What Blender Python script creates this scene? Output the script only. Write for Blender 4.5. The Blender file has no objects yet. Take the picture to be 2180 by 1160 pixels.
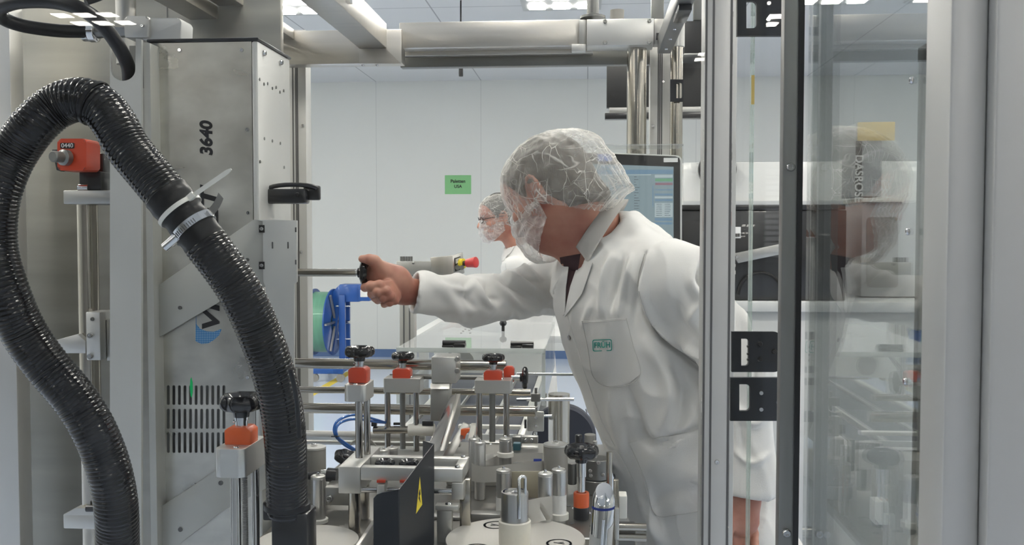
import bpy, bmesh, math, random
import numpy as np
from mathutils import Vector, Matrix, Euler, noise
from mathutils.bvhtree import BVHTree
random.seed(7); np.random.seed(7)
R = math.radians
scene = bpy.context.scene
COL = scene.collection

# ------------------------------------------------------------------ camera
FPX = 2000.0
CAM_LOC = Vector((0, 0, 1.40))
YAW, PITCH = R(4.574), R(-2.291)
CAM_ROT = Euler((math.pi/2 + PITCH, 0, YAW), 'XYZ')
cam_data = bpy.data.cameras.new('camera')
cam = bpy.data.objects.new('camera', cam_data)
COL.objects.link(cam)
cam.location = CAM_LOC
cam.rotation_euler = CAM_ROT
cam_data.sensor_width = 36.0
cam_data.lens = FPX*36.0/2180.0
cam_data.clip_start = 0.05
cam_data.dof.use_dof = True
cam_data.dof.focus_distance = 2.1
cam_data.dof.aperture_fstop = 36.0
scene.camera = cam
RM = CAM_ROT.to_matrix()
RMI = RM.inverted()

# ------------------------------------------------------------------ world, exposure
world = bpy.data.worlds.new('world'); scene.world = world
world.use_nodes = True
_bg = world.node_tree.nodes['Background']
_bg.inputs[0].default_value = (0.97, 0.98, 1.0, 1)
_bg.inputs[1].default_value = 1.2
scene.view_settings.view_transform = 'Standard'
scene.view_settings.look = 'None'
scene.view_settings.gamma = 1.0
scene.view_settings.exposure = 0.0
scene.view_settings.use_curve_mapping = False
LIGHT_STRENGTH = 56.0

def ray(px, py):
    d = RM @ Vector(((px-1090)/FPX, (580-py)/FPX, -1.0))
    return d
def at(px, py, y):
    """the point of the machine plane Y=y seen at a pixel"""
    d = ray(px, py); return CAM_LOC + d*((y-CAM_LOC.y)/d.y)
def onz(px, py, z):
    d = ray(px, py); return CAM_LOC + d*((z-CAM_LOC.z)/d.z)
def onx(px, py, x):
    d = ray(px, py); return CAM_LOC + d*((x-CAM_LOC.x)/d.x)

# ------------------------------------------------------------------ materials
def newmat(name):
    m = bpy.data.materials.new(name); m.use_nodes = True
    nt = m.node_tree
    return m, nt, nt.nodes['Principled BSDF']
def pmat(name, col, rough=.5, metal=0.0, spec=.5, bump=0.0, bscale=200, var=0.0, vscale=8, stretch=(1,1,1), coat=0.0, emit=None, sss=0.0, trans=0.0, sheen=0.0):
    m, nt, b = newmat(name)
    N, L = nt.nodes, nt.links
    b.inputs['Base Color'].default_value = (*col, 1)
    b.inputs['Roughness'].default_value = rough
    b.inputs['Metallic'].default_value = metal
    b.inputs['Specular IOR Level'].default_value = spec
    b.inputs['Coat Weight'].default_value = coat
    if sss:
        b.inputs['Subsurface Weight'].default_value = sss
        b.inputs['Subsurface Radius'].default_value = (.012, .004, .002)
        b.inputs['Subsurface Scale'].default_value = 1.0
    if sheen: b.inputs['Sheen Weight'].default_value = sheen
    tc = N.new('ShaderNodeTexCoord'); mp = N.new('ShaderNodeMapping')
    mp.inputs['Scale'].default_value = stretch
    L.new(tc.outputs['Object'], mp.inputs['Vector'])
    if var:
        nz = N.new('ShaderNodeTexNoise'); nz.inputs['Scale'].default_value = vscale; nz.inputs['Detail'].default_value = 5
        L.new(mp.outputs[0], nz.inputs['Vector'])
        cr = N.new('ShaderNodeMapRange'); cr.inputs[1].default_value = .25; cr.inputs[2].default_value = .75
        cr.inputs[3].default_value = 1-var; cr.inputs[4].default_value = 1+var
        L.new(nz.outputs['Fac'], cr.inputs[0])
        mx = N.new('ShaderNodeVectorMath'); mx.operation = 'SCALE'
        mx.inputs[0].default_value = col
        L.new(cr.outputs[0], mx.inputs['Scale']); L.new(mx.outputs[0], b.inputs['Base Color'])
        rr = N.new('ShaderNodeMath'); rr.operation = 'MULTIPLY'; rr.inputs[1].default_value = rough
        L.new(cr.outputs[0], rr.inputs[0]); L.new(rr.outputs[0], b.inputs['Roughness'])
    if bump:
        n2 = N.new('ShaderNodeTexNoise'); n2.inputs['Scale'].default_value = bscale; n2.inputs['Detail'].default_value = 4
        L.new(mp.outputs[0], n2.inputs['Vector'])
        bp = N.new('ShaderNodeBump'); bp.inputs['Strength'].default_value = bump; bp.inputs['Distance'].default_value = .001
        L.new(n2.outputs['Fac'], bp.inputs['Height']); L.new(bp.outputs[0], b.inputs['Normal'])
    if emit:
        b.inputs['Emission Color'].default_value = (*emit[0], 1); b.inputs['Emission Strength'].default_value = emit[1]
    return m
M = {}
# brushed stainless: vertical or horizontal grain
M['steel_v'] = pmat('brushed_steel_vertical', (.50,.475,.43), .34, 1, bump=.10, bscale=60, var=.10, vscale=3, stretch=(12,12,.6))
M['steel_h'] = pmat('brushed_steel_horizontal', (.60,.575,.53), .34, 1, bump=.12, bscale=60, var=.08, vscale=4, stretch=(.6,12,12))
M['steel_panel'] = pmat('brushed_steel_panel', (.34,.33,.295), .38, 1, bump=.12, bscale=50, var=.14, vscale=2.2, stretch=(1,1,10))
M['plate_light'] = pmat('satin_plate_light', (.56,.56,.535), .40, .35, bump=.04, bscale=150, var=.03)
M['plate_mid'] = pmat('satin_plate', (.43,.43,.40), .40, .4, bump=.04, bscale=150, var=.03)
M['steel_box'] = pmat('machine_steel', (.58,.565,.51), .33, 1, bump=.05, bscale=90, var=.32, vscale=9, stretch=(1,1,1.6))
M['tube'] = pmat('polished_tube', (.47,.44,.385), .17, 1, var=.05, vscale=4, stretch=(4,4,.3))
M['chrome'] = pmat('chrome', (.66,.66,.66), .12, 1)
M['rod'] = pmat('ground_rod', (.42,.40,.37), .13, 1)
M['alu'] = pmat('anodised_aluminium', (.47,.465,.44), .36, .9, bump=.04, bscale=150, var=.05, vscale=5)
M['alu_light'] = pmat('light_aluminium', (.60,.595,.57), .38, .8, bump=.04, bscale=150, var=.04, vscale=5)
M['alu_dark'] = pmat('dark_aluminium', (.22,.22,.21), .36, .85, var=.06, vscale=5)
M['profile'] = pmat('extruded_profile', (.52,.52,.50), .45, .45, var=.03, vscale=3)
M['profile_dark'] = pmat('bronze_profile', (.26,.26,.25), .40, .7, var=.04, vscale=3)
M['profile_shadow'] = pmat('profile_groove', (.12,.12,.12), .5, .5)
M['paint'] = pmat('grey_white_paint', (.60,.61,.60), .4, .0, coat=.2, var=.02)
M['white_plastic'] = pmat('white_plastic', (.72,.71,.66), .38, 0, var=.02)
M['cream_plastic'] = pmat('cream_plastic', (.78,.75,.66), .32, 0, coat=.3)
M['black'] = pmat('black_plastic', (.014,.014,.015), .28, 0, coat=.3)
M['knob'] = pmat('gloss_black_knob', (.006,.006,.007), .16, 0, spec=.4, coat=.25)
M['rubber'] = pmat('black_rubber', (.010,.010,.011), .34, 0, spec=.3)
M['hose'] = pmat('gloss_black_hose', (.005,.005,.006), .14, 0, spec=.42, coat=.0)
M['blackmetal'] = pmat('black_sheet_metal', (.014,.016,.020), .42, 0, spec=.3, bump=.05, bscale=300)
M['orange'] = pmat('orange_plastic', (.80,.13,.02), .34, 0, coat=.2)
M['redorange'] = pmat('red_orange_plastic', (.58,.06,.02), .34, 0, coat=.2)
M['red'] = pmat('red_button', (.50,.03,.03), .4, 0)
M['yellow'] = pmat('yellow_sticker', (.78,.62,.03), .5, 0)
M['tape_yellow'] = pmat('yellow_floor_tape', (.72,.55,.05), .6, 0)
M['note'] = pmat('ochre_note', (.62,.45,.13), .7, 0)
M['green_paper'] = pmat('green_paper', (.26,.58,.26), .8, 0)
M['blue_steel'] = pmat('blue_enamel', (.012,.085,.34), .35, 0, coat=.3)
M['green_strap'] = pmat('green_strapping', (.13,.33,.22), .4, 0, coat=.2, var=.12, vscale=3, stretch=(20,1,1))
M['blue_tube'] = pmat('blue_air_tube', (.01,.11,.42), .25, 0, coat=.5)
M['blue_mark'] = pmat('blue_marking', (.02,.05,.35), .5, 0)
M['ink'] = pmat('black_ink', (.01,.01,.012), .5, 0)
M['green_led'] = pmat('green_indicator', (.0,.35,.1), .4, 0, emit=((.0,.8,.2), .12))
M['paper'] = pmat('label_paper', (.62,.61,.58), .55, 0)
M['paper_white'] = pmat('white_paper', (.80,.80,.79), .6, 0)
M['disc'] = pmat('satin_disc', (.56,.545,.51), .42, .25, var=.03)
M['roller'] = pmat('satin_roller', (.50,.50,.49), .30, .9, var=.05, stretch=(1,1,.2))
M['grey_roller'] = pmat('grey_rubber_roller', (.30,.29,.265), .55, 0)
M['belt'] = pmat('dark_belt', (.022,.026,.042), .55, 0, bump=.1, bscale=400)
M['deck'] = pmat('machine_deck', (.27,.26,.235), .36, .9, var=.10, vscale=6)
M['skin'] = pmat('skin', (.50,.235,.155), .52, 0, sss=.25, var=.14, vscale=25, bump=.25, bscale=260)
M['skin_red'] = pmat('flushed_skin', (.40,.155,.105), .52, 0, sss=.2, var=.16, vscale=22, bump=.25, bscale=260)
M['cloth'] = pmat('white_coat_cotton', (.69,.685,.665), .85, 0, spec=.2, bump=.35, bscale=700, sheen=.1)
M['stitch'] = pmat('coat_stitching', (.50,.49,.47), .9, 0, spec=.1)
M['shirt'] = pmat('maroon_shirt', (.035,.010,.014), .8, 0)
M['trouser'] = pmat('dark_trousers', (.03,.035,.05), .85, 0)
M['shoe'] = pmat('white_shoe', (.6,.6,.6), .5, 0)
M['hair'] = pmat('greying_hair', (.070,.058,.045), .65, 0, var=.6, vscale=60, stretch=(3,3,1), bump=.6, bscale=140)
M['hair_dark'] = pmat('dark_hair', (.035,.034,.030), .6, 0, var=.4, vscale=40, bump=.6, bscale=150)
M['logo'] = pmat('teal_logo', (.02,.32,.26), .7, 0)
M['snap'] = pmat('metal_snap', (.22,.21,.20), .35, .8)
M['grey_box'] = pmat('grey_lacquer', (.42,.43,.44), .4, 0)
M['dark_cab'] = pmat('anthracite_cabinet', (.016,.017,.018), .30, 0, coat=.3)
M['screen_white'] = pmat('monitor_housing', (.62,.62,.60), .4, 0)
M['mirror'] = pmat('convex_mirror', (.75,.78,.85), .08, 1)
M['tv'] = pmat('dark_screen', (.012,.012,.012), .45, 0)
M['blind'] = pmat('white_blind_slat', (.75,.75,.73), .6, 0)

def glassy(name, tint, rough=.0, ior=1.42, haze=0.0, hazecol=(.8,.8,.8), trans_tint=(1,1,1)):
    m, nt, b = newmat(name); N, L = nt.nodes, nt.links
    nt.nodes.remove(b)
    out = N['Material Output']
    tr = N.new('ShaderNodeBsdfTransparent'); tr.inputs[0].default_value = (*tint, 1)
    gl = N.new('ShaderNodeBsdfGlossy'); gl.inputs['Roughness'].default_value = rough
    fr = N.new('ShaderNodeFresnel'); fr.inputs['IOR'].default_value = ior
    # the same reflectance on entering and leaving the sheet
    ge = N.new('ShaderNodeNewGeometry'); 
    inv = N.new('ShaderNodeMix'); inv.data_type = 'FLOAT'
    inv.inputs[2].default_value = ior; inv.inputs[3].default_value = 1.0/ior
    L.new(ge.outputs['Backfacing'], inv.inputs[0])
    fr2 = N.new('ShaderNodeLayerWeight')
    lw = N.new('ShaderNodeMath'); lw.operation = 'POWER'; lw.inputs[1].default_value = 1.0
    # Schlick from the facing angle
    L.new(fr2.outputs['Facing'], lw.inputs[0])
    fr2.inputs['Blend'].default_value = .5
    p5 = N.new('ShaderNodeMath'); p5.operation = 'POWER'; p5.inputs[1].default_value = 5.0
    L.new(fr2.outputs['Facing'], p5.inputs[0])
    mr = N.new('ShaderNodeMapRange'); r0 = ((ior-1)/(ior+1))**2
    mr.inputs[3].default_value = r0; mr.inputs[4].default_value = 1.0
    L.new(p5.outputs[0], mr.inputs[0])
    mix = N.new('ShaderNodeMixShader')
    L.new(mr.outputs[0], mix.inputs[0]); L.new(tr.outputs[0], mix.inputs[1]); L.new(gl.outputs[0], mix.inputs[2])
    last = mix
    for n in (fr, inv, ge, lw): N.remove(n)
    if haze:
        df = N.new('ShaderNodeBsdfDiffuse'); df.inputs[0].default_value = (*hazecol, 1)
        m2 = N.new('ShaderNodeMixShader'); m2.inputs[0].default_value = haze
        L.new(mix.outputs[0], m2.inputs[1]); L.new(df.outputs[0], m2.inputs[2]); last = m2
    L.new(last.outputs[0], out.inputs['Surface'])
    return m
M['acrylic'] = glassy('clear_acrylic', (.985,.992,.988))
M['acrylic_front'] = glassy('front_acrylic', (.985,.992,.988), ior=1.27)
M['acrylic_hazy'] = glassy('scuffed_acrylic', (.97,.985,.98), haze=.035)
M['acrylic_door'] = glassy('door_acrylic', (.94,.955,.95), ior=1.52)
M['acrylic_edge'] = glassy('acrylic_edge', (.93,.97,.95), haze=.22, hazecol=(.80,.88,.84))
M['acrylic_box'] = glassy('guard_acrylic', (.97,.985,.98), haze=.12, hazecol=(.85,.86,.86))
M['white_sheet'] = pmat('white_liner', (.86,.86,.84), .5)
M['acrylic_rim'] = glassy('guard_acrylic_rim', (.88,.91,.90), haze=.35, hazecol=(.75,.77,.76))

def fleece(name, base, amt, sc, crease=.85):
    """thin wrinkled non-woven: milky film, denser where it is folded into sharp creases"""
    m, nt, b = newmat(name); N, L = nt.nodes, nt.links
    out = N['Material Output']; N.remove(b)
    tc = N.new('ShaderNodeTexCoord')
    nz = N.new('ShaderNodeTexNoise'); nz.inputs['Scale'].default_value = sc*.5; nz.inputs['Detail'].default_value = 1
    L.new(tc.outputs['Object'], nz.inputs['Vector'])
    mxv = N.new('ShaderNodeVectorMath'); mxv.operation = 'MULTIPLY_ADD'; mxv.inputs[1].default_value = (.03,.03,.03)
    L.new(nz.outputs['Color'], mxv.inputs[0]); L.new(tc.outputs['Object'], mxv.inputs[2])
    def mth(op, x, y=None, clamp=False):
        n = N.new('ShaderNodeMath'); n.operation = op; n.use_clamp = clamp
        for k, v in enumerate((x, y)):
            if v is None: continue
            if isinstance(v, (int, float)): n.inputs[k].default_value = v
            else: L.new(v, n.inputs[k])
        return n.outputs[0]
    def mrange(v, a0, a1, b0, b1):
        r = N.new('ShaderNodeMapRange'); L.new(v, r.inputs[0])
        for k, q in enumerate((a0, a1, b0, b1)): r.inputs[k+1].default_value = q
        return r.outputs[0]
    tot = None
    for k, (rot, s3, wd, wt, vor) in enumerate((((.3, .5, .2), (1.2, 1.2, .16), .010, 1.0, 1), ((1.1, -.6, .4), (1.2, .16, 1.2), .009, .95, 1), ((.9, .9, 1.6), (.16, 1.1, 1.1), .009, .8, 1), ((.7, 1.1, 1.2), (.6, 1.6, 1.6), .008, .6, 0), ((.2, .1, 1.2), (2.4, 2.4, .8), .02, .15, 1))):
        mp = N.new('ShaderNodeMapping'); mp.inputs['Scale'].default_value = s3; mp.inputs['Rotation'].default_value = rot; mp.inputs['Location'].default_value = (k*2.7, k*1.3, 0)
        L.new(mxv.outputs[0] if k != 1 else tc.outputs['Object'], mp.inputs['Vector'])
        if vor:
            vo = N.new('ShaderNodeTexVoronoi'); vo.feature = 'DISTANCE_TO_EDGE'; vo.inputs['Scale'].default_value = sc*1.1; L.new(mp.outputs[0], vo.inputs['Vector']); ln = mrange(vo.outputs['Distance'], 0, wd*1.6, crease*wt, 0)
        else:
            vo = N.new('ShaderNodeTexNoise'); vo.inputs['Scale'].default_value = sc*.75; vo.inputs['Detail'].default_value = 1; vo.inputs['Roughness'].default_value = .4
            L.new(mp.outputs[0], vo.inputs['Vector']); ln = mrange(mth('ABSOLUTE', mth('SUBTRACT', vo.outputs['Fac'], .5)), 0, wd, crease*wt, 0)
        mk = N.new('ShaderNodeTexNoise'); mk.inputs['Scale'].default_value = sc*.9; mk.inputs['Detail'].default_value = 0
        mp2 = N.new('ShaderNodeMapping'); mp2.inputs['Location'].default_value = (k*3.3, k*1.7, 0); L.new(tc.outputs['Object'], mp2.inputs['Vector']); L.new(mp2.outputs[0], mk.inputs['Vector'])
        ln = mth('MULTIPLY', ln, mrange(mk.outputs['Fac'], .47, .60, 0, 1))
        tot = ln if tot is None else mth('MAXIMUM', tot, ln)
    cl = N.new('ShaderNodeTexNoise'); cl.inputs['Scale'].default_value = sc*1.6; cl.inputs['Detail'].default_value = 5; cl.inputs['Roughness'].default_value = .65
    L.new(mxv.outputs[0], cl.inputs['Vector'])
    milky = mrange(cl.outputs['Fac'], .35, .68, amt*.55, amt*1.6)
    lw = N.new('ShaderNodeLayerWeight'); lw.inputs['Blend'].default_value = .5
    rim = mth('MULTIPLY', mth('POWER', lw.outputs['Facing'], 1.8), .75)
    a2 = mth('ADD', mth('ADD', milky, rim), tot, True)
    df = N.new('ShaderNodeBsdfDiffuse'); df.inputs[0].default_value = (*base, 1)
    tl = N.new('ShaderNodeBsdfTranslucent'); tl.inputs[0].default_value = (*base, 1)
    gs = N.new('ShaderNodeBsdfGlossy'); gs.inputs['Roughness'].default_value = .38
    md = N.new('ShaderNodeMixShader'); md.inputs[0].default_value = .35; L.new(df.outputs[0], md.inputs[1]); L.new(tl.outputs[0], md.inputs[2])
    mg = N.new('ShaderNodeMixShader'); mg.inputs[0].default_value = .12; L.new(md.outputs[0], mg.inputs[1]); L.new(gs.outputs[0], mg.inputs[2])
    tr = N.new('ShaderNodeBsdfTransparent')
    mm = N.new('ShaderNodeMixShader'); L.new(a2, mm.inputs[0]); L.new(tr.outputs[0], mm.inputs[1]); L.new(mg.outputs[0], mm.inputs[2])
    bp = N.new('ShaderNodeBump'); bp.inputs['Strength'].default_value = .5; bp.inputs['Distance'].default_value = .003
    L.new(tot, bp.inputs['Height']); L.new(bp.outputs[0], df.inputs['Normal']); L.new(bp.outputs[0], gs.inputs['Normal'])
    L.new(mm.outputs[0], out.inputs['Surface'])
    return m
M['net'] = fleece('hairnet_fleece', (.88,.86,.81), .19, 18, .8)
M['mask'] = fleece('mask_fleece', (.86,.87,.85), .36, 20)

def emis(name, col, s):
    m, nt, b = newmat(name); N, L = nt.nodes, nt.links
    N.remove(b); e = N.new('ShaderNodeEmission'); e.inputs[0].default_value = (*col, 1); e.inputs[1].default_value = s
    L.new(e.outputs[0], N['Material Output'].inputs['Surface']); return m
M['lamp'] = emis('led_diffuser', (1.0,.95,.865), LIGHT_STRENGTH)

# ------------------------------------------------------------------ object helpers
def base_of(o):
    v = Vector((0,0,0))
    while o is not None: v += o.location; o = o.parent
    return v
def finish(name, me, m, parent=None, smooth=35):
    if parent is not None: me.transform(Matrix.Translation(-base_of(parent)))
    if m is not None:
        for mm in (m if isinstance(m, (list, tuple)) else [m]): me.materials.append(M[mm] if isinstance(mm, str) else mm)
    if smooth:
        me.polygons.foreach_set('use_smooth', [True]*len(me.polygons))
        if smooth < 180: me.set_sharp_from_angle(angle=R(smooth))
    o = bpy.data.objects.new(name, me); COL.objects.link(o)
    if parent is not None: o.parent = parent
    return o
def obj(name, bm, m, parent=None, smooth=35):
    me = bpy.data.meshes.new(name)
    bmesh.ops.recalc_face_normals(bm, faces=bm.faces)
    bm.to_mesh(me); bm.free()
    return finish(name, me, m, parent, smooth)
def tag(o, label, cat, group=None):
    o['label'] = label; o['category'] = cat
    if group: o['group'] = group
    return o
def thing(name, label, cat, loc=(0,0,0), group=None):
    o = bpy.data.objects.new(name, None); COL.objects.link(o); o.location = loc
    o.empty_display_size = .05
    return tag(o, label, cat, group)
def struct(name, bm, m, parent=None, smooth=35):
    o = obj(name, bm, m, parent, smooth)
    if parent is None: o['kind'] = 'structure'
    return o
def copy_thing(root, delta, label=None, group=None, rz=0):
    r = root.copy(); COL.objects.link(r); r.location = root.location + Vector(delta); r.rotation_euler.z += rz
    if label: r['label'] = label
    if group: r['group'] = group
    for ch in list(root.children):
        c = ch.copy(); COL.objects.link(c); c.parent = r
        for g in list(ch.children):
            d = g.copy(); COL.objects.link(d); d.parent = c
    return r

def BM(): return bmesh.new()
def frame_of(axis):
    a = Vector(axis).normalized()
    t = Vector((0,0,1)) if abs(a.z) < .9 else Vector((1,0,0))
    u = t.cross(a).normalized(); v = a.cross(u)
    return u, v, a
def box(bm, c, s, rot=None, bev=0.0):
    r = bmesh.ops.create_cube(bm, size=1)
    vs = r['verts']
    mt = Matrix.Translation(c) @ (rot.to_4x4() if rot is not None else Matrix.Identity(4)) @ Matrix.Diagonal((*s, 1))
    bmesh.ops.transform(bm, matrix=mt, verts=vs)
    if bev:
        es = list({e for v in vs for e in v.link_edges})
        bmesh.ops.bevel(bm, geom=es, offset=min(bev, min(s)*.45), segments=2, profile=.5, affect='EDGES')
    return bm
def box2(bm, a, b, bev=0.0):
    a, b = Vector(a), Vector(b)
    return box(bm, (a+b)/2, [max(abs(x), 1e-4) for x in (b-a)], bev=bev)
def pbox(bm, x0, y0, x1, y1, Y, d, bev=.0015):
    """box whose front face (at Y) fills a pixel rectangle, d deep"""
    a = at(x0, y0, Y); b = at(x1, y1, Y)
    return box2(bm, (a.x, Y, b.z), (b.x, Y+d, a.z), bev)
def lathe(bm, prof, origin, axis=(0,0,1), seg=24, fn=None, cap=True):
    """prof: (radius, height) pairs"""
    u, v, a = frame_of(axis); o = Vector(origin); rings = []
    for (r, h) in prof:
        ring = []
        for i in range(seg):
            t = 2*math.pi*i/seg
            rr = r*(fn(t, r, h) if fn else 1)
            ring.append(bm.verts.new(o + a*h + (u*math.cos(t)+v*math.sin(t))*rr))
        rings.append(ring)
    for A, B in zip(rings, rings[1:]):
        for i in range(seg):
            j = (i+1) % seg
            bm.faces.new((A[i], A[j], B[j], B[i]))
    if cap:
        bm.faces.new(rings[0][::-1]); bm.faces.new(rings[-1])
    return bm
def cyl(bm, p0, p1, r, r1=None, seg=24, bev=0):
    p0, p1 = Vector(p0), Vector(p1); L_ = (p1-p0).length; r1 = r if r1 is None else r1
    if bev: prof = [(r-bev, 0), (r, bev), (r1, L_-bev), (r1-bev, L_)]
    else: prof = [(r, 0), (r1, L_)]
    return lathe(bm, prof, p0, p1-p0, seg)
def smooth_path(pts, n=8):
    pts = [Vector(p) for p in pts]; out = []
    P = [pts[0]*2-pts[1]] + pts + [pts[-1]*2-pts[-2]]
    for i in range(1, len(P)-2):
        for k in range(n):
            t = k/n; a, b, c, d = P[i-1], P[i], P[i+1], P[i+2]
            out.append(.5*((2*b)+(c-a)*t+(2*a-5*b+4*c-d)*t*t+(3*b-a-3*c+d)*t**3))
    out.append(pts[-1]); return out
def resample(pts, step):
    out = [pts[0]]; acc = 0; prev = pts[0]
    for p in pts[1:]:
        seg = (p-prev).length
        while acc+seg >= step:
            t = (step-acc)/seg; q = prev.lerp(p, t); out.append(q); seg -= (step-acc); prev = q; acc = 0
        acc += seg; prev = p
    return out
def tube(bm, pts, r, seg=12, cap=True, rfn=None):
    pts = [Vector(p) for p in pts]; rings = []
    T = [(pts[min(i+1, len(pts)-1)]-pts[max(i-1, 0)]).normalized() for i in range(len(pts))]
    u, v, a = frame_of(T[0]); s = 0
    for i, p in enumerate(pts):
        if i: s += (p-pts[i-1]).length
        u = (u - T[i]*u.dot(T[i])).normalized(); v = T[i].cross(u)
        rr = rfn(s, i) if rfn else r
        rings.append([bm.verts.new(p+(u*math.cos(2*math.pi*k/seg)+v*math.sin(2*math.pi*k/seg))*rr) for k in range(seg)])
    for A, B in zip(rings, rings[1:]):
        for i in range(seg):
            j = (i+1) % seg; bm.faces.new((A[i], A[j], B[j], B[i]))
    if cap: bm.faces.new(rings[0][::-1]); bm.faces.new(rings[-1])
    return bm
def prism(bm, pts, off, bev=0):
    """polygon of 3D points extruded by the vector off"""
    off = Vector(off); A = [bm.verts.new(Vector(p)) for p in pts]; B = [bm.verts.new(Vector(p)+off) for p in pts]
    f1 = bm.faces.new(A); f2 = bm.faces.new(B[::-1]); n = len(A); fs = [f1, f2]
    for i in range(n):
        j = (i+1) % n; fs.append(bm.faces.new((A[j], A[i], B[i], B[j])))
    if bev:
        es = list({e for f in fs for e in f.edges})
        bmesh.ops.bevel(bm, geom=es, offset=bev, segments=2, profile=.5, affect='EDGES')
    return bm
def pprism(bm, pix, Y, d, bev=.001):
    return prism(bm, [at(x, y, Y) for x, y in pix], (0, d, 0), bev)
def plate_with_holes(bm, outer, holes, off):
    """flat plate with openings: triangulated between outline and holes, extruded"""
    vs = []; es = []
    for loop in [outer]+holes:
        v = [bm.verts.new(Vector(p)) for p in loop]; vs += v
        es += [bm.edges.new((v[i], v[(i+1) % len(v)])) for i in range(len(v))]
    r = bmesh.ops.triangle_fill(bm, use_beauty=True, use_dissolve=False, edges=es)
    fs = [g for g in r['geom'] if isinstance(g, bmesh.types.BMFace)]
    ex = bmesh.ops.extrude_face_region(bm, geom=fs)
    bmesh.ops.translate(bm, vec=Vector(off), verts=[g for g in ex['geom'] if isinstance(g, bmesh.types.BMVert)])
    return bm
def rrect(x0, y0, x1, y1, r, n=5, corners=(1,1,1,1)):
    """rounded rectangle in pixels; corners TL TR BR BL"""
    pts = []
    for (cx, cy, a0, c) in ((x0+r, y0+r, 180, 0), (x1-r, y0+r, 270, 1), (x1-r, y1-r, 0, 2), (x0+r, y1-r, 90, 3)):
        if corners[c]:
            for k in range(n+1):
                a = R(a0+90*k/n); pts.append((cx+r*math.cos(a), cy+r*math.sin(a)))
        else: pts.append(((x0, x1, x1, x0)[c], (y0, y0, y1, y1)[c]))
    return pts
def screw(parent, p, axis=(0,-1,0), r=.0035, m='chrome', name='screw'):
    bm = BM(); lathe(bm, [(r, 0), (r, r*.5), (r*.75, r*.9), (r*.42, r*.9), (r*.38, r*.5)], p, axis, 12)
    return obj(name, bm, m, parent)
def text_mesh(s, size, mat4, extrude=.0004, shear=0, bold=0.0, align='CENTER'):
    cu = bpy.data.curves.new('t', 'FONT'); cu.body = s; cu.size = size; cu.extrude = extrude
    cu.align_x = align; cu.align_y = 'CENTER'; cu.shear = shear; cu.offset = bold
    o = bpy.data.objects.new('t', cu); COL.objects.link(o)
    bpy.context.view_layer.update()
    me = bpy.data.meshes.new_from_object(o.evaluated_get(bpy.context.evaluated_depsgraph_get()))
    bpy.data.objects.remove(o); bpy.data.curves.remove(cu)
    me.transform(mat4); return me
def facing(loc, roll=0, rz=0, tilt=0):
    """text plane looking towards -Y"""
    return Matrix.Translation(loc) @ Matrix.Rotation(rz, 4, 'Z') @ Matrix.Rotation(math.pi/2+tilt, 4, 'X') @ Matrix.Rotation(roll, 4, 'Z')
# ------------------------------------------------------------------ the room
RX0, RX1, RY0, RY1, RZ = -7.0, 8.0, -8.0, 10.6, 3.14
def wall_material():
    m, nt, b = newmat('wall_panel_paint'); N, L = nt.nodes, nt.links
    b.inputs['Roughness'].default_value = .45
    tc = N.new('ShaderNodeTexCoord')
    br = N.new('ShaderNodeTexBrick'); br.offset = 0
    br.inputs['Color1'].default_value = (.745,.755,.725,1); br.inputs['Color2'].default_value = (.75,.76,.73,1); br.inputs['Mortar'].default_value = (.62,.63,.61,1)
    br.inputs['Scale'].default_value = 1; br.inputs['Mortar Size'].default_value = .004; br.inputs['Brick Width'].default_value = 1.2; br.inputs['Row Height'].default_value = 8
    mp = N.new('ShaderNodeMapping'); mp.inputs['Rotation'].default_value = (math.pi/2, 0, 0)
    L.new(tc.outputs['Object'], mp.inputs['Vector']); L.new(mp.outputs[0], br.inputs['Vector'])
    L.new(br.outputs['Color'], b.inputs['Base Color']); return m
def ceiling_material():
    m, nt, b = newmat('ceiling_panels'); N, L = nt.nodes, nt.links
    b.inputs['Roughness'].default_value = .7
    tc = N.new('ShaderNodeTexCoord')
    br = N.new('ShaderNodeTexBrick'); br.offset = 0
    br.inputs['Color1'].default_value = (.80,.80,.80,1); br.inputs['Color2'].default_value = (.81,.81,.81,1); br.inputs['Mortar'].default_value = (.45,.45,.46,1)
    br.inputs['Scale'].default_value = 1; br.inputs['Mortar Size'].default_value = .006; br.inputs['Brick Width'].default_value = 1.2; br.inputs['Row Height'].default_value = 3.6
    L.new(tc.outputs['Object'], br.inputs['Vector']); L.new(br.outputs['Color'], b.inputs['Base Color']); return m
def floor_material():
    m, nt, b = newmat('blue_epoxy_floor'); N, L = nt.nodes, nt.links
    tc = N.new('ShaderNodeTexCoord'); nz = N.new('ShaderNodeTexNoise'); nz.inputs['Scale'].default_value = 1.2; nz.inputs['Detail'].default_value = 6
    L.new(tc.outputs['Object'], nz.inputs['Vector'])
    cr = N.new('ShaderNodeValToRGB'); cr.color_ramp.elements[0].color = (.50,.58,.72,1); cr.color_ramp.elements[1].color = (.57,.64,.77,1)
    L.new(nz.outputs['Fac'], cr.inputs[0]); L.new(cr.outputs[0], b.inputs['Base Color'])
    b.inputs['Roughness'].default_value = .22; return m
M['wall'] = wall_material(); M['ceil'] = ceiling_material(); M['floor'] = floor_material()
M['skirt'] = pmat('blue_skirting', (.10,.17,.33), .4)
T_ = .12
struct('floor', box2(BM(), (RX0-T_, RY0-T_, -T_), (RX1+T_, RY1+T_, 0)), 'floor')
struct('ceiling', box2(BM(), (RX0-T_, RY0-T_, RZ), (RX1+T_, RY1+T_, RZ+T_)), 'ceil')
struct('wall_back', box2(BM(), (RX0-T_, RY1, 0), (RX1+T_, RY1+T_, RZ)), 'wall')
struct('wall_left', box2(BM(), (RX0-T_, RY0, 0), (RX0, RY1, RZ)), 'wall')
struct('wall_right', box2(BM(), (RX1, RY0, 0), (RX1+T_, RY1, RZ)), 'wall')
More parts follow.
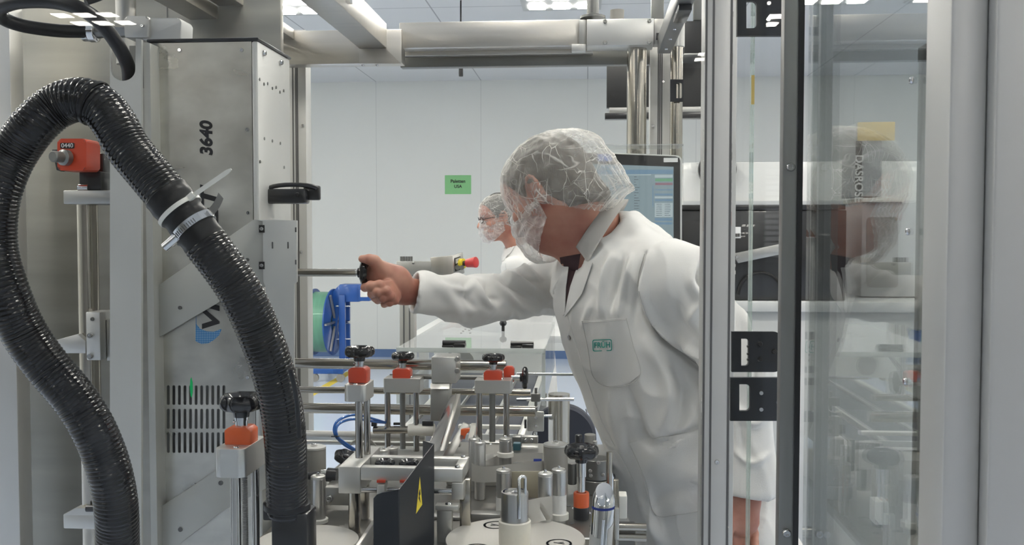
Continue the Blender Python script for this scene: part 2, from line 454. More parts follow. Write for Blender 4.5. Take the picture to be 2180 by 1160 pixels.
# front wall with window openings (behind the camera, seen mirrored in the guard panels)
WIN = [(1.75,4.3), (5.2,7.4)]
WZ0, WZ1 = 1.1, 2.05
bm = BM(); x = RX0-T_
for (a, b_) in WIN + [(RX1+T_, None)]:
    box2(bm, (x, RY0-T_, 0), (a, RY0, RZ))
    if b_ is not None:
        box2(bm, (a, RY0-T_, 0), (b_, RY0, WZ0)); box2(bm, (a, RY0-T_, WZ1), (b_, RY0, RZ)); x = b_
M['wall_darkened'] = pmat('darkened_front_wall', (.34,.34,.33), .6)  # wall colour darkened so the panes mirror a dimmer room
struct('wall_front', bm, 'wall_darkened')
for i, (a, b_) in enumerate(WIN):
    bm = BM()
    for z in (WZ0+.03, WZ1-.03): box(bm, ((a+b_)/2, RY0-.06, z), (b_-a, .06, .06))
    for xx in (a+.03, (a+b_)/2, b_-.03): box(bm, (xx, RY0-.06, (WZ0+WZ1)/2), (.06, .06, WZ1-WZ0-.12))
    w = struct('window_%d' % (i+1), bm, 'paint')
    bm = BM(); z = WZ0+.04
    while z < WZ1:
        box(bm, ((a+b_)/2, RY0+.03, z), (b_-a-.04, .045, .003), Matrix.Rotation(R(28), 3, 'X')); z += .062
    box(bm, ((a+b_)/2, RY0+.03, WZ1+.03), (b_-a, .06, .06))
    tag(obj('venetian_blind', bm, 'blind'), ['white venetian blind mirrored in the panes beside the hinges, on the wide window', 'white venetian blind on the window next to the right wall, behind the camera'][i], 'blind', 'blinds of the windows')
struct('baseboard_back', box2(BM(), (RX0, RY1-.015, 0), (RX1, RY1-.001, .09)), 'skirt')
struct('baseboard_left', box2(BM(), (RX0+.001, RY0, 0), (RX0+.015, RY1-.02, .09)), 'skirt')
struct('baseboard_right', box2(BM(), (RX1-.015, RY0, 0), (RX1-.001, RY1-.02, .09)), 'skirt')
tag(obj('floor_marking', box2(BM(), (-2.45, 4.5, 0), (-2.37, 9.4, .0015)), 'tape_yellow'), 'yellow marking tape on the blue floor beside the conveyor', 'floor tape')
# ceiling luminaires: each a plate with six small diffusers
lum = None
spots = [(x, y, 'behind the camera') for y in (-7.3, -5.3, -2.7, -.1) for x in (-3.94, 1.3, 6.2) if not (y == -7.3 and x < 0)] + [(x, y, 'ahead of the camera') for y in (1.6, 3.4, 5.2, 7.05) for x in (-6.0, -4.1, -2.15, -.2, 1.8, 3.8, 5.9)]
rown = {-7.3: 'fourth row', -5.3: 'third row', -2.7: 'second row', -.1: 'first row', 1.6: 'first row', 3.4: 'second row', 5.2: 'third row', 7.05: 'fourth row'}
coln = {-3.94: 'left one', 1.3: 'middle one', 6.2: 'right one', -6.0: 'leftmost', -4.1: 'second from left', -2.15: 'third from left', -.2: 'central', 1.8: 'third from right', 3.8: 'second from right', 5.9: 'rightmost'}
for fx, fy, side in spots:
    if lum is None:
        lum = thing('ceiling_light', 'x', 'ceiling light', (fx, fy, RZ-.012), 'ceiling lights')
        bm = BM(); box(bm, (fx, fy, RZ-.006), (.60, .55, .0118), bev=.002); obj('housing', bm, 'paint', lum)
        for a in (-.185, 0, .185):
            for b_ in (-.14, .14):
                bm = BM(); box(bm, (fx+a, fy+b_, RZ-.0157), (.125, .13, .007), bev=.002); obj('diffuser', bm, 'lamp', lum)
        l = lum
    else: l = copy_thing(lum, (0,0,0)); l.location = (fx, fy, RZ-.012)
    l['label'] = 'square ceiling light %s, %s, %s' % (side, rown[fy], coln[fx])
# green notice on the back wall
n = thing('wall_notice', 'green paper notice reading Paletten USA on the back wall', 'notice', at(975, 393, RY1-.004))
bm = BM(); a = at(947, 373, RY1-.004); b_ = at(1003, 413, RY1-.004); box2(bm, (a.x, RY1-.004, b_.z), (b_.x, RY1-.001, a.z)); sh_ = obj('sheet', bm, 'green_paper', n)
for s, py, sz in (('Paletten', 386, .052), ('USA', 397, .048)):
    finish('lettering', text_mesh(s, sz, facing(at(975, py, RY1-.0055)), .0005, bold=.0012), 'ink', sh_)
# faint pipe hanging from ceiling seen over the beam
bm = BM(); p = at(981, 20, 7.0); cyl(bm, (p.x, 7, 2.62), (p.x, 7, RZ), .006); cyl(bm, (p.x, 7, 2.58), (p.x, 7, 2.70), .016)
tag(obj('hanging_cable', bm, 'rubber'), 'thin dark cable dropping from the ceiling with a connector at its end', 'cable')

# ------------------------------------------------------------------ far equipment
# blue strapping dispenser with green coil
def bp_(px, py, Y=8.9): return at(px, py, Y)
c0 = at(700, 780, 9.0); t = thing('strapping_dispenser', 'blue wheeled dispenser cart with a coil of green strap by the back wall', 'strap dispenser', (c0.x, 9.0, 0))
zc = at(700, 685, 9.0).z
ax = Vector((.999, -.04, 0)).normalized()       # coil axis, turned a little to the camera
pc = Vector((at(690, 685, 9.0).x, 9.0, zc))
def ringprof(bm, r0, r1, h0, h1, c, seg=40):
    u, v, a = frame_of(ax); R4 = []
    for (r, h) in ((r0, h0), (r1, h0), (r1, h1), (r0, h1)):
        R4.append([bm.verts.new(c+a*h+(u*math.cos(2*math.pi*i/seg)+v*math.sin(2*math.pi*i/seg))*r) for i in range(seg)])
    for k in range(4):
        A, B = R4[k], R4[(k+1) % 4]
        for i in range(seg): j = (i+1) % seg; bm.faces.new((A[i], A[j], B[j], B[i]))
    return bm
obj('strap_coil', ringprof(BM(), .13, .295, -.085, .085, pc), 'green_strap', t)
obj('reel_flange', ringprof(BM(), .10, .325, -.10, -.088, pc), 'blue_steel', t)
obj('reel_flange', ringprof(BM(), .10, .325, .088, .10, pc), 'blue_steel', t)
bm = BM()
for k in range(3):
    a = k*math.pi/3; u, v, w = frame_of(ax); d = u*math.cos(a)+v*math.sin(a)
    box(bm, pc+w*.115, (.02, .02, .62), Matrix((w, d.cross(w), d)).transposed())
obj('reel_spokes', bm, 'alu', t)
obj('axle', cyl(BM(), pc-ax*.14, pc+ax*.26, .018), 'chrome', t)
q = pc+ax*.2
bm = BM()
for s in (-.06, .12): box2(bm, (q.x-.03, q.y+s-.02, .10), (q.x+.03, q.y+s+.02, zc+.27), .004)
box2(bm, (q.x-.25, q.y-.28, .08), (q.x+.06, q.y-.23, .13), .004); box2(bm, (q.x-.25, q.y+.23, .08), (q.x+.06, q.y+.28, .13), .004)
box2(bm, (q.x-.04, q.y-.28, .08), (q.x+.04, q.y+.28, .13), .004)
prism(bm, [(q.x-.10, q.y-.03, zc+.30), (q.x-.03, q.y-.03, zc+.37), (q.x+.16, q.y-.03, zc+.37), (q.x+.16, q.y-.03, zc+.20), (q.x-.03, q.y-.03, zc+.20), (q.x-.10, q.y-.03, zc-.3), (q.x-.13, q.y-.03, zc-.3)], (0, .18, 0), .004)
obj('stand', bm, 'blue_steel', t)
obj('guide_head', box2(BM(), (q.x+.16, q.y-.06, zc+.21), (q.x+.27, q.y+.14, zc+.36), .006), 'blue_steel', t)
obj('rating_plate', box2(BM(), (q.x+.18, q.y-.066, zc+.25), (q.x+.25, q.y-.061, zc+.32)), 'paper_white', t)
for (dx, dy) in ((-.22, -.255), (.03, -.255), (-.22, .255), (.03, .255)):
    bm = BM(); cyl(bm, (q.x+dx, q.y+dy-.012, .04), (q.x+dx, q.y+dy+.012, .04), .04); box2(bm, (q.x+dx-.012, q.y+dy-.02, .045), (q.x+dx+.012, q.y+dy+.02, .082))
    obj('caster', bm, 'grey_roller', t)
for k in (-.16, .16):
    bm = BM(); cyl(bm, q+Vector((-.06, -.06, k)), q+Vector((.08, -.06, k)), .008); obj('clamp_lever', bm, 'chrome', t)

# e-stop console on a post behind the conveyor
Y = 3.9
t = thing('emergency_stop_post', 'steel post with angled control box and red emergency stop button, behind the reaching sleeve', 'control post', (at(865, 700, Y).x, Y, 0))
a = at(850, 590, Y); b_ = at(881, 560, Y)
bm = BM(); box2(bm, (a.x, Y, .0), (b_.x, Y+.06, a.z), .003)
obj('post', bm, 'alu', t)
for k in (.3, .7):
    bm = BM(); xx = a.x+(b_.x-a.x)*k; box2(bm, (xx-.003, Y-.0015, .05), (xx+.003, Y-.0003, a.z-.05)); obj('groove', bm, 'profile_shadow', t)
bm = BM(); pbox(bm, 844, 556, 925, 591, Y-.012, .07); obj('bracket_arm', bm, 'alu', t)
bm = BM()
for k in range(5): p = at(852+k*5.5, 550, Y); cyl(bm, (p.x, Y+.02, a.z+.03), (p.x, Y+.02, at(850,546,Y).z), .005)
obj('cable_glands', bm, 'alu_dark', t)
for q_ in ((880, 560), (880, 587)): screw(t, at(*q_, Y-.0125), r=.006)
bm = BM(); prism(bm, [at(916, 548, Y-.06), at(963, 544, Y-.06), at(966, 589, Y-.06), at(920, 591, Y-.06)], (.0, .11, 0), .002)
cb = obj('control_box', bm, 'steel_v', t)
bm = BM(); p0, p1, p2, p3 = at(963, 544, Y-.06), at(985, 537, Y+.02), at(989, 581, Y+.02), at(966, 589, Y-.06)
prism(bm, [p0, p1, p2, p3], (-.012, .06, 0), .001); obj('front_panel', bm, 'alu', cb)
bm = BM(); prism(bm, [p0.lerp(p1, .18)+(p3-p0)*.15, p0.lerp(p1, .72)+(p3-p0)*.15, p3.lerp(p2, .72)-(p3-p0)*.22, p3.lerp(p2, .18)-(p3-p0)*.22], (.002, -.004, 0)); obj('label_plate', bm, 'ink', cb)
bm = BM()
for k in range(4):
    u0 = .25+.12*k; prism(bm, [p0.lerp(p1, u0)+(p3-p0)*.2, p0.lerp(p1, u0+.06)+(p3-p0)*.2, p0.lerp(p1, u0+.06)+(p3-p0)*.42, p0.lerp(p1, u0)+(p3-p0)*.42], (.003, -.006, 0))
obj('label_marks', bm, 'paper_white', cb)
p = at(974, 568, Y-.05); cyl_b = BM()
for k in (0, 1): cyl(cyl_b, p+Vector((k*.018, -.005, 0)), p+Vector((k*.018+.004, -.03, -.002)), .010)
obj('switch', cyl_b, 'chrome', cb)
p = at(985, 561, Y-.02); d = (at(1014, 558, Y-.05)-p)
obj('button_collar', cyl(BM(), p-d*.15, p+d*.08, .021), 'yellow', t)
obj('button_stem', cyl(BM(), p, p+d*.4, .011), 'black', t)
bm = BM(); lathe(bm, [(.014, 0), (.018, .004), (.020, d.length*.4), (.0225, d.length*.62), (.0225, d.length*.70), (.012, d.length*.74)], p+d*.28, d, 24); obj('stop_button', bm, 'red', t)

# belt conveyor running to the back, left of the man
t = thing('belt_conveyor', 'dark belt conveyor with aluminium side rails running away under the clear guard', 'conveyor', (-.32, 3.2, 0))
zb = .85; cx0, cx1 = -.50, -.19
bm = BM(); box2(bm, (cx0, 2.35, zb-.03), (cx1, 4.1, zb), .006); obj('belt', bm, 'belt', t)
for xx in (cx0-.022, cx1+.002):
    bm = BM(); box2(bm, (xx, 2.33, zb-.07), (xx+.02, 4.12, zb+.006), .002); obj('side_rail', bm, 'alu_light', t)
for yy in (2.36, 4.09):
    bm = BM(); cyl(bm, (cx0, yy, zb-.03), (cx1, yy, zb-.03), .028); obj('end_roller', bm, 'roller', t)
for yy in (2.7, 3.95):
    for xx in (cx0-.02, cx1-.025):
        bm = BM(); box2(bm, (xx, yy, 0), (xx+.045, yy+.045, zb-.07), .003); obj('leg', bm, 'alu', t)
bm = BM(); box2(bm, (cx0+.10, 2.36, zb+.001), (cx0+.105, 4.1, zb+.012)); box2(bm, (cx1-.08, 2.36, zb+.001), (cx1-.072, 4.1, zb+.02)); obj('product_guide', bm, 'alu_light', t)
# second conveyor section further away, white framed
t = thing('outfeed_table', 'low white outfeed table beyond the clear guard', 'table', (-.25, 6, 0))
bm = BM(); box2(bm, (-1.0, 5.2, .80), (.55, 6.4, .84), .004); obj('table_top', bm, 'paint', t)
for xx in (-.95, .46):
    for yy in (5.25, 6.3):
        bm = BM(); box2(bm, (xx, yy, 0), (xx+.05, yy+.05, .80), .003); obj('leg', bm, 'alu', t)

# clear acrylic guard hood over the conveyor
GY0, GY1 = 2.9, 3.8
a = at(845, 740, GY0); b_ = at(1160, 740, GY0); gz = a.z; gx0, gx1 = a.x, b_.x; gb = at(900, 812, GY0).z; th = .008
t = thing('conveyor_guard', 'clear acrylic guard hood with black hinges over the belt conveyor', 'machine guard', ((gx0+gx1)/2, GY0, .87))
bm = BM(); box2(bm, (gx0, GY0, gz-th), (gx1, GY1, gz)); obj('lid', bm, 'acrylic_box', t)
bm = BM(); box2(bm, (gx0, GY0, .87), (gx1, GY0+th, gz-th-.001)); obj('front_panel', bm, 'acrylic', t)
for xx in (gx0, gx1-th):
    bm = BM(); box2(bm, (xx, GY0+th+.001, .87), (xx+th, GY1, gz-th-.001)); obj('side_panel', bm, 'acrylic', t)
bm = BM(); box2(bm, (gx0-.002, GY0-.003, gz-.014), (gx1+.002, GY0-.0005, gz+.001)); obj('front_rim', bm, 'acrylic_rim', t)
bm = BM(); box2(bm, (gx0+th+.06, 3.20, .925), (gx1-th-.006, 3.206, 1.005)); obj('inner_liner', bm, 'white_sheet', t)
for xx in (gx0-.002, gx1-.010):
    bm = BM(); box2(bm, (xx, GY0-.003, .87), (xx+.012, GY0-.0005, gz-.015)); obj('corner_rim', bm, 'acrylic_rim', t)
for px0, px1 in ((942, 991), (1087, 1136)):
    bm = BM(); x0 = at(px0, 728, GY0+.03).x; x1 = at(px1, 728, GY0+.03).x; xm = (x0+x1)/2
    box2(bm, (x0, GY0+.015, gz+.0005), (xm-.0006, GY0+.055, gz+.007), .002); box2(bm, (xm+.0006, GY0+.015, gz+.0005), (x1, GY0+.055, gz+.012), .002)
    cyl(bm, (x0, GY0+.035, gz+.012), (x1, GY0+.035, gz+.012), .009)
    obj('hinge', bm, 'black', t)
p = onz(1071, 705, gz); bm = BM(); cyl(bm, (p.x, p.y, gz+.0005), (p.x, p.y, gz+.02), .006); lathe(bm, [(.003, 0), (.011, .004), (.014, .012), (.011, .02), (.003, .024)], (p.x, p.y, gz+.018), seg=18); obj('knob', bm, 'knob', t)
p = at(988, 768, GY0+.27); bm = BM(); lathe(bm, [(.034, 0), (.034, .004)], (p.x, p.y, p.z), (0,-1,0), 32); obj('cover_disc', bm, 'alu_light', t)
bm = BM(); cyl(bm, at(940, 775, GY0+.1), at(965, 742, GY0+.1), .004); obj('prop_rod', bm, 'alu_dark', t)
for k, q_ in enumerate(((986, 705), (991, 701), (999, 703), (1004, 700), (982, 709), (1001, 709))):
    p = onz(*q_, gz); bm = BM(); lathe(bm, [(.0045, 0), (.0035, .002)], (p.x, p.y, gz+.0003), seg=10); obj('rivet', bm, 'alu_dark', t)

# column and shaft to the right of the belt
t = thing('support_column', 'stainless support column with a dark round cover behind the white coat', 'column', (at(1190, 900, 3.1).x, 3.1, 0))
bm = BM(); cyl(bm, (at(1190, 900, 3.1).x, 3.1, 0), (at(1190, 900, 3.1).x, 3.1, at(1190, 838, 3.1).z), .036); obj('column_tube', bm, 'tube', t)
p = at(1205, 930, 3.25); bm = BM(); lathe(bm, [(.105, 0), (.115, .01), (.115, .05), (.105, .06)], (p.x-.01, 3.28, p.z), (0, -1, 0), 40); box2(bm, (p.x-.02, 3.235, 0), (p.x+.02, 3.27, p.z), .003); obj('round_cover', bm, 'belt', t)
for (x0, x1, y_, lab) in ((1100, 1222, 850, 'upper'), (1130, 1175, 885, 'lower')):
    bm = BM(); p = at(x0, y_, 2.9); q_ = at(x1, y_, 2.9); cyl(bm, p, q_, .0055 if lab == 'upper' else .004, seg=14)
    tag(obj('cross_rod', bm, 'chrome'), '%s thin bright rod sticking out right of the conveyor, before the white coat' % lab, 'rod', 'thin rods beside the conveyor')

# ------------------------------------------------------------------ far right: cabinet, hanging screen, mirror, monitor
Y = 4.6
t = thing('hanging_screen', 'large black flat screen with a grey lower bar hanging behind the round steel posts', 'screen', at(1400, 200, Y))
def B(x0, y0, x1, y1, Y, d, m, nm, par, bev=.001):
    bm = BM(); pbox(bm, x0, y0, x1, y1, Y, d, bev); return obj(nm, bm, m, par)
B(1292, 134, 1520, 226, Y, .05, 'tv', 'display', t); B(1297, 226, 1518, 240, Y+.004, .05, 'alu', 'lower_bar', t); B(1288, 240, 1518, 251, Y-.01, .06, 'black', 'lower_shelf', t)
bm = BM(); p = at(1400, 134, Y); box2(bm, (p.x-.03, Y+.02, p.z), (p.x+.03, Y+.06, RZ), .003); obj('ceiling_mount', bm, 'alu_dark', t)
t = thing('hanging_cabinet', 'black cabinet with two small bolts above the hanging screen, beside the right corner post', 'cabinet', at(1485, 80, 4.3))
B(1458, 45, 1512, 113, 4.3, .2, 'tv', 'body', t); B(1456, 113.5, 1512, 116, 4.295, .21, 'alu', 'lower_edge', t)
bm = BM(); p = at(1485, 45, 4.4); box2(bm, (p.x-.02, 4.38, p.z), (p.x+.02, 4.42, RZ), .003); obj('ceiling_mount', bm, 'alu_dark', t)
# convex mirror on the wall side
p = at(1527, 361, 6.0)
t = thing('round_mirror', 'round convex mirror with dark rim, half hidden by the wide corner post', 'mirror', p)
bm = BM(); lathe(bm, [(.118, -.03), (.118, .01), (.112, .012), (.108, .0)], p, (0,-1,0), 48); obj('rim', bm, 'black', t)
bm = BM(); lathe(bm, [(.109, 0), (.095, .012), (.06, .026), (.02, .032), (.003, .033)], p, (0,-1,0), 48); obj('mirror_dome', bm, 'mirror', t)
t = thing('white_cabinet', 'tall white equipment cabinet far behind the right corner post, carrying the round mirror', 'cabinet', (at(1700, 500, 6.05).x, 6.05, 0))
a = at(1455, 300, 6.05); bm = BM(); box2(bm, (a.x, 6.05, .0), (at(2080, 300, 6.05).x, 6.6, at(1600, 345, 6.05).z), .004); obj('body', bm, 'paint', t)
bm = BM(); pbox(bm, 1455, 428, 2080, 436, 6.02, .028); obj('handle_strip', bm, 'grey_box', t)
# anthracite machine behind the hinges
Y = 3.7
t = thing('dark_labelling_machine', 'black machine housing with a small barcode sticker, standing on the white bench at right', 'machine', at(1560, 640, Y))
B(1448, 448, 1800, 640, Y, .4, 'dark_cab', 'housing', t, .004)
B(1452, 436, 1800, 446, Y-.01, .4, 'black', 'top_edge', t)
B(1456, 470, 1545, 600, Y-.004, .003, 'tv', 'inset_panel', t)
B(1558, 483, 1577, 507, Y-.003, .002, 'paper_white', 'barcode_sticker', t)
bm = BM()
for k in range(9): pbox(bm, 1560+k*1.8, 497, 1560+k*1.8+(.9 if k % 3 else 1.3), 504, Y-.0045, .001, 0)
obj('barcode', bm, 'ink', t)
bm = BM(); pprism(bm, [(1560, 540), (1668, 518), (1668, 540), (1572, 560)], Y-.03, .02); obj('lever_arm', bm, 'alu', t)
screw(t, at(1569, 547, Y-.031), r=.008)
bm = BM(); p = at(1620, 600, Y-.02); ringm = []
for k in range(9): ringm.append(p+Vector((.085*math.cos(math.pi*k/8), 0, .085*math.sin(math.pi*k/8)-.05)))
tube(bm, smooth_path(ringm, 4), .006, 10); obj('cable_loop', bm, 'rubber', t)
B(1557, 562, 1566, 568, Y-.02, .018, 'white_plastic', 'push_button', t); B(1557, 576, 1566, 584, Y-.02, .018, 'white_plastic', 'push_button', t)
t = thing('white_bench', 'white bench with a smooth front carrying the black machine at right', 'bench', (at(1700, 700, Y).x, Y, 0))
a = at(1440, 640.5, Y-.04); bm = BM(); box2(bm, (a.x, Y-.04, a.z-.04), (at(2300, 640, Y).x, Y+.6, a.z), .004); obj('bench_top', bm, 'paint', t)
bm = BM(); box2(bm, (a.x+.02, Y, 0), (at(2280, 640, Y).x, Y+.55, a.z-.041), .004); obj('bench_body', bm, 'paint', t)
# grey panel unit + binder-like column seen through the open door
Y = 3.9
t = thing('control_cabinet', 'grey control cabinet with rounded dark window seen through the open clear door', 'cabinet', at(1850, 640, Y))
a = at(1835, 430, Y); b_ = at(2080, 430, Y); bm = BM(); box2(bm, (a.x, Y, at(1900, 640.5, 3.66).z), (b_.x, Y+.35, a.z), .006); obj('housing', bm, 'grey_box', t)
bm = BM(); prism(bm, [at(x_, y_, Y-.004) for x_, y_ in rrect(1845, 462, 1912, 612, 8)], (0, .003, 0)); obj('window_panel', bm, 'profile_dark', t)
B(1838, 421, 1925, 429.5, Y-.02, .30, 'white_plastic', 'top_strip', t)
t = thing('ring_binder_box', 'tall dark box with vertical silver lettering on the grey control cabinet', 'box', at(1835, 420, Y))
bd_ = B(1822, 262, 1876, 418.5, Y, .2, 'grey_box', 'body', t); B(1822, 300, 1834, 418.5, Y-.004, .0035, 'ink', 'spine', bd_)
finish('lettering', text_mesh('DASROSE', .045, facing(at(1828, 380, Y-.006), roll=-math.pi/2), .0005, bold=.001), 'paper_white', bd_)
tag(B(1826, 260, 1905, 299, Y-.008, .003, 'note', 'ochre_card', None), 'plain ochre card fixed across the top of the tall dark box', 'card')

# operator terminal behind the head
Y = 2.45
t = thing('operator_terminal', 'touch screen terminal showing a blue-grey menu, behind the man with the hairnet', 'monitor', at(1370, 430, Y))
bm = BM(); prism(bm, [at(x_, y_, Y) for x_, y_ in [(1232, 322), (1440, 330), (1449, 333), (1452, 340), (1452, 545), (1232, 545)]], (0, .06, 0), .004); obj('housing', bm, 'screen_white', t)
bm = BM(); prism(bm, [at(x_, y_, Y-.003) for x_, y_ in [(1234, 325), (1438, 333), (1446, 336), (1448, 342), (1448, 541), (1234, 541)]], (0, .0025, 0)); obj('bezel', bm, 'black', t)
def screen_material():
    m, nt, b = newmat('terminal_display'); b.inputs['Base Color'].default_value = (.02,.02,.02,1)
    b.inputs['Emission Color'].default_value = (.26,.34,.375,1); b.inputs['Emission Strength'].default_value = .82; b.inputs['Roughness'].default_value = .15
    return m
M['screen'] = screen_material()
def uimat(n, c, s=.85): m = pmat(n, (.02,.02,.02), .3, emit=(c, s)); M[n] = m
uimat('ui_blue', (.16,.27,.38)); uimat('ui_pale', (.42,.50,.53)); uimat('ui_green', (.16,.36,.22)); uimat('ui_mauve', (.28,.17,.21)); uimat('ui_text', (.05,.07,.09)); uimat('sticker_glow', (.07,.14,.42))
bm = BM(); prism(bm, [at(x_, y_, Y-.0045) for x_, y_ in [(1240, 348), (1434, 355), (1434, 538), (1240, 538)]], (0, .001, 0)); sc = obj('display', bm, 'screen', t)
def ui(rects, m, nm):
    bm = BM()
    for (x0, y0, x1, y1) in rects: pbox(bm, x0, y0, x1, y1, Y-.0053, .0006, 0)
    return obj(nm, bm, m, sc)
ui([(1240, 362, 1433, 370), (1389, 395, 1391, 440), (1394, 412, 1432, 416), (1394, 403, 1432, 405), (1394, 424, 1432, 428), (1394, 464, 1431, 470), (1394, 473, 1431, 478)], 'ui_blue', 'menu_bars')
ui([(1240, 372, 1386, 372.8), (1394, 372, 1432, 378), (1394, 432, 1432, 462), (1394, 418, 1432, 422)], 'ui_pale', 'menu_fields')
ui([(1395, 380, 1432, 386)], 'ui_green', 'start_key'); ui([(1395, 389, 1432, 394)], 'ui_mauve', 'stop_key')
rr = random.Random(3); rows = []
for k in range(24):
    y_ = 376+k*5.6
    rows.append((1350, y_, 1353+rr.random()*10, y_+1.1))
    if k < 4 or 14 < k: rows.append((1300-rr.random()*4, y_, 1313+rr.random()*28, y_+.9))
for k in range(7): rows += [(1397, 434+k*4, 1409, 435+k*4), (1415, 434+k*4, 1423+rr.random()*5, 435+k*4)]
ui(rows, 'ui_text', 'menu_text')
ui([(1278, 350, 1290, 358), (1292, 350.6, 1304, 358.6), (1306, 351.2, 1318, 359.2)], 'ui_blue', 'menu_icons')
bm = BM(); pbox(bm, 1272, 328, 1303, 343, Y-.0052, .002, 0); obj('blue_sticker', bm, 'sticker_glow', t)  # the sticker's blue is given a glow of its own
bm = BM(); pbox(bm, 1413, 336, 1443, 345, Y-.0052, .002, 0); obj('white_sticker', bm, 'paper_white', t)
# terminal's stand
bm = BM(); p = at(1345, 545, Y); box2(bm, (p.x-.03, Y+.062, 0), (p.x+.0, Y+.075, p.z+.12), .004); obj('stand', bm, 'alu', t)
t = thing('terminal_shield', 'clear acrylic shield standing over the touch screen terminal', 'shield', at(1370, 320, 2.42))
bm = BM(); a = at(1240, 308, 2.40); b_ = at(1453, 530, 2.40); box2(bm, (a.x, 2.395, b_.z), (b_.x, 2.401, a.z-.004)); obj('sheet', bm, 'acrylic', t)
bm = BM(); box2(bm, (a.x, 2.396, a.z-.0035), (b_.x, 2.50, a.z)); obj('top_flange', bm, 'acrylic_box', t)
# ------------------------------------------------------------------ machine guard frame
FY_ = 2.55      # plane of the rear crossbeam
zt = at(1000, 48, FY_).z; zb_ = at(1000, 97, FY_).z
t = thing('roof_crossbeam', 'brushed steel crossbeam spanning the top of the machine guard', 'beam', at(1000, 72, FY_))
B(850, 48, 1262, 96, FY_, .05, 'steel_h', 'beam', t, .002)
B(600, 66, 855, 134, FY_-.02, .05, 'steel_h', 'beam_end', t, .002)
bm = BM(); prism(bm, [at(765, 104, FY_-.022), at(822, 104, FY_-.022), at(855, 136, FY_-.022), at(765, 136, FY_-.022)], (0, -.004, 0)); obj('gusset', bm, 'steel_h', t)
B(852, 97, 1262, 113, FY_+.06, .03, 'steel_h', 'lower_strip', t, .001)
B(852, 114, 1400, 136, FY_+.10, .03, 'alu_dark', 'underside_shade', t, .002)  # dark strip stands in for the shade below the beam
for q_ in ((772, 137), (802, 137)):
    screw(t, at(q_[0], q_[1], FY_), (0, 0, -1), .005)
# depth beams of the roof: right edges follow the machine axis
def depth_beam(nm, lab, px, ytop, ybot, w, Y1, Y0, m='steel_h', fl=True):
    a = at(px, ytop, Y1); b_ = at(px, ybot, Y1)
    t = thing(nm, lab, 'beam', (a.x-w/2, Y1, b_.z))
    bm = BM(); box2(bm, (a.x-w, Y0, b_.z), (a.x, Y1, a.z), .002); obj('beam', bm, m, t)
    return t, a, b_
t, a, b_ = depth_beam('roof_beam', 'steel roof beam running towards the viewer, left of the middle, with a small latch', 823, 50, 103, .075, FY_-.021, .75)
p = Vector((a.x+.012, 2.10, a.z-.03)); bm = BM(); box2(bm, p+Vector((-.011, -.01, -.02)), p+Vector((0, .01, .0))); cyl(bm, p+Vector((-.01, 0, 0)), p+Vector((.02, 0, .004)), .004); obj('latch', bm, 'chrome', t)
t, a, b_ = depth_beam('roof_beam', 'steel roof beam above the numbered machine box, nearest the left wall', 626, 62, 84, .06, FY_-.021, .75)
bm = BM(); box2(bm, (a.x-.13, .75, b_.z-.03), (a.x-.062, FY_-.03, b_.z), .002); obj('lower_ledge', bm, 'steel_h', t)
p = Vector((a.x+.012, 2.18, a.z-.005)); bm = BM(); box2(bm, p+Vector((-.011, -.01, -.02)), p+Vector((0, .01, .0))); cyl(bm, p+Vector((-.01, 0, 0)), p+Vector((.02, 0, .004)), .004); obj('latch', bm, 'chrome', t)
# dark roof rail at right with the black catch
a = at(1428, 114, FY_-.03); w = .035
t = thing('roof_rail', 'dark grey roof rail with screw heads and a black catch, right of the clamp block', 'rail', (a.x, FY_-.03, a.z))
bm = BM(); box2(bm, (a.x-w, .9, a.z), (a.x, FY_-.03, a.z+.045), .002); obj('rail', bm, 'profile_dark', t)
for yy in (2.45, 2.33, 2.22, 2.12): screw(t, (a.x-w/2, yy, a.z), (0, 0, -1), .004)
bm = BM(); box2(bm, (a.x-w*.9, 1.98, a.z-.014), (a.x-w*.1, 2.10, a.z-.0005), .002); obj('catch', bm, 'black', t)
# clamp block with four screws, and the pieces round it
t = thing('tube_clamp_block', 'light aluminium clamp block with four socket screws gripping the round post', 'clamp', at(1325, 68, FY_-.03))
B(1249, 41, 1392, 95, FY_-.045, .075, 'alu_light', 'block', t, .002)
for q_ in ((1288, 45), (1383, 44), (1288, 91), (1382, 90)): screw(t, at(*q_, FY_-.046), r=.0055, m='alu')
B(1233, 42, 1248, 93, FY_-.02, .05, 'alu', 'side_plate', t)
B(1217, 94, 1247, 108, FY_-.03, .03, 'alu_light', 'lower_clip', t)
B(1393, 40, 1418, 94, FY_-.03, .04, 'steel_h', 'end_plate', t)
B(1397, 70, 1410, 85, FY_-.0315, .001, 'black', 'slot', t, 0)
bm = BM(); p = at(1262, 40, FY_); lathe(bm, [(.034, 0), (.034, .006), (.016, .012), (.016, .05), (.022, .055), (.022, .30), (.0, .30)], (p.x, FY_, p.z), seg=28); obj('vertical_spigot', bm, 'alu_dark', t)
bm = BM(); p = at(1315, 40, FY_); cyl(bm, (p.x, FY_+.05, p.z), (p.x, FY_+.05, p.z+.034), .019); obj('round_cap', bm, 'grey_roller', t)
def vpost(nm, lab, px, y0, y1, Y, r, m='tube'):
    p = at(px, y0, Y); q_ = at(px, y1, Y) if y1 else Vector((0, 0, 0))
    bm = BM(); cyl(bm, (p.x, Y, q_.z), (p.x, Y, p.z), r, seg=32, bev=.001)
    return tag(obj(nm, bm, m), lab, 'post')
vpost('round_post', 'thick stainless round post under the clamp block, behind the touch screen', 1356, 96, None, 2.56, .0265)
t = thing('clear_door_post', 'stainless round post with a black clasp, right of the roof rail', 'post', at(1441, 900, 2.58))
bm = BM(); p = at(1441, 60, 2.58); cyl(bm, (p.x, 2.58, 0), (p.x, 2.58, p.z), .017, seg=32); obj('tube', bm, 'tube', t)
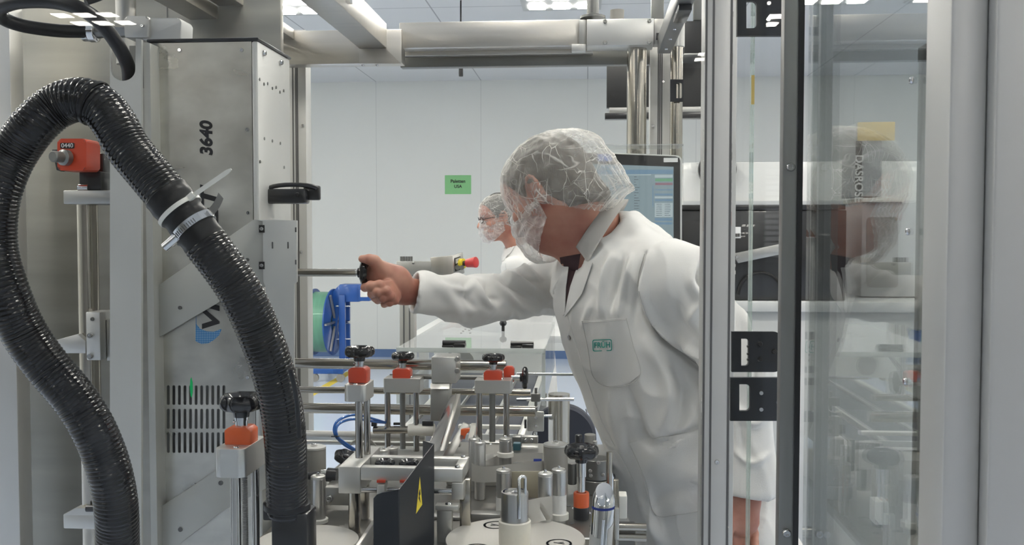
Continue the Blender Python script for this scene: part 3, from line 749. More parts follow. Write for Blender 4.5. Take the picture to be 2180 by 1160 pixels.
bm = BM(); cyl(bm, (p.x, 2.58, at(1441, 101, 2.58).z), (p.x, 2.58, p.z+.03), .021, seg=32, bev=.001); obj('collar', bm, 'alu', t)
def grip(parent, x0, y0, x1, y1, hx0, hy0, hx1, hy1, Y, d=.008, screws=(), r=9, corners=(0,1,1,0), m='blackmetal'):
    outer = [at(x, y, Y) for x, y in rrect(x0, y0, x1, y1, r, corners=corners)]
    hole = [at(x, y, Y) for x, y in rrect(hx0, hy0, hx1, hy1, min(r, (hx1-hx0)*.45), corners=(0,1,1,0))]
    bm = BM(); plate_with_holes(bm, outer, [hole], (0, d, 0)); o = obj('grip_plate', bm, m, parent)
    for s in screws: screw(o, at(*s, Y-.0003), r=.0035, m='chrome')
    return o
grip(t, 1427, 169, 1455, 216, 1439, 176, 1452, 209, 2.55, r=3, corners=(0,0,0,0))
def profile_post(nm, lab, x0, x1, Y, depth, y0=None, z0=0.0, z1=None, grooves=(.3, .7), m='profile', bolts=()):
    a = at(x0, 500, Y); b_ = at(x1, 500, Y); z1 = zt if z1 is None else z1
    t = thing(nm, lab, 'post', ((a.x+b_.x)/2, Y+depth/2, z0))
    bm = BM(); box2(bm, (a.x, Y, z0), (b_.x, Y+depth, z1), .002); obj('profile', bm, m, t)
    for g in grooves:
        xx = a.x+(b_.x-a.x)*g; bm = BM(); box2(bm, (xx-.0018, Y-.0008, z0+.01), (xx+.0018, Y-.0002, z1-.01)); obj('groove', bm, 'profile_shadow', t)
    for q_ in bolts: screw(t, at(*q_, Y-.0005), r=.0042)
    return t
profile_post('guard_post', 'aluminium rear guard post beside the numbered machine box', 606, 654, 2.60, .05, grooves=(.42, .55, .62), bolts=((645, 267), (641, 536)))
profile_post('guard_post', 'aluminium rear guard post between the two round stainless posts', 1382, 1432, 2.63, .05, grooves=(.35, .42, .5), bolts=((1390, 268), (1412, 174)))
profile_post('guard_post', 'wide aluminium corner post in front of the white coat', 1497, 1566, 1.62, .05, z1=2.12, grooves=(.05, .27, .82), bolts=((1526, 983),))

# front sliding pane: the photograph is taken through it
GP = 1.0
a = at(-60, 500, GP); b_ = at(1497, 500, GP)
bm = BM(); box2(bm, (a.x, GP, .62), (b_.x, GP+.005, 2.05)); tag(obj('acrylic_screen', bm, 'acrylic_front'), 'large clear acrylic front pane of the machine guard, reflecting the ceiling lights', 'acrylic pane')

# right side: fixed clear pane between corner post and hinge post, hinges, swung-open door
t = thing('fixed_pane', 'narrow clear pane with a greenish edge between the corner post and the bronze hinge post', 'acrylic pane', at(1600, 800, 1.25))
bm = BM(); a = at(1556, 500, 1.245); b_ = at(1664, 500, 1.245); box2(bm, (a.x, 1.240, .55), (b_.x, 1.245, 2.1)); obj('sheet', bm, 'acrylic', t)
bm = BM(); a = at(1600, 500, 1.28); box2(bm, (a.x-.0008, 1.2900, .55), (a.x+.0008, 1.2998, 2.1)); obj('sheet_edge', bm, 'acrylic_edge', t)
bm = BM(); a = at(1605, 500, 1.28); box2(bm, (a.x-.0005, 1.2900, .55), (a.x+.0004, 1.2998, 2.1)); obj('sheet_edge', bm, 'acrylic_edge', t)
bm = BM(); pbox(bm, 1600, 160, 1606, 222, 1.288, .001, 0); obj('ochre_sticker', bm, 'note', t)
HY = 1.27
t = thing('door_hinge', 'upper black hinge plate with a D-shaped opening, at the top right', 'hinge', at(1620, 30, HY), 'black door hinges')
grip(t, 1569, -30, 1674, 76, 1589, 2, 1611, 60, HY, screws=((1636, 8), (1671, 20), (1635, 42)), corners=(0,0,0,0))
t = thing('door_hinge', 'middle black hinge plate with rounded right corners, above its twin', 'hinge', at(1610, 750, HY), 'black door hinges')
grip(t, 1558, 706, 1662, 792, 1578, 721, 1594, 779, HY, screws=(), r=14)
for s in ((1618, 732), (1648, 748), (1618, 765)): screw(t, at(*s, HY-.0003), r=.0035, m='black')
for k in (736, 752, 764): B(1591, k, 1596, k+4, HY-.001, .006, 'black', 'tooth', t, 0)
t = thing('door_hinge', 'lowest black hinge plate with three bright socket screws', 'hinge', at(1610, 850, HY), 'black door hinges')
grip(t, 1555, 804, 1664, 896, 1574, 818, 1597, 875, HY, screws=((1620, 836), (1656, 856), (1620, 871)), corners=(0,0,0,0))
# open door leaf (plane almost along the line of sight)
DX = .250
yA, yB = 1.12, .60
def door_pt(px, z): # where a pixel column meets the door plane
    p = onx(px, 580, DX); return p.y
t = thing('guard_door', 'clear acrylic guard door swung open towards the viewer, mirroring the man', 'door', (DX, (yA+yB)/2, .55))
yf0 = 1.10; yn = door_pt(1993, 0)
bm = BM(); box2(bm, (DX, yn-.012, .50), (DX+.004, yf0, 2.1)); obj('sheet', bm, 'acrylic_door', t)
bm = BM(); box2(bm, (DX+.0042, yn-.012, .50), (DX+.0069, yf0, 2.1)); obj('sheet', bm, 'acrylic_door', t)  # second sheet added to strengthen the mirrored image
bm = BM(); a = at(1664, 500, yf0); b_ = at(1704, 500, yf0); box2(bm, (a.x, yf0, .45), (b_.x, yf0+.018, 2.1), .002); obj('hinge_stile', bm, 'profile_dark', t)
bm = BM(); box2(bm, (b_.x-.0045, yf0-.002, .45), (b_.x+.0015, yf0-.0003, 2.1)); obj('seal', bm, 'black', t)
screw(t, at(1683, 356, yf0-.0005), r=.0052); screw(t, at(1674, 1134, yf0-.0005), r=.0052)
bm = BM(); box2(bm, (DX-.004, yn-.055, .45), (DX+.016, yn-.014, 2.1), .002); obj('lock_stile', bm, 'profile', t)
# locking bar on the door plane seen as a thin double line
yb = door_pt(1934, 0)
zt_ = onx(1940, 108, DX).z
bm = BM(); box2(bm, (DX+.008, yb, .5), (DX+.013, yb+.010, zt_), .001); obj('locking_bar', bm, 'alu_dark', t)
bm = BM(); box2(bm, (DX+.008, yb-.008, zt_-.008), (DX+.026, yb+.012, zt_+.004), .001); obj('bar_catch', bm, 'alu_dark', t)
for q_ in ((1944, 171), (1936, 493), (1931, 812)):
    p = onx(*q_, DX); screw(t, (DX-.0003, p.y, p.z), (-1, 0, 0), .0028)
# ochre label standing on the far side of the door sheet
pa, pb = onx(1826, 260, DX), onx(1905, 299, DX)
# near frame of the enclosure at the right edge of the view
t = thing('near_frame', 'wide pale aluminium frame closest to the viewer along the right edge', 'frame', at(2100, 1000, .62))
bm = BM(); a = at(2016, 500, .56); b_ = at(2096, 500, .56); box2(bm, (a.x, .56, .4), (b_.x, .60, 2.1), .002); obj('stile', bm, 'profile', t)
bm = BM(); box2(bm, (b_.x+.0003, .565, .4), (b_.x+.0055, .60, 2.1)); obj('groove_seal', bm, 'profile_shadow', t)
bm = BM(); c = at(2113, 500, .55); box2(bm, (c.x, .55, .4), (c.x+.12, .60, 2.1), .002); obj('cover_panel', bm, 'profile', t)

# ------------------------------------------------------------------ left: cabinet side, round post, bracket
YP = 2.15
t = thing('stainless_partition', 'tall brushed stainless rear panel behind the black hose at left', 'panel', (at(200, 900, YP).x, YP, 0))
a = at(-500, 500, YP); b_ = at(602, 500, YP)
bm = BM(); box2(bm, (a.x, YP, 0), (b_.x, YP+.02, zt-.02), .002); obj('sheet', bm, 'steel_panel', t)
c = at(357, 50, YP); bm = BM(); box2(bm, (c.x-.0015, YP-.001, .2), (c.x+.0015, YP-.0002, zt-.02)); obj('seam', bm, 'profile_shadow', t)
a = at(-80, 500, 1.95); b_ = at(29, 500, 1.95)
bm = BM(); box2(bm, (a.x, 1.95, 0), (b_.x, 2.0, 2.1), .003); tag(obj('enclosure_stile', bm, 'alu_light'), 'pale upright stile at the far left edge behind the hose', 'post')
# round guide post with clamps
YG = 1.60
t = thing('guide_post', 'thick polished vertical guide post behind the left hose with clamp blocks', 'post', (at(185, 900, YG).x, YG, .3))
p = at(185, 405, YG); bm = BM(); cyl(bm, (p.x, YG, .3), (p.x, YG, p.z), .0175, seg=32); obj('tube', bm, 'tube', t)
B(134, 405, 236, 434, YG-.035, .07, 'alu', 'top_block', t, .002)
B(134, 1094, 205, 1127, YG-.03, .06, 'alu_light', 'lower_block', t, .002)
bm = BM(); pprism(bm, [(134, 1097), (205, 1097), (222, 1082), (160, 1082)], YG-.03, .03, 0); obj('lower_block_top', bm, 'alu_light', t)
B(182, 664, 214, 767, YG-.05, .05, 'alu_light', 'clamp_jaw', t, .002)
B(215, 700, 232, 755, YG-.02, .03, 'alu_dark', 'clamp_spacer', t, .001)
B(226, 680, 241, 768, YG-.03, .05, 'alu', 'clamp_plate', t, .001)
for q_ in ((193, 714), (193, 758)): screw(t, at(*q_, YG-.0505), r=.0055)
screw(t, at(197, 679, YG-.0505), r=.0035, m='alu_dark')
bm = BM(); cyl(bm, at(214, 680, YG-.03), at(241, 672, YG+.0), .0035); obj('clamp_lever', bm, 'chrome', t)
bm = BM(); prism(bm, [at(104, 728, YG-.03), at(165, 711, YG-.03), at(182, 726, YG-.03), at(182, 752, YG-.03), at(135, 752, YG-.03)], (0, .025, 0), .001); obj('side_arm', bm, 'alu_light', t)
bm = BM(); cyl(bm, at(185, 1082, YG-.03), at(207, 1082, YG-.03), .006); obj('locking_knob', bm, 'black', t)
# red position indicator on the top
t = thing('position_indicator', 'red-orange digital position indicator with a dark knob on top of the guide post', 'indicator', at(180, 405, YG))
B(168, 365, 215, 404, YG-.02, .04, 'black', 'gearbox', t, .002); B(196, 326, 220, 404, YG+.0, .03, 'black', 'bearing', t, .002)
bm = BM(); prism(bm, [at(x, y, YG-.065) for x, y in rrect(122, 295, 184, 363, 8)], (0, .045, 0), .003); obj('housing', bm, 'redorange', t)
bm = BM(); prism(bm, [at(x, y, YG-.066) for x, y in rrect(128, 304, 158, 316, 2)], (0, .002, 0)); obj('counter_window', bm, 'black', t)
finish('counter_digits', text_mesh('0440', .0105, facing(at(143, 310, YG-.0665)), .0002), 'paper_white', t)
p = at(143, 336, YG-.066); bm = BM(); lathe(bm, [(.0135, 0), (.0135, .010), (.0095, .013), (.0095, .030), (.008, .032)], p, (-.25, -1, 0), 24); obj('input_shaft', bm, 'alu_dark', t)
bm = BM(); prism(bm, [at(x, y, YG-.03) for x, y in [(110, 318), (122, 318), (134, 345), (130, 365), (120, 362)]], (0, .012, 0), .001); obj('hand_lever', bm, 'black', t)
p = at(179, 400, YG-.02); bm = BM(); cyl(bm, p+Vector((-.006, -.006, 0)), p+Vector((.012, -.006, 0)), .006); obj('pipe_clip', bm, 'chrome', t)

# tall U-notched mounting bracket
YB = 1.52
t = thing('mounting_bracket', 'tall light aluminium bracket with a U-shaped notch at its top', 'bracket', at(270, 1160, YB))
out = [(232, 84), (233, 85)]
outer = [(232, 82), (235, 82), (236, 146)] + [(262+26*math.cos(a), 147+24*math.sin(a)) for a in [math.pi-k*math.pi/12 for k in range(13)]] + [(289, 82), (301, 82), (301, 1300), (234, 1300)]
oo = [at(x, y, YB) for x, y in [(234, 82), (236, 150)]] + [at(262+26*math.cos(math.pi-k*math.pi/12), 148+24*math.sin(math.pi-k*math.pi/12), YB) for k in range(13)] + [at(x, y, YB) for x, y in [(289, 82), (301, 84), (301, 1300), (234, 1300)]]
bm = BM()
vs = [bm.verts.new(p) for p in oo]; es = [bm.edges.new((vs[i], vs[(i+1) % len(vs)])) for i in range(len(vs))]
r_ = bmesh.ops.triangle_fill(bm, use_beauty=True, edges=es); fs = [g for g in r_['geom'] if isinstance(g, bmesh.types.BMFace)]
ex = bmesh.ops.extrude_face_region(bm, geom=fs); bmesh.ops.translate(bm, vec=(0, .006, 0), verts=[g for g in ex['geom'] if isinstance(g, bmesh.types.BMVert)])
obj('front_flange', bm, 'plate_light', t)
a = at(300.5, 90, YB); bm = BM(); box2(bm, (a.x, YB+.0065, at(300, 1300, YB).z), (a.x+.012, YB+.07, a.z), .001); obj('side_flange', bm, 'plate_mid', t)
a = at(238, 82, YB); b_ = at(288, 175, YB); bm = BM(); box2(bm, (a.x, YB+.06, b_.z), (b_.x, YB+.064, a.z), .0); obj('inner_web', bm, 'alu_dark', t)  # web coloured dark to deepen the shade inside the notch

# ------------------------------------------------------------------ labelling head (numbered box)
YV = 1.56
t = thing('labelling_head', 'tall stainless labelling head numbered 3640 with ventilation slots and a dark lid edge', 'machine box', at(430, 1160, YV))
a = at(318, 92, YV); b_ = at(535, 92, YV); zb0 = at(400, 1290, YV).z; dpt = .17
# front sheet with slots
outer = [(a.x, YV, zb0), (b_.x, YV, zb0), (b_.x, YV, a.z), (a.x, YV, a.z)]
holes = []
for r0, r1 in ((820, 862), (870, 913), (920, 964)):
    for k in range(13):
        x = 331.5+k*11.85
        holes.append([at(px_, py_, YV) for px_, py_ in rrect(x, r0, x+6, r1, 2.9, n=3)])
bm = BM(); plate_with_holes(bm, outer, holes, (0, .002, 0)); fs_ = obj('front_sheet', bm, 'steel_box', t, smooth=20)
bm = BM(); box2(bm, (a.x, YV+.0025, zb0), (a.x+.002, YV+dpt, a.z)); box2(bm, (a.x, YV+dpt-.002, zb0), (b_.x, YV+dpt, a.z)); box2(bm, (a.x+.0025, YV+.04, at(400, 975, YV).z), (b_.x-.003, YV+.045, at(400, 810, YV).z)); obj('inner_housing', bm, 'profile_dark', t)
bm = BM(); box2(bm, (b_.x+.0003, YV-.002, zb0), (b_.x+.012, YV+dpt, a.z+.001), .004); obj('side_sheet', bm, 'plate_light', t)
bm = BM(); box2(bm, (a.x-.004, YV-.004, a.z+.001), (b_.x+.014, YV+dpt+.004, a.z+.0065), .003); obj('lid_edge', bm, 'black', t)
for q_ in ((383, 107), (515, 107), (527, 276), (529, 453), (327, 825), (528, 803), (322, 106)): screw(t, at(*q_, YV-.0003), r=.0035)
sx = b_.x+.0123
def sidept(px, py): return onx(px, py, sx)
bm = BM()
for q_ in ((553, 169), (562, 179), (570, 178), (580, 188), (588, 186), (596, 196), (604, 193), (563, 295), (580, 300), (597, 305), (554, 344), (605, 356)):
    p = sidept(*q_); cyl(bm, (sx-.0005, p.y, p.z), (sx+.0006, p.y, p.z), .0028, seg=10)
obj('punched_holes', bm, 'alu_dark', t)
for q_ in ((561, 113), (597, 133)): p = sidept(*q_); screw(t, (sx, p.y, p.z), (1, 0, 0), .005)
# machine number and vertical brand lettering
mt = facing(at(440, 295, YV-.0006), roll=math.pi/2)
finish('machine_number', text_mesh('3640', .029, mt, .0003, shear=.15, bold=.0011), 'ink', fs_)
mt = facing(at(449, 556, YV-.0006), roll=math.pi/2)
finish('brand_lettering', text_mesh('VIDEOJET', .042, mt @ Matrix.Diagonal((1.36, 1, 1, 1)), .0003, shear=.2, bold=.0012), 'ink', fs_)
# blue dotted swoosh beneath the lettering
def dotted():
    m, nt, b = newmat('dotted_blue_print'); N, L = nt.nodes, nt.links
    tc = N.new('ShaderNodeTexCoord'); mp = N.new('ShaderNodeMapping'); mp.inputs['Rotation'].default_value = (math.pi/2, 0, 0)
    vo = N.new('ShaderNodeTexVoronoi'); vo.inputs['Scale'].default_value = 330; vo.inputs['Randomness'].default_value = 0
    L.new(tc.outputs['Object'], mp.inputs['Vector']); L.new(mp.outputs[0], vo.inputs['Vector'])
    cr = N.new('ShaderNodeValToRGB'); cr.color_ramp.elements[0].position = .30; cr.color_ramp.elements[0].color = (.30,.48,.62,1); cr.color_ramp.elements[1].position = .42; cr.color_ramp.elements[1].color = (.01,.16,.42,1)
    L.new(vo.outputs['Distance'], cr.inputs[0]); L.new(cr.outputs[0], b.inputs['Base Color']); b.inputs['Roughness'].default_value = .4
    return m
M['dots'] = dotted()
bm = BM(); prism(bm, [at(x, y, YV-.0005) for x, y in [(417, 665), (418, 690), (426, 700), (440, 705), (455, 706), (472, 700), (466, 714), (455, 724), (443, 731), (428, 732), (416, 726)]], (0, .0004, 0)); obj('blue_emblem', bm, 'dots', fs_)
bm = BM(); prism(bm, [at(x, y, YV-.0008) for x, y in [(405, 808), (407, 803), (410, 815), (410, 835), (408, 846), (406, 844), (404, 825)]], (0, .0005, 0)); obj('green_indicator', bm, 'green_led', fs_)
# diagonal brackets in front of the head
YD = 1.545
t = thing('diagonal_bracket', 'light metal mounting bracket widening diagonally up to the right across the labelling head', 'bracket', at(480, 560, YD))
bm = BM(); pprism(bm, [(329, 613), (539, 468), (566, 468), (566, 610), (470, 640), (329, 724)], YD, .004, .0006); obj('diagonal_plate', bm, 'plate_mid', t)
bm = BM(); pprism(bm, [(539, 467), (632, 469), (632, 600), (626, 604), (626, 880), (600, 1000), (569, 1000), (566, 610), (560, 600), (560, 470)], YD-.006, .0055, .0006); obj('upright_plate', bm, 'plate_light', t)
for y_ in (487, 565):
    bm = BM(); pbox(bm, 551, y_-8, 563, y_+8, YD-.0072, .001, 0); obj('slot', bm, 'black', t); screw(t, at(557, y_, YD-.0075), r=.0035)
bm = BM()
for q_ in ((580, 522), (613, 522)): pbox(bm, q_[0]-1.5, q_[1]-7, q_[0]+1.5, q_[1]+7, YD-.0068, .0006, 0)
for q_ in ((629.5, 489), (629.5, 558)): pbox(bm, q_[0]-1.5, q_[1]-5, q_[0]+1.5, q_[1]+5, YD-.0068, .0006, 0)
obj('slit', bm, 'profile_shadow', t)
bm = BM()
for q_ in ((383, 655), (328, 655), (527, 553)): lathe(bm, [(.0032, 0), (.0032, .001)], at(*q_, YD-.0005), (0, -1, 0), 14)
obj('drilled_holes', bm, 'profile_shadow', t)
t = thing('diagonal_bracket', 'lower light metal bracket rising diagonally under the ventilation slots', 'bracket', at(420, 1100, YD))
bm = BM(); pprism(bm, [(334, 1084), (455, 1005), (560, 930), (566, 1040), (470, 1090), (380, 1160), (334, 1165)], YD, .004, .0006); obj('diagonal_plate', bm, 'plate_mid', t)
bm = BM()
for q_ in ((470, 1028), (384, 1127)): lathe(bm, [(.004, 0), (.004, .001)], at(*q_, YD-.0005), (0, -1, 0), 14)
obj('drilled_holes', bm, 'profile_shadow', t)
# black clasp on the side
t = thing('cable_clasp', 'glossy black clasp sticking out from the side of the numbered labelling head', 'clasp', at(610, 412, 1.60))
bm = BM(); pbox(bm, 565, 402, 650, 433, 1.60, .03, .004); obj('clasp_body', bm, 'black', t)
bm = BM(); arc = [at(573+34*(1-math.cos(k*math.pi/10))*1.5, 402-9*math.sin(k*math.pi/10), 1.61) for k in range(11)]
tube(bm, arc, .004, 10); obj('clasp_strap', bm, 'black', t)
bm = BM(); pbox(bm, 645, 395, 680, 426, 1.615, .012, .003); obj('clasp_tongue', bm, 'black', t)
screw(t, at(633, 414, 1.599), r=.004, m='black')

# connector, gland and cable loop at the top left
YC = 1.66
t = thing('cast_connector', 'cast grey connector housing standing on the top of the labelling head', 'connector', at(330, 84, YC))
bm = BM(); prism(bm, [at(x, y, YC) for x, y in rrect(303, 38, 386, 85, 9, corners=(1,1,0,0))], (0, .05, 0), .003); obj('housing', bm, 'paint', t)
bm = BM(); prism(bm, [at(x, y, YC-.01) for x, y in rrect(264, 34, 316, 80, 7, corners=(1,1,0,0))], (0, .045, 0), .003); obj('front_shell', bm, 'alu_light', t)
bm = BM(); cyl(bm, at(282, 62, YC+.01), at(252, 62, YC+.01), .016, seg=6); cyl(bm, at(262, 62, YC+.01), at(205, 68, YC+.01), .012); obj('hex_adapter', bm, 'alu_dark', t)
screw(t, at(303, 55, YC-.0108), r=.003)
p0, p1 = at(208, 68, YC+.01), at(175, 68, YC+.01); d = (p1-p0)
bm = BM(); lathe(bm, [(.0155, 0), (.0185, .002), (.0185, d.length*.45), (.016, d.length*.5), (.017, d.length*.55), (.017, d.length*.9), (.012, d.length)], p0, d, 28, fn=lambda t_, r_, h_: 1+.02*math.cos(12*t_))
obj('cable_gland', bm, 'chrome', t)
pts = [(178, 67, YC), (120, 65, 1.62), (50, 55, 1.58), (5, 38, 1.54), (0, 18, 1.5), (40, 4, 1.48), (110, 3, 1.47), (170, 18, 1.46), (215, 50, 1.47), (250, 95, 1.50), (272, 140, 1.535), (276, 180, 1.56)]
bm = BM(); tube(bm, smooth_path([at(*p) for p in pts], 10), .0118, 16)
tag(obj('power_cable', bm, 'rubber'), 'thick black cable looping from the cable gland into the U-shaped notch', 'cable')
pts = [(183, 5, 1.72), (210, -4, 1.74), (240, -18, 1.76)]
bm = BM(); tube(bm, smooth_path([at(*p) for p in pts], 8), .006, 12); tag(obj('thin_cable', bm, 'rubber'), 'thin black cable leaving the top edge above the connector', 'cable')
bm = BM(); p = at(268, 34, 1.9); cyl(bm, (p.x, 1.9, p.z-.1), (p.x, 1.9, p.z+.25), .02); tag(obj('upright_pipe', bm, 'alu'), 'short upright grey pipe behind the cast connector at the top', 'pipe')

# ------------------------------------------------------------------ corrugated hose
HP = [(252, 1230, 1.20), (251, 1160, 1.19), (245, 1060, 1.17), (220, 962, 1.16), (171, 865, 1.15), (86, 760, 1.14), (42, 690, 1.13), (13, 620, 1.12), (-10, 545, 1.12), (-14, 470, 1.12), (-2, 400, 1.12), (28, 330, 1.13), (72, 268, 1.13), (122, 226, 1.14), (172, 212, 1.14), (214, 228, 1.14), (243, 262, 1.14), (272, 314, 1.14), (322, 375, 1.14), (402, 472, 1.14), (440, 520, 1.14), (512, 622, 1.15), (568, 750, 1.17), (598, 860, 1.19), (609, 960, 1.21), (611, 1060, 1.23), (612, 1090, 1.235)]
def hr(y): return .0272
path = smooth_path([at(*p) for p in HP], 14)
path = resample(path, .0011)
clampA, clampB = at(350, 410, 1.14), at(440, 520, 1.14)
ia = min(range(len(path)), key=lambda i: (path[i]-clampA).length); ib = min(range(len(path)), key=lambda i: (path[i]-clampB).length)
t = thing('suction_hose', 'glossy black corrugated suction hose arching from the lower left over and down to the right', 'hose', path[0])
def corr(s, i):
    w = (s % .0056)/.0056
    return .0262+.0016*math.sin(w*math.pi)**.7 if True else 0
bm = BM(); tube(bm, path[:ia+4], .027, 28, rfn=corr); obj('corrugated_tube', bm, 'hose', t)
bm = BM(); tube(bm, path[ib-4:], .027, 28, rfn=corr); obj('corrugated_tube', bm, 'hose', t)
bm = BM(); mid = path[ia-3:ib+3:3]; n_ = len(mid)
tube(bm, mid, .027, 32, rfn=lambda s, i: .0265+.0022*(1 if .05*n_ < i < .42*n_ else .2)-.0012*(1 if i > .9*n_ or i < 2 else 0)+.0004*math.sin(s*400))
obj('rubber_sleeve', bm, 'rubber', t)
def band(idx, half, r, m, nm, th=.0012, ecc=0.0):
    bm = BM(); c = path[idx]; T_2 = (path[idx+3]-path[idx-3]).normalized()
    lathe(bm, [(r, -half), (r+th, -half), (r+th, half), (r, half)], c, T_2, 40, cap=False)
    return obj(nm, bm, m, t), c, T_2
i1 = min(range(len(path)), key=lambda i: (path[i]-at(396, 438, 1.14)).length)
i2 = min(range(len(path)), key=lambda i: (path[i]-at(427, 472, 1.14)).length)
o_, c, T_2 = band(i1, .0028, .0288, 'white_plastic', 'cable_tie'); tie_ = o_
u = Vector((-T_2.z, 0, T_2.x)); u = u if u.x > 0 else -u      # sideways in the picture plane
hd = c + u*.027 + Vector((0, -.014, .0))
rotm = Matrix((T_2, T_2.cross(u).normalized(), u)).transposed()
bm = BM(); box(bm, hd, (.008, .007, .010), rotm, .001); obj('tie_head', bm, 'white_plastic', tie_)
tip = at(492, 360, 1.12); bm = BM(); dvec = tip-hd; L_ = dvec.length
vv = dvec.normalized(); ww = vv.cross(Vector((0, 1, 0))).normalized()
prism(bm, [hd-ww*.0028, hd+ww*.0028, hd+vv*L_*.9+ww*.0028, tip+ww*.0012, tip-ww*.0012, hd+vv*L_*.9-ww*.0028], (0, .0013, 0)); obj('tie_tail', bm, 'white_plastic', tie_)
o_, c, T_2 = band(i2, .0052, .0284, 'chrome', 'hose_clamp_band', .001)
# loose tongue and worm screw of the clamp
e = c + u*.030; bm = BM(); arc = [e+Vector((0, -.004, 0))+u*(.024*k/6)+T_2*(-.0012*k*k/6) for k in range(7)]
A = [bm.verts.new(p+T_2*.005) for p in arc]; Bv = [bm.verts.new(p-T_2*.005) for p in arc]
for k in range(6): bm.faces.new((A[k], A[k+1], Bv[k+1], Bv[k]))
bmesh.ops.solidify(bm, geom=bm.faces[:], thickness=.001); obj('clamp_tongue', bm, 'chrome', o_)
bm = BM()
for k in range(14):
    a_ = -.9+k*.11; q_ = c + (u*math.sin(a_)+Vector((0, -1, 0))*math.cos(a_))*.0297
    box(bm, q_, (.006, .0006, .0009), Matrix((T_2, (q_-c).normalized(), T_2.cross((q_-c).normalized()))).transposed())
obj('clamp_teeth', bm, 'profile_shadow', o_)
sc_ = c - u*.024 + Vector((0, -.018, 0)); bm = BM(); box(bm, sc_, (.012, .008, .013), rotm, .002); cyl(bm, sc_-u*.014+Vector((0,-.001,0)), sc_+u*.012+Vector((0,-.001,0)), .0058); obj('worm_screw', bm, 'chrome', o_)
band(min(range(len(path)), key=lambda i: (path[i]-at(200, 222, 1.14)).length), .0022, .0285, 'rubber', 'black_cable_tie')
# hose end fitting
e = path[-1]
bm = BM(); lathe(bm, [(.027, 0), (.031, .001), (.031, .008), (.0275, .009)], e+Vector((0, 0, .004)), (0, 0, 1), 36); obj('end_ring', bm, 'rubber', t)
bm = BM(); pbox(bm, 576, 1092, 656, 1300, 1.215, .045, .004); obj('end_connector', bm, 'black', t)
bm = BM(); pbox(bm, 558, 1068, 600, 1110, 1.225, .03, .003); obj('end_bracket', bm, 'black', t)
bm = BM(); tube(bm, smooth_path([at(617, 785, 1.13), at(628, 830, 1.14), at(634, 880, 1.15), at(637, 930, 1.16)], 6), .003, 10); obj('strap_wire', bm, 'rubber', t)

# ------------------------------------------------------------------ hand-wheel adjusters
def star_knob(c, axis, Rk, h, parent, lobes=7, m='knob', nm='star_knob'):
    fn = lambda t_, r_, h_: 1 + (.055*math.cos(lobes*t_) if r_ > Rk*.6 else 0)
    bm = BM()
    lathe(bm, [(Rk*.36, -h*.28), (Rk*.40, 0), (Rk*.80, h*.08), (Rk*.97, h*.28), (Rk, h*.5), (Rk*.95, h*.74), (Rk*.82, h*.88), (Rk*.70, h*.85), (Rk*.45, h*.62), (Rk*.30, h*.62), (Rk*.28, h*.7), (Rk*.02, h*.72)], c, axis, 56, fn)
    return obj(nm, bm, m, parent)
def indicator(cx, Y, y0, y1, w, parent, m='orange', dz=.030):
    a = at(cx-w/2, y0, Y); b_ = at(cx+w/2, y1, Y)
    x0, x1, z0, z1 = a.x, b_.x, b_.z, a.z
    bm = BM(); prism(bm, [(x0+.001, Y-dz/2, z0), (x1-.001, Y-dz/2, z0), (x1-.0005, Y-dz/2, z1-(z1-z0)*.15), (x1-.006, Y-dz/2, z1), (x0+.006, Y-dz/2, z1), (x0+.0005, Y-dz/2, z1-(z1-z0)*.15)], (0, dz, 0), .0018)
    return obj('position_indicator', bm, m, parent)
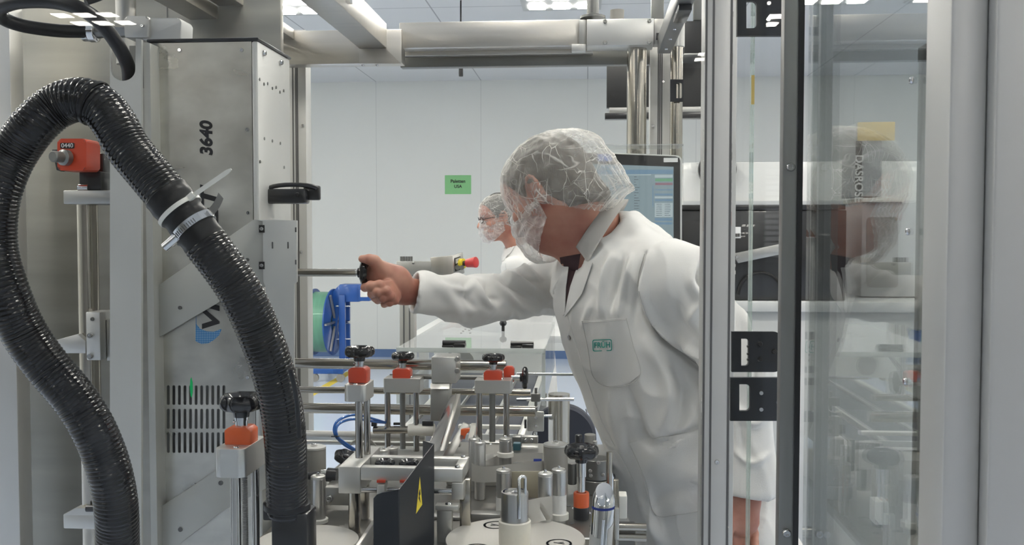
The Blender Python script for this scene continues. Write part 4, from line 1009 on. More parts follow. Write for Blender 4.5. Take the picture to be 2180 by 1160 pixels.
def adjuster(lab, cx, Y, yk0, yk1, Rk, yi0, yi1, wi, bx0, bx1, yb0, yb1, bd, rods, m='orange', spind=None, block='alu_light', off=0.0, yend=1160, nut=True):
    t = thing('height_adjuster', lab, 'adjuster', at(cx, yend, Y), 'adjusters with star knobs')
    kc = at(cx, (yk0+yk1)/2, Y); h = (at(cx, yk0, Y).z-at(cx, yk1, Y).z)
    top = at(cx, yi0, Y).z
    star_knob((kc.x, Y, kc.z-h*.35), (0, 0, 1), Rk, h*.95, t)
    bm = BM(); lathe(bm, [(Rk*.30, 0), (Rk*.30, (kc.z-h*.5-top)*.55), (Rk*.34, (kc.z-h*.5-top)*.56), (Rk*.34, (kc.z-h*.3-top))], (kc.x, Y, top-.001), seg=24); obj('shaft', bm, 'chrome', t)
    screw(t, (kc.x-Rk*.30, Y-.004, top+.006), (-1, -.3, 0), .002)
    indicator(cx, Y, yi0, yi1, wi, t, m)
    a = at(bx0, yb0, Y-bd/2+off); b_ = at(bx1, yb1, Y-bd/2+off)
    rc_ = .009 if not nut else .003; x0_, x1_, y0_, y1_ = a.x, b_.x, Y-bd/2+off, Y+bd/2+off; pl_ = []
    for (cx_, cy_, a0_) in ((x0_+rc_, y0_+rc_, 180), (x1_-rc_, y0_+rc_, 270), (x1_-rc_, y1_-rc_, 0), (x0_+rc_, y1_-rc_, 90)):
        for k in range(7): pl_.append((cx_+rc_*math.cos(R(a0_+15*k)), cy_+rc_*math.sin(R(a0_+15*k)), b_.z))
    bm = BM(); prism(bm, pl_, (0, 0, a.z-b_.z), .0008); obj('clamp_block', bm, block, t)
    if nut:
        for s in (.28, .72): screw(t, (a.x+(b_.x-a.x)*s if not off else a.x+.4*(b_.x-a.x)+.01*s, Y-bd*.30+off if off else Y-bd*.15, a.z), (0, 0, 1), .0045)
    for (rx, ry, rr) in rods:
        p = at(rx, yb1, Y+ry); q_ = at(rx, yend, Y+ry)
        bm = BM(); cyl(bm, (p.x, Y+ry, q_.z), (p.x, Y+ry, b_.z+.001), rr, seg=24); obj('guide_rod', bm, 'rod', t)
    if spind:
        p = at(spind[0], yb1, Y+spind[1]); q_ = at(spind[0], yend, Y+spind[1]); prof = []; z = q_.z; k = 0
        while z < b_.z: prof.append((spind[2]*(1 if k % 2 else .82), z-q_.z)); z += .0013; k += 1
        bm = BM(); lathe(bm, prof, (p.x, Y+spind[1], q_.z), seg=14); obj('threaded_spindle', bm, 'alu_dark', t)
    return t
# foreground one, block runs back at an angle
t = adjuster('nearest star-knob adjuster with a bright orange indicator, on two thick rods left of the hose', 514, 1.22, 838, 882, .028, 905, 953, 58, 455, 520, 956, 1018, .085, [(501, -.026, .0068), (543, .024, .0056)], spind=(521, .0, .0042), yend=1330, nut=False)
screw(t, at(503, 956, 1.19), (0, 0, 1), .0045)
screw(t, at(543, 934, 1.25), (0, 0, 1), .0045)
t = adjuster('star-knob adjuster with a red indicator on a rounded block, second from the left', 765, 1.59, 737, 765, .0255, 780, 813, 41, 731, 778, 820, 856, .070, [(764, -.030, .0064), (781, .022, .0060)], m='redorange', yend=974, nut=False)
screw(t, at(757, 821, 1.565), (0, 0, 1), .0045)
t = adjuster('star-knob adjuster with a red indicator between the second knob and the silver clamp block', 857, 2.0, 750, 770, .0245, 783, 808, 39, 816, 894, 806, 836, .05, [(825, 0, .0065), (886, 0, .0065)], m='redorange', yend=960)
bm = BM(); p = at(857, 836, 2.0); q_ = at(857, 955, 2.0); cyl(bm, (p.x, 2.0, q_.z), (p.x, 2.0, p.z), .006); obj('threaded_spindle', bm, 'profile_dark', t)
t = adjuster('star-knob adjuster on the right with a red indicator and a second sideways knob', 1050, 1.95, 754, 773, .0235, 787, 813, 39, 1010, 1088, 810, 838, .05, [(1020, 0, .0065), (1078, 0, .0065)], m='redorange', yend=945)
bm = BM(); p = at(1048, 838, 1.95); q_ = at(1048, 940, 1.95); cyl(bm, (p.x, 1.95, q_.z), (p.x, 1.95, p.z), .0065); obj('threaded_spindle', bm, 'profile_dark', t)
indicator(1084, 1.99, 779, 812, 24, t, 'redorange', .02)
p = at(1117, 804, 1.98); star_knob(p+Vector((-.006, 0, 0)), (1, 0, 0), .0235, .014, t, nm='side_star_knob')
bm = BM(); cyl(bm, p-Vector((.028, 0, 0)), p, .006); obj('side_shaft', bm, 'chrome', t)

# silver clamp carrying the cross rods
t = thing('cross_clamp', 'silver angular clamp block on the horizontal rods, in the middle of the rods', 'clamp', at(945, 800, 1.93))
B(918, 760, 971, 816, 1.93, .07, 'alu_light', 'block', t, .002)
B(916, 828, 955, 897, 1.94, .05, 'alu', 'lower_jaw', t, .002)
bm = BM(); prism(bm, [at(916, 816.5, 1.93), at(957, 816.5, 1.93), at(957, 828, 1.915), at(916, 828, 1.915)], (0, .04, 0), .001); obj('chamfer_strip', bm, 'alu_light', t)
for q_ in ((974, 764), (974, 789)): screw(t, at(*q_, 1.93), r=.006, m='alu')
def hrod(lab, x0, x1, y_, Y, r, m='tube', ends=False):
    p = at(x0, y_, Y); q_ = at(x1, y_, Y); q_.z = p.z
    bm = BM(); cyl(bm, p, q_, r, seg=24, bev=.0006); return tag(obj('cross_rod', bm, m), lab, 'rod', 'horizontal cross rods')
hrod('thick topmost horizontal rod passing just behind the red indicators', 618, 1078, 773, 2.05, .0115)
hrod('dark thinner horizontal rod right of the third knob, ending in the sideways knob', 830, 1096, 801, 2.03, .0055, 'profile_dark')
hrod('second horizontal rod down, behind the clamp blocks of the knobs', 622, 1130, 829, 2.12, .0078)
hrod('third horizontal rod down, thick, crossing in front of the blue floor', 618, 1140, 868, 2.10, .0118)
hrod('lowest horizontal rod, pale and thick, behind the blue air tubes', 610, 905, 925, 2.10, .0105, 'alu_light')
hrod('thin bright rod crossing the acrylic guard hood at its right', 1100, 1330, 796, 2.30, .0035, 'chrome')
# steel handle arm from labelling head with the star knob he grips
t = thing('horizontal_handle', 'horizontal steel arm with the star knob that the man grips', 'handle', at(633, 580, 1.95))
p = at(600, 580, 1.95); q_ = at(758, 580, 1.95); q_.z = p.z
bm = BM(); cyl(bm, p, q_, .0082, seg=28); obj('arm_rod', bm, 'tube', t)
bm = BM(); cyl(bm, q_, q_+Vector((.010, 0, 0)), .0072); obj('collar', bm, 'chrome', t)
KN = q_+Vector((.010, 0, 0)); star_knob(KN, (1, 0, 0), .028, .020, t)

# ------------------------------------------------------------------ machine deck
DZ = .895
t = thing('machine_deck', 'grey metal machine deck with drilled holes carrying the rollers', 'machine table', (-.25, 1.7, 0))
bm = BM(); box2(bm, (-.545, 1.25, DZ-.02), (.045, 2.26, DZ), .002); obj('deck_plate', bm, 'deck', t)
bm = BM(); box2(bm, (-.54, 1.28, .1), (.03, 2.2, DZ-.021), .004); obj('cabinet_body', bm, 'paint', t)
bm = BM()
for xx in (-.50, -.03):
    for yy in (1.35, 2.1): lathe(bm, [(.03, 0), (.03, .012), (.012, .014), (.012, .1)], (xx, yy, 0), seg=16)
obj('levelling_feet', bm, 'alu_dark', t)
bm = BM()
for q_ in ((1165, 1075), (1165, 1113), (1217, 1114), (1190, 1125), (1210, 1077), (1262, 1120), (1262, 1090), (990, 1095), (945, 1050)):
    p = onz(*q_, DZ); lathe(bm, [(.0055, 0), (.0055, .0006), (.003, .0004)], (p.x, p.y, DZ+.0002), seg=16)
obj('drilled_holes', bm, 'profile_shadow', t)
p = onz(1248, 1148, DZ); bm = BM(); box2(bm, (p.x-.008, p.y-.004, DZ+.0005), (p.x+.008, p.y+.004, DZ+.0015)); obj('small_sticker', bm, 'paper_white', t)
t = thing('infeed_plate', 'flat grey cross plates and rails lying under the roller area', 'machine plate', (-.3, 1.75, DZ))
for (x0, y0, x1, y1, zz, m_) in ((1005, 1085, 1065, 1095, DZ+.02, 'alu'), (925, 1090, 1060, 1103, DZ+.006, 'alu'), (960, 965, 1160, 985, DZ+.05, 'alu')):
    a = onz(x0, y0, zz); b_ = onz(x1, y1, zz); bm = BM(); box2(bm, (a.x, b_.y, DZ+.0005), (b_.x, a.y, zz), .002); obj('plate', bm, m_, t)

# ------------------------------------------------------------------ rollers
def roller(lab, cx, ytop, w, Y, zb=None, collar=None, sleeve=None, m='roller', nm='guide_roller', capm='alu_light', ztop=None):
    a = at(cx-w/2, ytop, Y); b_ = at(cx+w/2, ytop, Y); r = (b_.x-a.x)/2; x = (a.x+b_.x)/2; zt2 = a.z; zb = DZ if zb is None else zb
    t = thing(nm, lab, 'roller', (x, Y, zb), 'upright web rollers')
    bm = BM(); lathe(bm, [(r*.96, .0), (r, .002), (r, zt2-zb-.004), (r*.97, zt2-zb-.0035)], (x, Y, zb+.0005), seg=32); obj('roller_body', bm, m, t)
    bm = BM(); lathe(bm, [(r*.92, 0), (r*1.02, .001), (r*1.0, .0045), (r*.82, .006), (r*.30, .0055), (r*.28, .007)], (x, Y, zt2-.0035), seg=32); obj('end_cap', bm, capm, t)
    bm = BM(); lathe(bm, [(r*.22, 0), (r*.22, .003), (r*.15, .004)], (x, Y, zt2+.0032), seg=6); obj('cap_screw', bm, 'chrome', t)
    if collar:
        for (yy, hh) in collar:
            z = at(cx, yy, Y).z; bm = BM(); lathe(bm, [(r*1.02, 0), (r*1.35, .001), (r*1.35, hh-.001), (r*1.02, hh)], (x, Y, z), seg=32, cap=False); obj('white_collar', bm, 'white_plastic', t)
    if sleeve:
        z0, z1 = at(cx, sleeve[1], Y).z, at(cx, sleeve[0], Y).z; bm = BM(); lathe(bm, [(r*1.01, 0), (r*1.045, .0005), (r*1.045, z1-z0), (r*1.01, z1-z0)], (x, Y, z0), seg=32, cap=False); obj('paper_wrap', bm, 'paper_white', t)
    return t, x, r, zt2
roller('brushed roller with a white foot standing right beside the hose end', 677, 1014, 30, 1.60, collar=[(1112, .008)])
roller('slim brushed roller behind another, left of the pair under the right adjuster', 1010, 934, 24, 1.83)
roller('slim brushed roller in front, right of its twin under the right adjuster', 1022, 942, 24, 1.77)
roller('slim roller with a white plastic ring halfway up', 1076, 934, 26, 1.82, collar=[(972, .010)])
roller('roller left of the steel plate, just behind the hub with the bent handle', 1072, 1001, 31, 1.66, sleeve=(1057, 1095), collar=[(1103, .010)])
roller('roller just right of the brass-coloured square plate', 1161, 1008, 31, 1.58)
roller('roller with white lower sleeve and white foot flange, right of its twin', 1190, 1000, 31, 1.62, sleeve=(1052, 1092), collar=[(1105, .012)])
roller('large matt grey roller with a metal cap behind the rightmost star knob', 1183, 945, 52, 1.80, m='grey_roller')
roller('large matt grey roller with a metal cap just right of the hose', 668, 951, 50, 1.80, m='grey_roller')
roller('short roller left of the metal frame, behind the two rods', 817, 958, 24, 1.85, zb=.93)
roller('short roller behind the frame, right of the other short one', 835, 954, 24, 1.90, zb=.93)
# paper web
def web(lab, pts, h0, h1, m='paper', nm='label_web', th=.0006):
    """pts: (px, Y) path; vertical strip between pixel rows measured at the first point"""
    top = []; bm = BM(); P_ = []
    for (px, yt, yb, Y) in pts: P_.append((at(px, yt, Y), at(px, yb, Y)))
    A = [bm.verts.new(p[0]) for p in P_]; Bv = [bm.verts.new(p[1]) for p in P_]
    for k in range(len(A)-1): bm.faces.new((A[k], A[k+1], Bv[k+1], Bv[k]))
    bmesh.ops.solidify(bm, geom=bm.faces[:], thickness=th)
    return tag(obj(nm, bm, m), lab, 'label web')
web('pale label web curving from the slim front roller back to the large grey roller', [(1004, 985, 1023, 1.75), (1012, 990, 1026, 1.745), (1030, 993, 1027, 1.74), (1055, 992, 1026, 1.745), (1085, 988, 1020, 1.76), (1120, 984, 1012, 1.78), (1158, 981, 1006, 1.80)], 0, 0)
web('pale label web running from the front hub to the roller with the white flange', [(1122, 1065, 1118, 1.48), (1135, 1062, 1115, 1.50), (1150, 1059, 1110, 1.53), (1176, 1056, 1105, 1.57)], 0, 0)
web('pale label web crossing behind the slim rollers', [(1032, 982, 993, 1.80), (1062, 968, 990, 1.84), (1090, 966, 988, 1.86), (1156, 964, 984, 1.88)], 0, 0)
bm = BM(); pprism(bm, [(1089, 1004), (1150, 1003), (1150, 1060), (1089, 1060)], 1.68, .003, .0005); tag(obj('square_plate', bm, pmat('brass_tint', (.55,.50,.38), .4, .8)), 'square champagne metal plate standing behind the hub with the bent handle', 'plate')
bm = BM(); prism(bm, [onz(1135, 1000, .99), onz(1155, 1000, .99)] and [at(1136, 977, 1.87), at(1153, 977, 1.87), at(1153, 984, 1.87), at(1136, 984, 1.87)], (0, .002, 0)); tag(obj('blue_tag', bm, 'blue_mark'), 'small blue tag on the pale web by the large grey roller', 'tag')
# discs and hub
def disc(lab, px, py, z, rad, hub=True):
    p = onz(px, py, z); t = thing('reel_disc', lab, 'reel disc', p, 'flat reel discs')
    bm = BM(); lathe(bm, [(rad*.995, -.006), (rad, -.005), (rad, -.001), (rad*.995, 0)], p, seg=96); obj('plate', bm, 'disc', t)
    return t, p
t, p = disc('round pale reel disc with printed ring marks under the hub with the bent handle', 1097, 1146, .915, .1115)
bm = BM(); lathe(bm, [(.03, 0), (.03, .913-DZ-.005)], (p.x, p.y, DZ+.0004), seg=24); obj('bearing', bm, 'alu', t)
for (qx, qy, an) in ((1190, 1156, -20), (1055, 1117, 150), (1015, 1166, 200)):
    c = onz(qx, qy, .9155); bm = BM(); R0 = []
    for rr_ in (.0168, .0205):
        R0.append([bm.verts.new((c.x+rr_*math.cos(k*math.pi/18), c.y+rr_*math.sin(k*math.pi/18), .9153)) for k in range(36)])
    for k in range(36): j = (k+1) % 36; bm.faces.new((R0[0][k], R0[0][j], R0[1][j], R0[1][k]))
    bmesh.ops.solidify(bm, geom=bm.faces[:], thickness=.0003)
    box(bm, (c.x, c.y, .9155), (.018, .0022, .0005), Matrix.Rotation(R(an), 3, 'Z')); box(bm, (c.x+.004*math.cos(R(an)+1.2), c.y+.004*math.sin(R(an)+1.2), .9155), (.010, .0018, .0005), Matrix.Rotation(R(an+45), 3, 'Z'))
    obj('ring_mark', bm, 'ink', t)
YH = p.y-.03
h = thing('unwind_hub', 'metal hub with bent steel handle standing in a cream plastic cup', 'hub', (at(1097, 1130, YH).x, YH, .9155))
hx = at(1096, 1100, YH).x; rh = (at(1125, 1060, YH).x-at(1067, 1060, YH).x)/2; zt3 = at(1096, 1046, YH).z
bm = BM(); lathe(bm, [(rh, .03), (rh, zt3-.9155-.002), (rh*.97, zt3-.9155), (rh*.72, zt3-.9155), (rh*.68, zt3-.9155-.004), (rh*.3, zt3-.9155-.005)], (hx, YH, .9155), seg=48); obj('hub_body', bm, 'roller', h)
bm = BM(); lathe(bm, [(rh*1.12, 0), (rh*1.18, .002), (rh*1.18, at(1096, 1106, YH).z-.9155-.002), (rh*1.10, at(1096, 1106, YH).z-.9155), (rh*1.01, at(1096, 1106, YH).z-.9155-.002)], (hx, YH, .9158), seg=48); obj('plastic_cup', bm, 'cream_plastic', h)
bm = BM(); lathe(bm, [(.006, 0), (.006, .004), (.004, .006)], (hx, YH, zt3-.004), seg=6); obj('hub_screw', bm, 'chrome', h)
for (a0, a1) in ((.6, 1.5), (2.3, 3.6)):
    bm = BM(); n_ = 12; A = []; Bv = []
    for k in range(n_+1):
        a_ = a0+(a1-a0)*k/n_; A.append(bm.verts.new((hx+rh*.76*math.cos(a_), YH+rh*.76*math.sin(a_), zt3+.0003))); Bv.append(bm.verts.new((hx+rh*.88*math.cos(a_), YH+rh*.88*math.sin(a_), zt3+.0003)))
    for k in range(n_): bm.faces.new((A[k], A[k+1], Bv[k+1], Bv[k]))
    bmesh.ops.solidify(bm, geom=bm.faces[:], thickness=.0002); obj('blue_arc', bm, 'blue_mark', h)
ypin = YH-rh*1.02; xa, xb = at(1105, 1100, ypin).x, at(1117, 1100, ypin).x; zr = at(1110, 1022, ypin).z
bm = BM(); pts = [(xa, ypin, at(1105, 1104, ypin).z), (xa, ypin, zr)] + [((xa+xb)/2-(xb-xa)/2*math.cos(k*math.pi/8), ypin+.012*k/8, zr+(xb-xa)/2*math.sin(k*math.pi/8)) for k in range(1, 9)] + [(xb, ypin+.012, zt3-.002)]
tube(bm, pts, .0026, 14); obj('bent_handle', bm, 'chrome', h)
t, p = disc('round pale reel disc at the foot of the hose, cut off by the lower edge', 655, 1150, .905, .082)
bm = BM(); lathe(bm, [(.02, 0), (.02, .903-DZ-.005)], (p.x, p.y, DZ+.0003), seg=24); obj('bearing', bm, 'alu', t)

# right foreground: knob adjuster standing on deck, motor cluster, marked tube
YR = 1.66
t = thing('height_adjuster', 'rightmost star-knob adjuster standing on an orange and black collar on the deck', 'adjuster', (at(1238, 1095, YR).x, YR, DZ), 'adjusters with star knobs')
c = at(1238, 968, YR); star_knob((c.x, YR, c.z-.006), (0, 0, 1), .030, .026, t)
z1 = c.z-.014; bm = BM(); lathe(bm, [(.0068, 0), (.0068, .045), (.0088, .046), (.0088, z1-.925)], (c.x, YR, .925), seg=24); obj('shaft', bm, 'chrome', t)
z0 = at(1238, 1078, YR).z; zz = at(1238, 1048, YR).z; z00 = DZ+.0005
bm = BM(); lathe(bm, [(.0138, 0), (.0140, .001), (.0140, z0-z00)], (c.x, YR, z00), seg=32); obj('black_foot', bm, 'black', t)
bm = BM(); lathe(bm, [(.0140, 0), (.0140, zz-z0-.002), (.0132, zz-z0), (.009, zz-z0), (.009, zz-z0-.004)], (c.x, YR, z0+.0003), seg=32); obj('position_indicator', bm, 'orange', t)
bm = BM(); lathe(bm, [(.0035, 0), (.0035, .004)], (c.x, YR, c.z+.012), seg=12); obj('knob_bolt', bm, 'chrome', t)
screw(t, (c.x+.0142, YR-.003, z00+.010), (1, -.2, 0), .003); screw(t, (c.x-.0142, YR-.003, z00+.018), (-1, -.2, 0), .003)
YM = 1.84
t = thing('drive_unit', 'dark round drive unit with clamped couplings behind the rightmost star knob', 'motor', (at(1270, 1050, YM).x, YM, DZ))
def rc(px, y0, y1, w, Y, m, nm, par, seg=32):
    a = at(px, y0, Y); b_ = at(px, y1, Y); r = (at(px+w/2, y0, Y).x-at(px-w/2, y0, Y).x)/2
    bm = BM(); cyl(bm, (a.x, Y, max(b_.z, DZ+.0005)), (a.x, Y, a.z), r, seg=seg, bev=.001); return obj(nm, bm, m, par)
rc(1270, 1018, 1055, 66, YM, 'alu_dark', 'base_coupling', t); rc(1270, 975, 1017, 58, YM, 'alu_dark', 'clamp_coupling', t); rc(1272, 1060, 1180, 50, YM, 'alu_dark', 'motor_body', t)
rc(1232, 925, 990, 15, YM+.03, 'black', 'plug', t); rc(1256, 924, 960, 24, YM+.04, 'grey_roller', 'cap', t); rc(1267, 938, 975, 9, YM-.03, 'alu', 'pin', t, 16)
rc(1218, 985, 1030, 20, YM-.0, 'alu_dark', 'idler', t)
for q_ in ((1257, 1002), (1274, 985), (1258, 1012), (1283, 1010)): screw(t, at(*q_, YM-.036), r=.004)
bm = BM(); p = at(1297, 962, 1.72); q_ = at(1297, 1060, 1.72); cyl(bm, (p.x, 1.72, DZ), (p.x, 1.72, p.z), .0055, seg=20); tag(obj('upright_pin', bm, 'tube'), 'slim upright pin standing just left of the white coat', 'pin')
# slanted tube with blue mark
YT = 1.34
p0 = at(1272, 1240, YT); p1 = at(1287, 1040, YT)
t = thing('marked_tube', 'shiny metal tube with a blue line near its top, in front of the coat', 'tube', (p0.x, YT, p0.z))
rT = .0158; n_ = 40; bm = BM(); Rg = []
ax_ = (p1-p0).normalized(); u_, v_, _a = frame_of(ax_)
xv = Vector((1, 0, 0)); L1 = (p1-p0).length
bot = []; topr = []; inn = []
for k in range(n_):
    a_ = 2*math.pi*k/n_; d_ = u_*math.cos(a_)+v_*math.sin(a_)
    hcut = L1-.013+ .010*d_.y*1.0
    bot.append(bm.verts.new(p0+d_*rT)); topr.append(bm.verts.new(p0+ax_*hcut+d_*rT)); inn.append(bm.verts.new(p0+ax_*(hcut+.0085)+d_*rT*.78))
tip_ = bm.verts.new(p0+ax_*(L1-.004))
for k in range(n_):
    j = (k+1) % n_; bm.faces.new((bot[k], bot[j], topr[j], topr[k])); bm.faces.new((topr[k], topr[j], inn[j], inn[k])); bm.faces.new((inn[k], inn[j], tip_))
bm.faces.new(bot[::-1]); obj('tube_body', bm, 'chrome', t)
bm = BM()
def band_pts(bm, h0, h1, r_, a0, a1, wav=0.0):
    A = []; Bv = []
    for k in range(25):
        a_ = a0+(a1-a0)*k/24; d_ = (Vector((1,0,0))*math.cos(a_)+Vector((0,1,0))*math.sin(a_)); A.append(bm.verts.new(p0+ax_*(h0+wav*math.sin(a_))+d_*r_)); Bv.append(bm.verts.new(p0+ax_*(h1+wav*math.sin(a_))+d_*r_))
    for k in range(24): bm.faces.new((A[k], A[k+1], Bv[k+1], Bv[k]))
    bmesh.ops.solidify(bm, geom=bm.faces[:], thickness=.0003)
band_pts(bm, L1-.028, L1-.0245, rT+.0006, math.pi*.95, math.pi*2.08); obj('blue_line', bm, 'blue_mark', t)
bm = BM(); band_pts(bm, L1-.16, L1-.062, rT+.0006, math.pi*1.0, math.pi*1.55, .006); obj('wrapped_label', bm, 'paper_white', t)
bm = BM(); band_pts(bm, L1-.16, L1-.045, rT+.0007, math.pi*1.68, math.pi*2.05, .012); obj('wrapped_label', bm, 'paper_white', t)
bm = BM(); cyl(bm, p0+ax_*.0+Vector((.001, -rT-.001, 0)), p0+ax_*(L1-.040)+Vector((.001, -rT-.001, 0)), .0022); obj('welded_rod', bm, 'chrome', t)
YS = 1.45
t = thing('sensor_bracket', 'thin upright steel bracket with a white sensor block, against the white coat', 'bracket', at(1312, 1160, YS))
B(1306, 1022, 1316, 1300, YS, .012, 'tube', 'upright', t); B(1318, 1056, 1335, 1105, YS, .03, 'white_plastic', 'sensor', t, .002); B(1309, 1083, 1318, 1150, YS-.01, .012, 'alu_light', 'plate', t, .001)
bm = BM()
hr_ = thing('front_rail', 'dark double rail along the lower right edge of the deck', 'rail', (.15, 1.9, DZ-.05))
for k, zz in enumerate((.838, .818)):
    bm = BM(); cyl(bm, (.047, 1.80, zz), (.115, 1.80, zz), .008); obj('rail_tube', bm, 'tube', hr_)
bm = BM(); box2(bm, (.047, 1.81, .5), (.095, 1.83, .84), .002); obj('rail_bracket', bm, 'alu_dark', hr_)

# ------------------------------------------------------------------ sheet guard, carriage frame, diagonal arm
t = thing('warning_guard', 'bent black sheet guard with a yellow electrical warning triangle', 'sheet guard', at(860, 1160, 1.40))
YW0, YW1, YW2 = 1.34, 1.42, 1.66
# left wing facing the viewer, right wing running away from it
L0 = [(795, 1061, YW0), (802, 1053, YW0), (813, 1049, YW0), (848, 1042, YW0), (848, 1250, YW0), (795, 1250, YW0)]
bm = BM(); prism(bm, [at(*p) for p in L0], (0, .002, 0)); obj('front_wing', bm, 'blackmetal', t)
Rw = [at(848, 1042, YW0), at(922, 945, 1.50), at(922, 1170, 1.50), at(848, 1250, YW0)]
bm = BM(); prism(bm, Rw, (.0015, .0015, 0)); obj('main_wing', bm, 'blackmetal', t)
Tw = [at(922, 945, 1.50), at(900, 938, 1.56), at(900, 1144, 1.56), at(922, 1170, 1.50)]
bm = BM(); prism(bm, Tw, (.0015, .001, 0)); obj('rear_wing', bm, 'blackmetal', t)
def onwing(px, py):
    a, b_ = at(848, 1100, YW0), at(922, 1100, 1.50); n = Vector((b_.y-a.y, -(b_.x-a.x), 0)).normalized(); n = n if n.y < 0 else -n
    d = ray(px, py); return CAM_LOC+d*((a-CAM_LOC).dot(n)/d.dot(n)) + n*.0012, n
tri = [onwing(892, 1014)[0], onwing(897, 1074)[0], onwing(884, 1093)[0]]; n_w = onwing(890, 1060)[1]
bm = BM(); prism(bm, tri, n_w*.0003); obj('warning_triangle', bm, 'yellow', t)
cc = (tri[0]+tri[1]+tri[2])/3
bm = BM(); k0 = [onwing(*q_)[0]+n_w*.0005 for q_ in ((892, 1040), (893, 1052), (891, 1055), (893, 1070), (889, 1060), (890, 1056), (889, 1050))]
prism(bm, k0, n_w*.0002); obj('lightning_bolt', bm, 'ink', t)

t = thing('carriage_frame', 'rectangular aluminium carriage frame with two rods beneath, behind the black guard', 'frame', at(860, 1000, 1.62))
YF0, YF1 = 1.52, 1.61
zf = onz(860, 995, at(860, 995, YF0).z).z
zf = at(860, 996, YF0).z; hf = .026
def fb(x0, x1, y0, y1, z0, z1, m='alu_light', nm='frame_bar', bev=.0015):
    bm = BM(); box2(bm, (x0, y0, z0), (x1, y1, z1), bev); return obj(nm, bm, m, t)
X0, X1 = at(720, 1000, YF0).x, at(985, 1000, YF0).x; Xm = at(767, 1000, YF0).x
fb(X0, Xm, YF0, YF1+.06, zf-.045, zf, nm='end_block')
fb(Xm+.0005, X1, YF0, YF0+.018, zf-.022, zf, nm='front_bar'); fb(Xm+.0005, X1, YF1-.018, YF1, zf-.022, zf, nm='rear_bar')
fb(X1-.016, X1, YF0+.0185, YF1-.0185, zf-.022, zf, nm='side_bar')
fb(X1-.018, X1+.002, YF0-.004, YF0+.02, zf-.05, zf-.0225, nm='hanger')
for dy in (0,):
    bm = BM(); cyl(bm, (Xm-.0, YF0+.008, zf-.040), (X1-.004, YF0+.008, zf-.040), .0045); obj('guide_rod', bm, 'chrome', t)
    bm = BM(); cyl(bm, (Xm-.0, YF1-.03, zf-.055), (X1-.004, YF1-.03, zf-.055), .0045); obj('guide_rod', bm, 'chrome', t)
fb(X1-.008, X1+.010, YF0+.02, YF0+.036, DZ+.0005, zf-.0225, 'tube', 'support_post')
fb(X0+.012, X0+.026, YF0+.10, YF0+.114, DZ+.0005, zf-.0455, 'tube', 'support_post')
bm = BM(); cyl(bm, (at(742, 1100, YF0+.03).x+.01, YF0+.03, DZ+.0005), (at(742, 1100, YF0+.03).x+.01, YF0+.03, zf-.046), .010); obj('round_leg', bm, 'tube', t)
for xx in (X1-.010,): screw(t, (xx, YF0+.009, zf), (0, 0, 1), .0045); screw(t, (xx, YF1-.009, zf), (0, 0, 1), .0045)
for px in (811, 860):
    a = at(px-9, 1030, YF0-.004); b_ = at(px+9, 1045, YF0-.004)
    bm = BM(); box2(bm, (a.x, YF0-.006, b_.z-.02), (b_.x, YF0+.02, a.z), .003); obj('rod_slider', bm, 'alu_light', t)
    bm = BM(); box2(bm, (a.x, YF0-.004, a.z+.002), (b_.x, YF0-.0005, a.z+.006)); obj('red_clip', bm, 'redorange', t)
for px in (819, 870):
    c = at(px, 990, 1.565); c.z = zf-.010; k = thing('clamp_knob', ['left small black clamp knob inside the carriage frame', 'right small black clamp knob inside the carriage frame'][px > 830], 'knob', c, 'clamp knobs in the frame')
    star_knob(c, (0, 0, 1), .017, .014, k, nm='grip'); bm = BM(); cyl(bm, (c.x, c.y, DZ+.0003), (c.x, c.y, c.z-.006), .005); obj('stud', bm, 'chrome', k)
# tilted knob left of the frame
c = at(734, 982, 1.74); k = thing('clamp_knob', 'tilted black clamp knob left of the carriage frame, near the blue tubes', 'knob', c, 'clamp knobs in the frame')
star_knob(c, (.35, -.2, .9), .023, .018, k, nm='grip'); bm = BM(); cyl(bm, (c.x+.02, c.y, c.z-.005), (c.x+.05, c.y, c.z-.02), .006); obj('stud', bm, 'chrome', k)
# diagonal bright arm
t = thing('diagonal_steel_arm', 'long bright steel arm rising diagonally in front of the silver clamp block', 'arm', at(935, 940, 1.80))
bm = BM(); prism(bm, [at(957, 846, 1.90), at(970, 838, 1.92), at(972, 850, 1.92), at(935, 958, 1.72), at(917, 966, 1.70), at(915, 940, 1.72)], (.0, .008, 0), .001); obj('blade', bm, 'chrome', t)
bm = BM(); prism(bm, [at(972, 838, 1.925), at(972, 880, 1.925), at(940, 960, 1.74), at(936, 960, 1.72)], (.008, .004, 0), .0008); obj('side_plate', bm, 'alu', t)
t = thing('product_rail', 'dark slanted product rail with orange stops between the diagonal arm and slim rollers', 'rail', at(960, 950, 1.85))
bm = BM(); prism(bm, [at(985, 900, 2.02), at(1000, 905, 2.02), at(955, 990, 1.78), at(930, 990, 1.78)], (0, .012, 0), .001); obj('rail_bar', bm, 'alu_dark', t)
bm = BM(); prism(bm, [at(996, 935, 1.93), at(1003, 900, 2.05), at(1010, 905, 2.05), at(1003, 960, 1.93)], (.012, 0, 0), .001); obj('side_fence', bm, 'white_plastic', t)
bm = BM(); pprism(bm, [(981, 914), (999, 912), (999, 918), (991, 925), (989, 935), (980, 932)], 1.95, .012, .001); obj('orange_stop', bm, 'orange', t)
bm = BM(); pprism(bm, [(939, 910), (950, 915), (944, 940), (936, 950)], 1.9, .012, .001); obj('orange_stop', bm, 'orange', t)

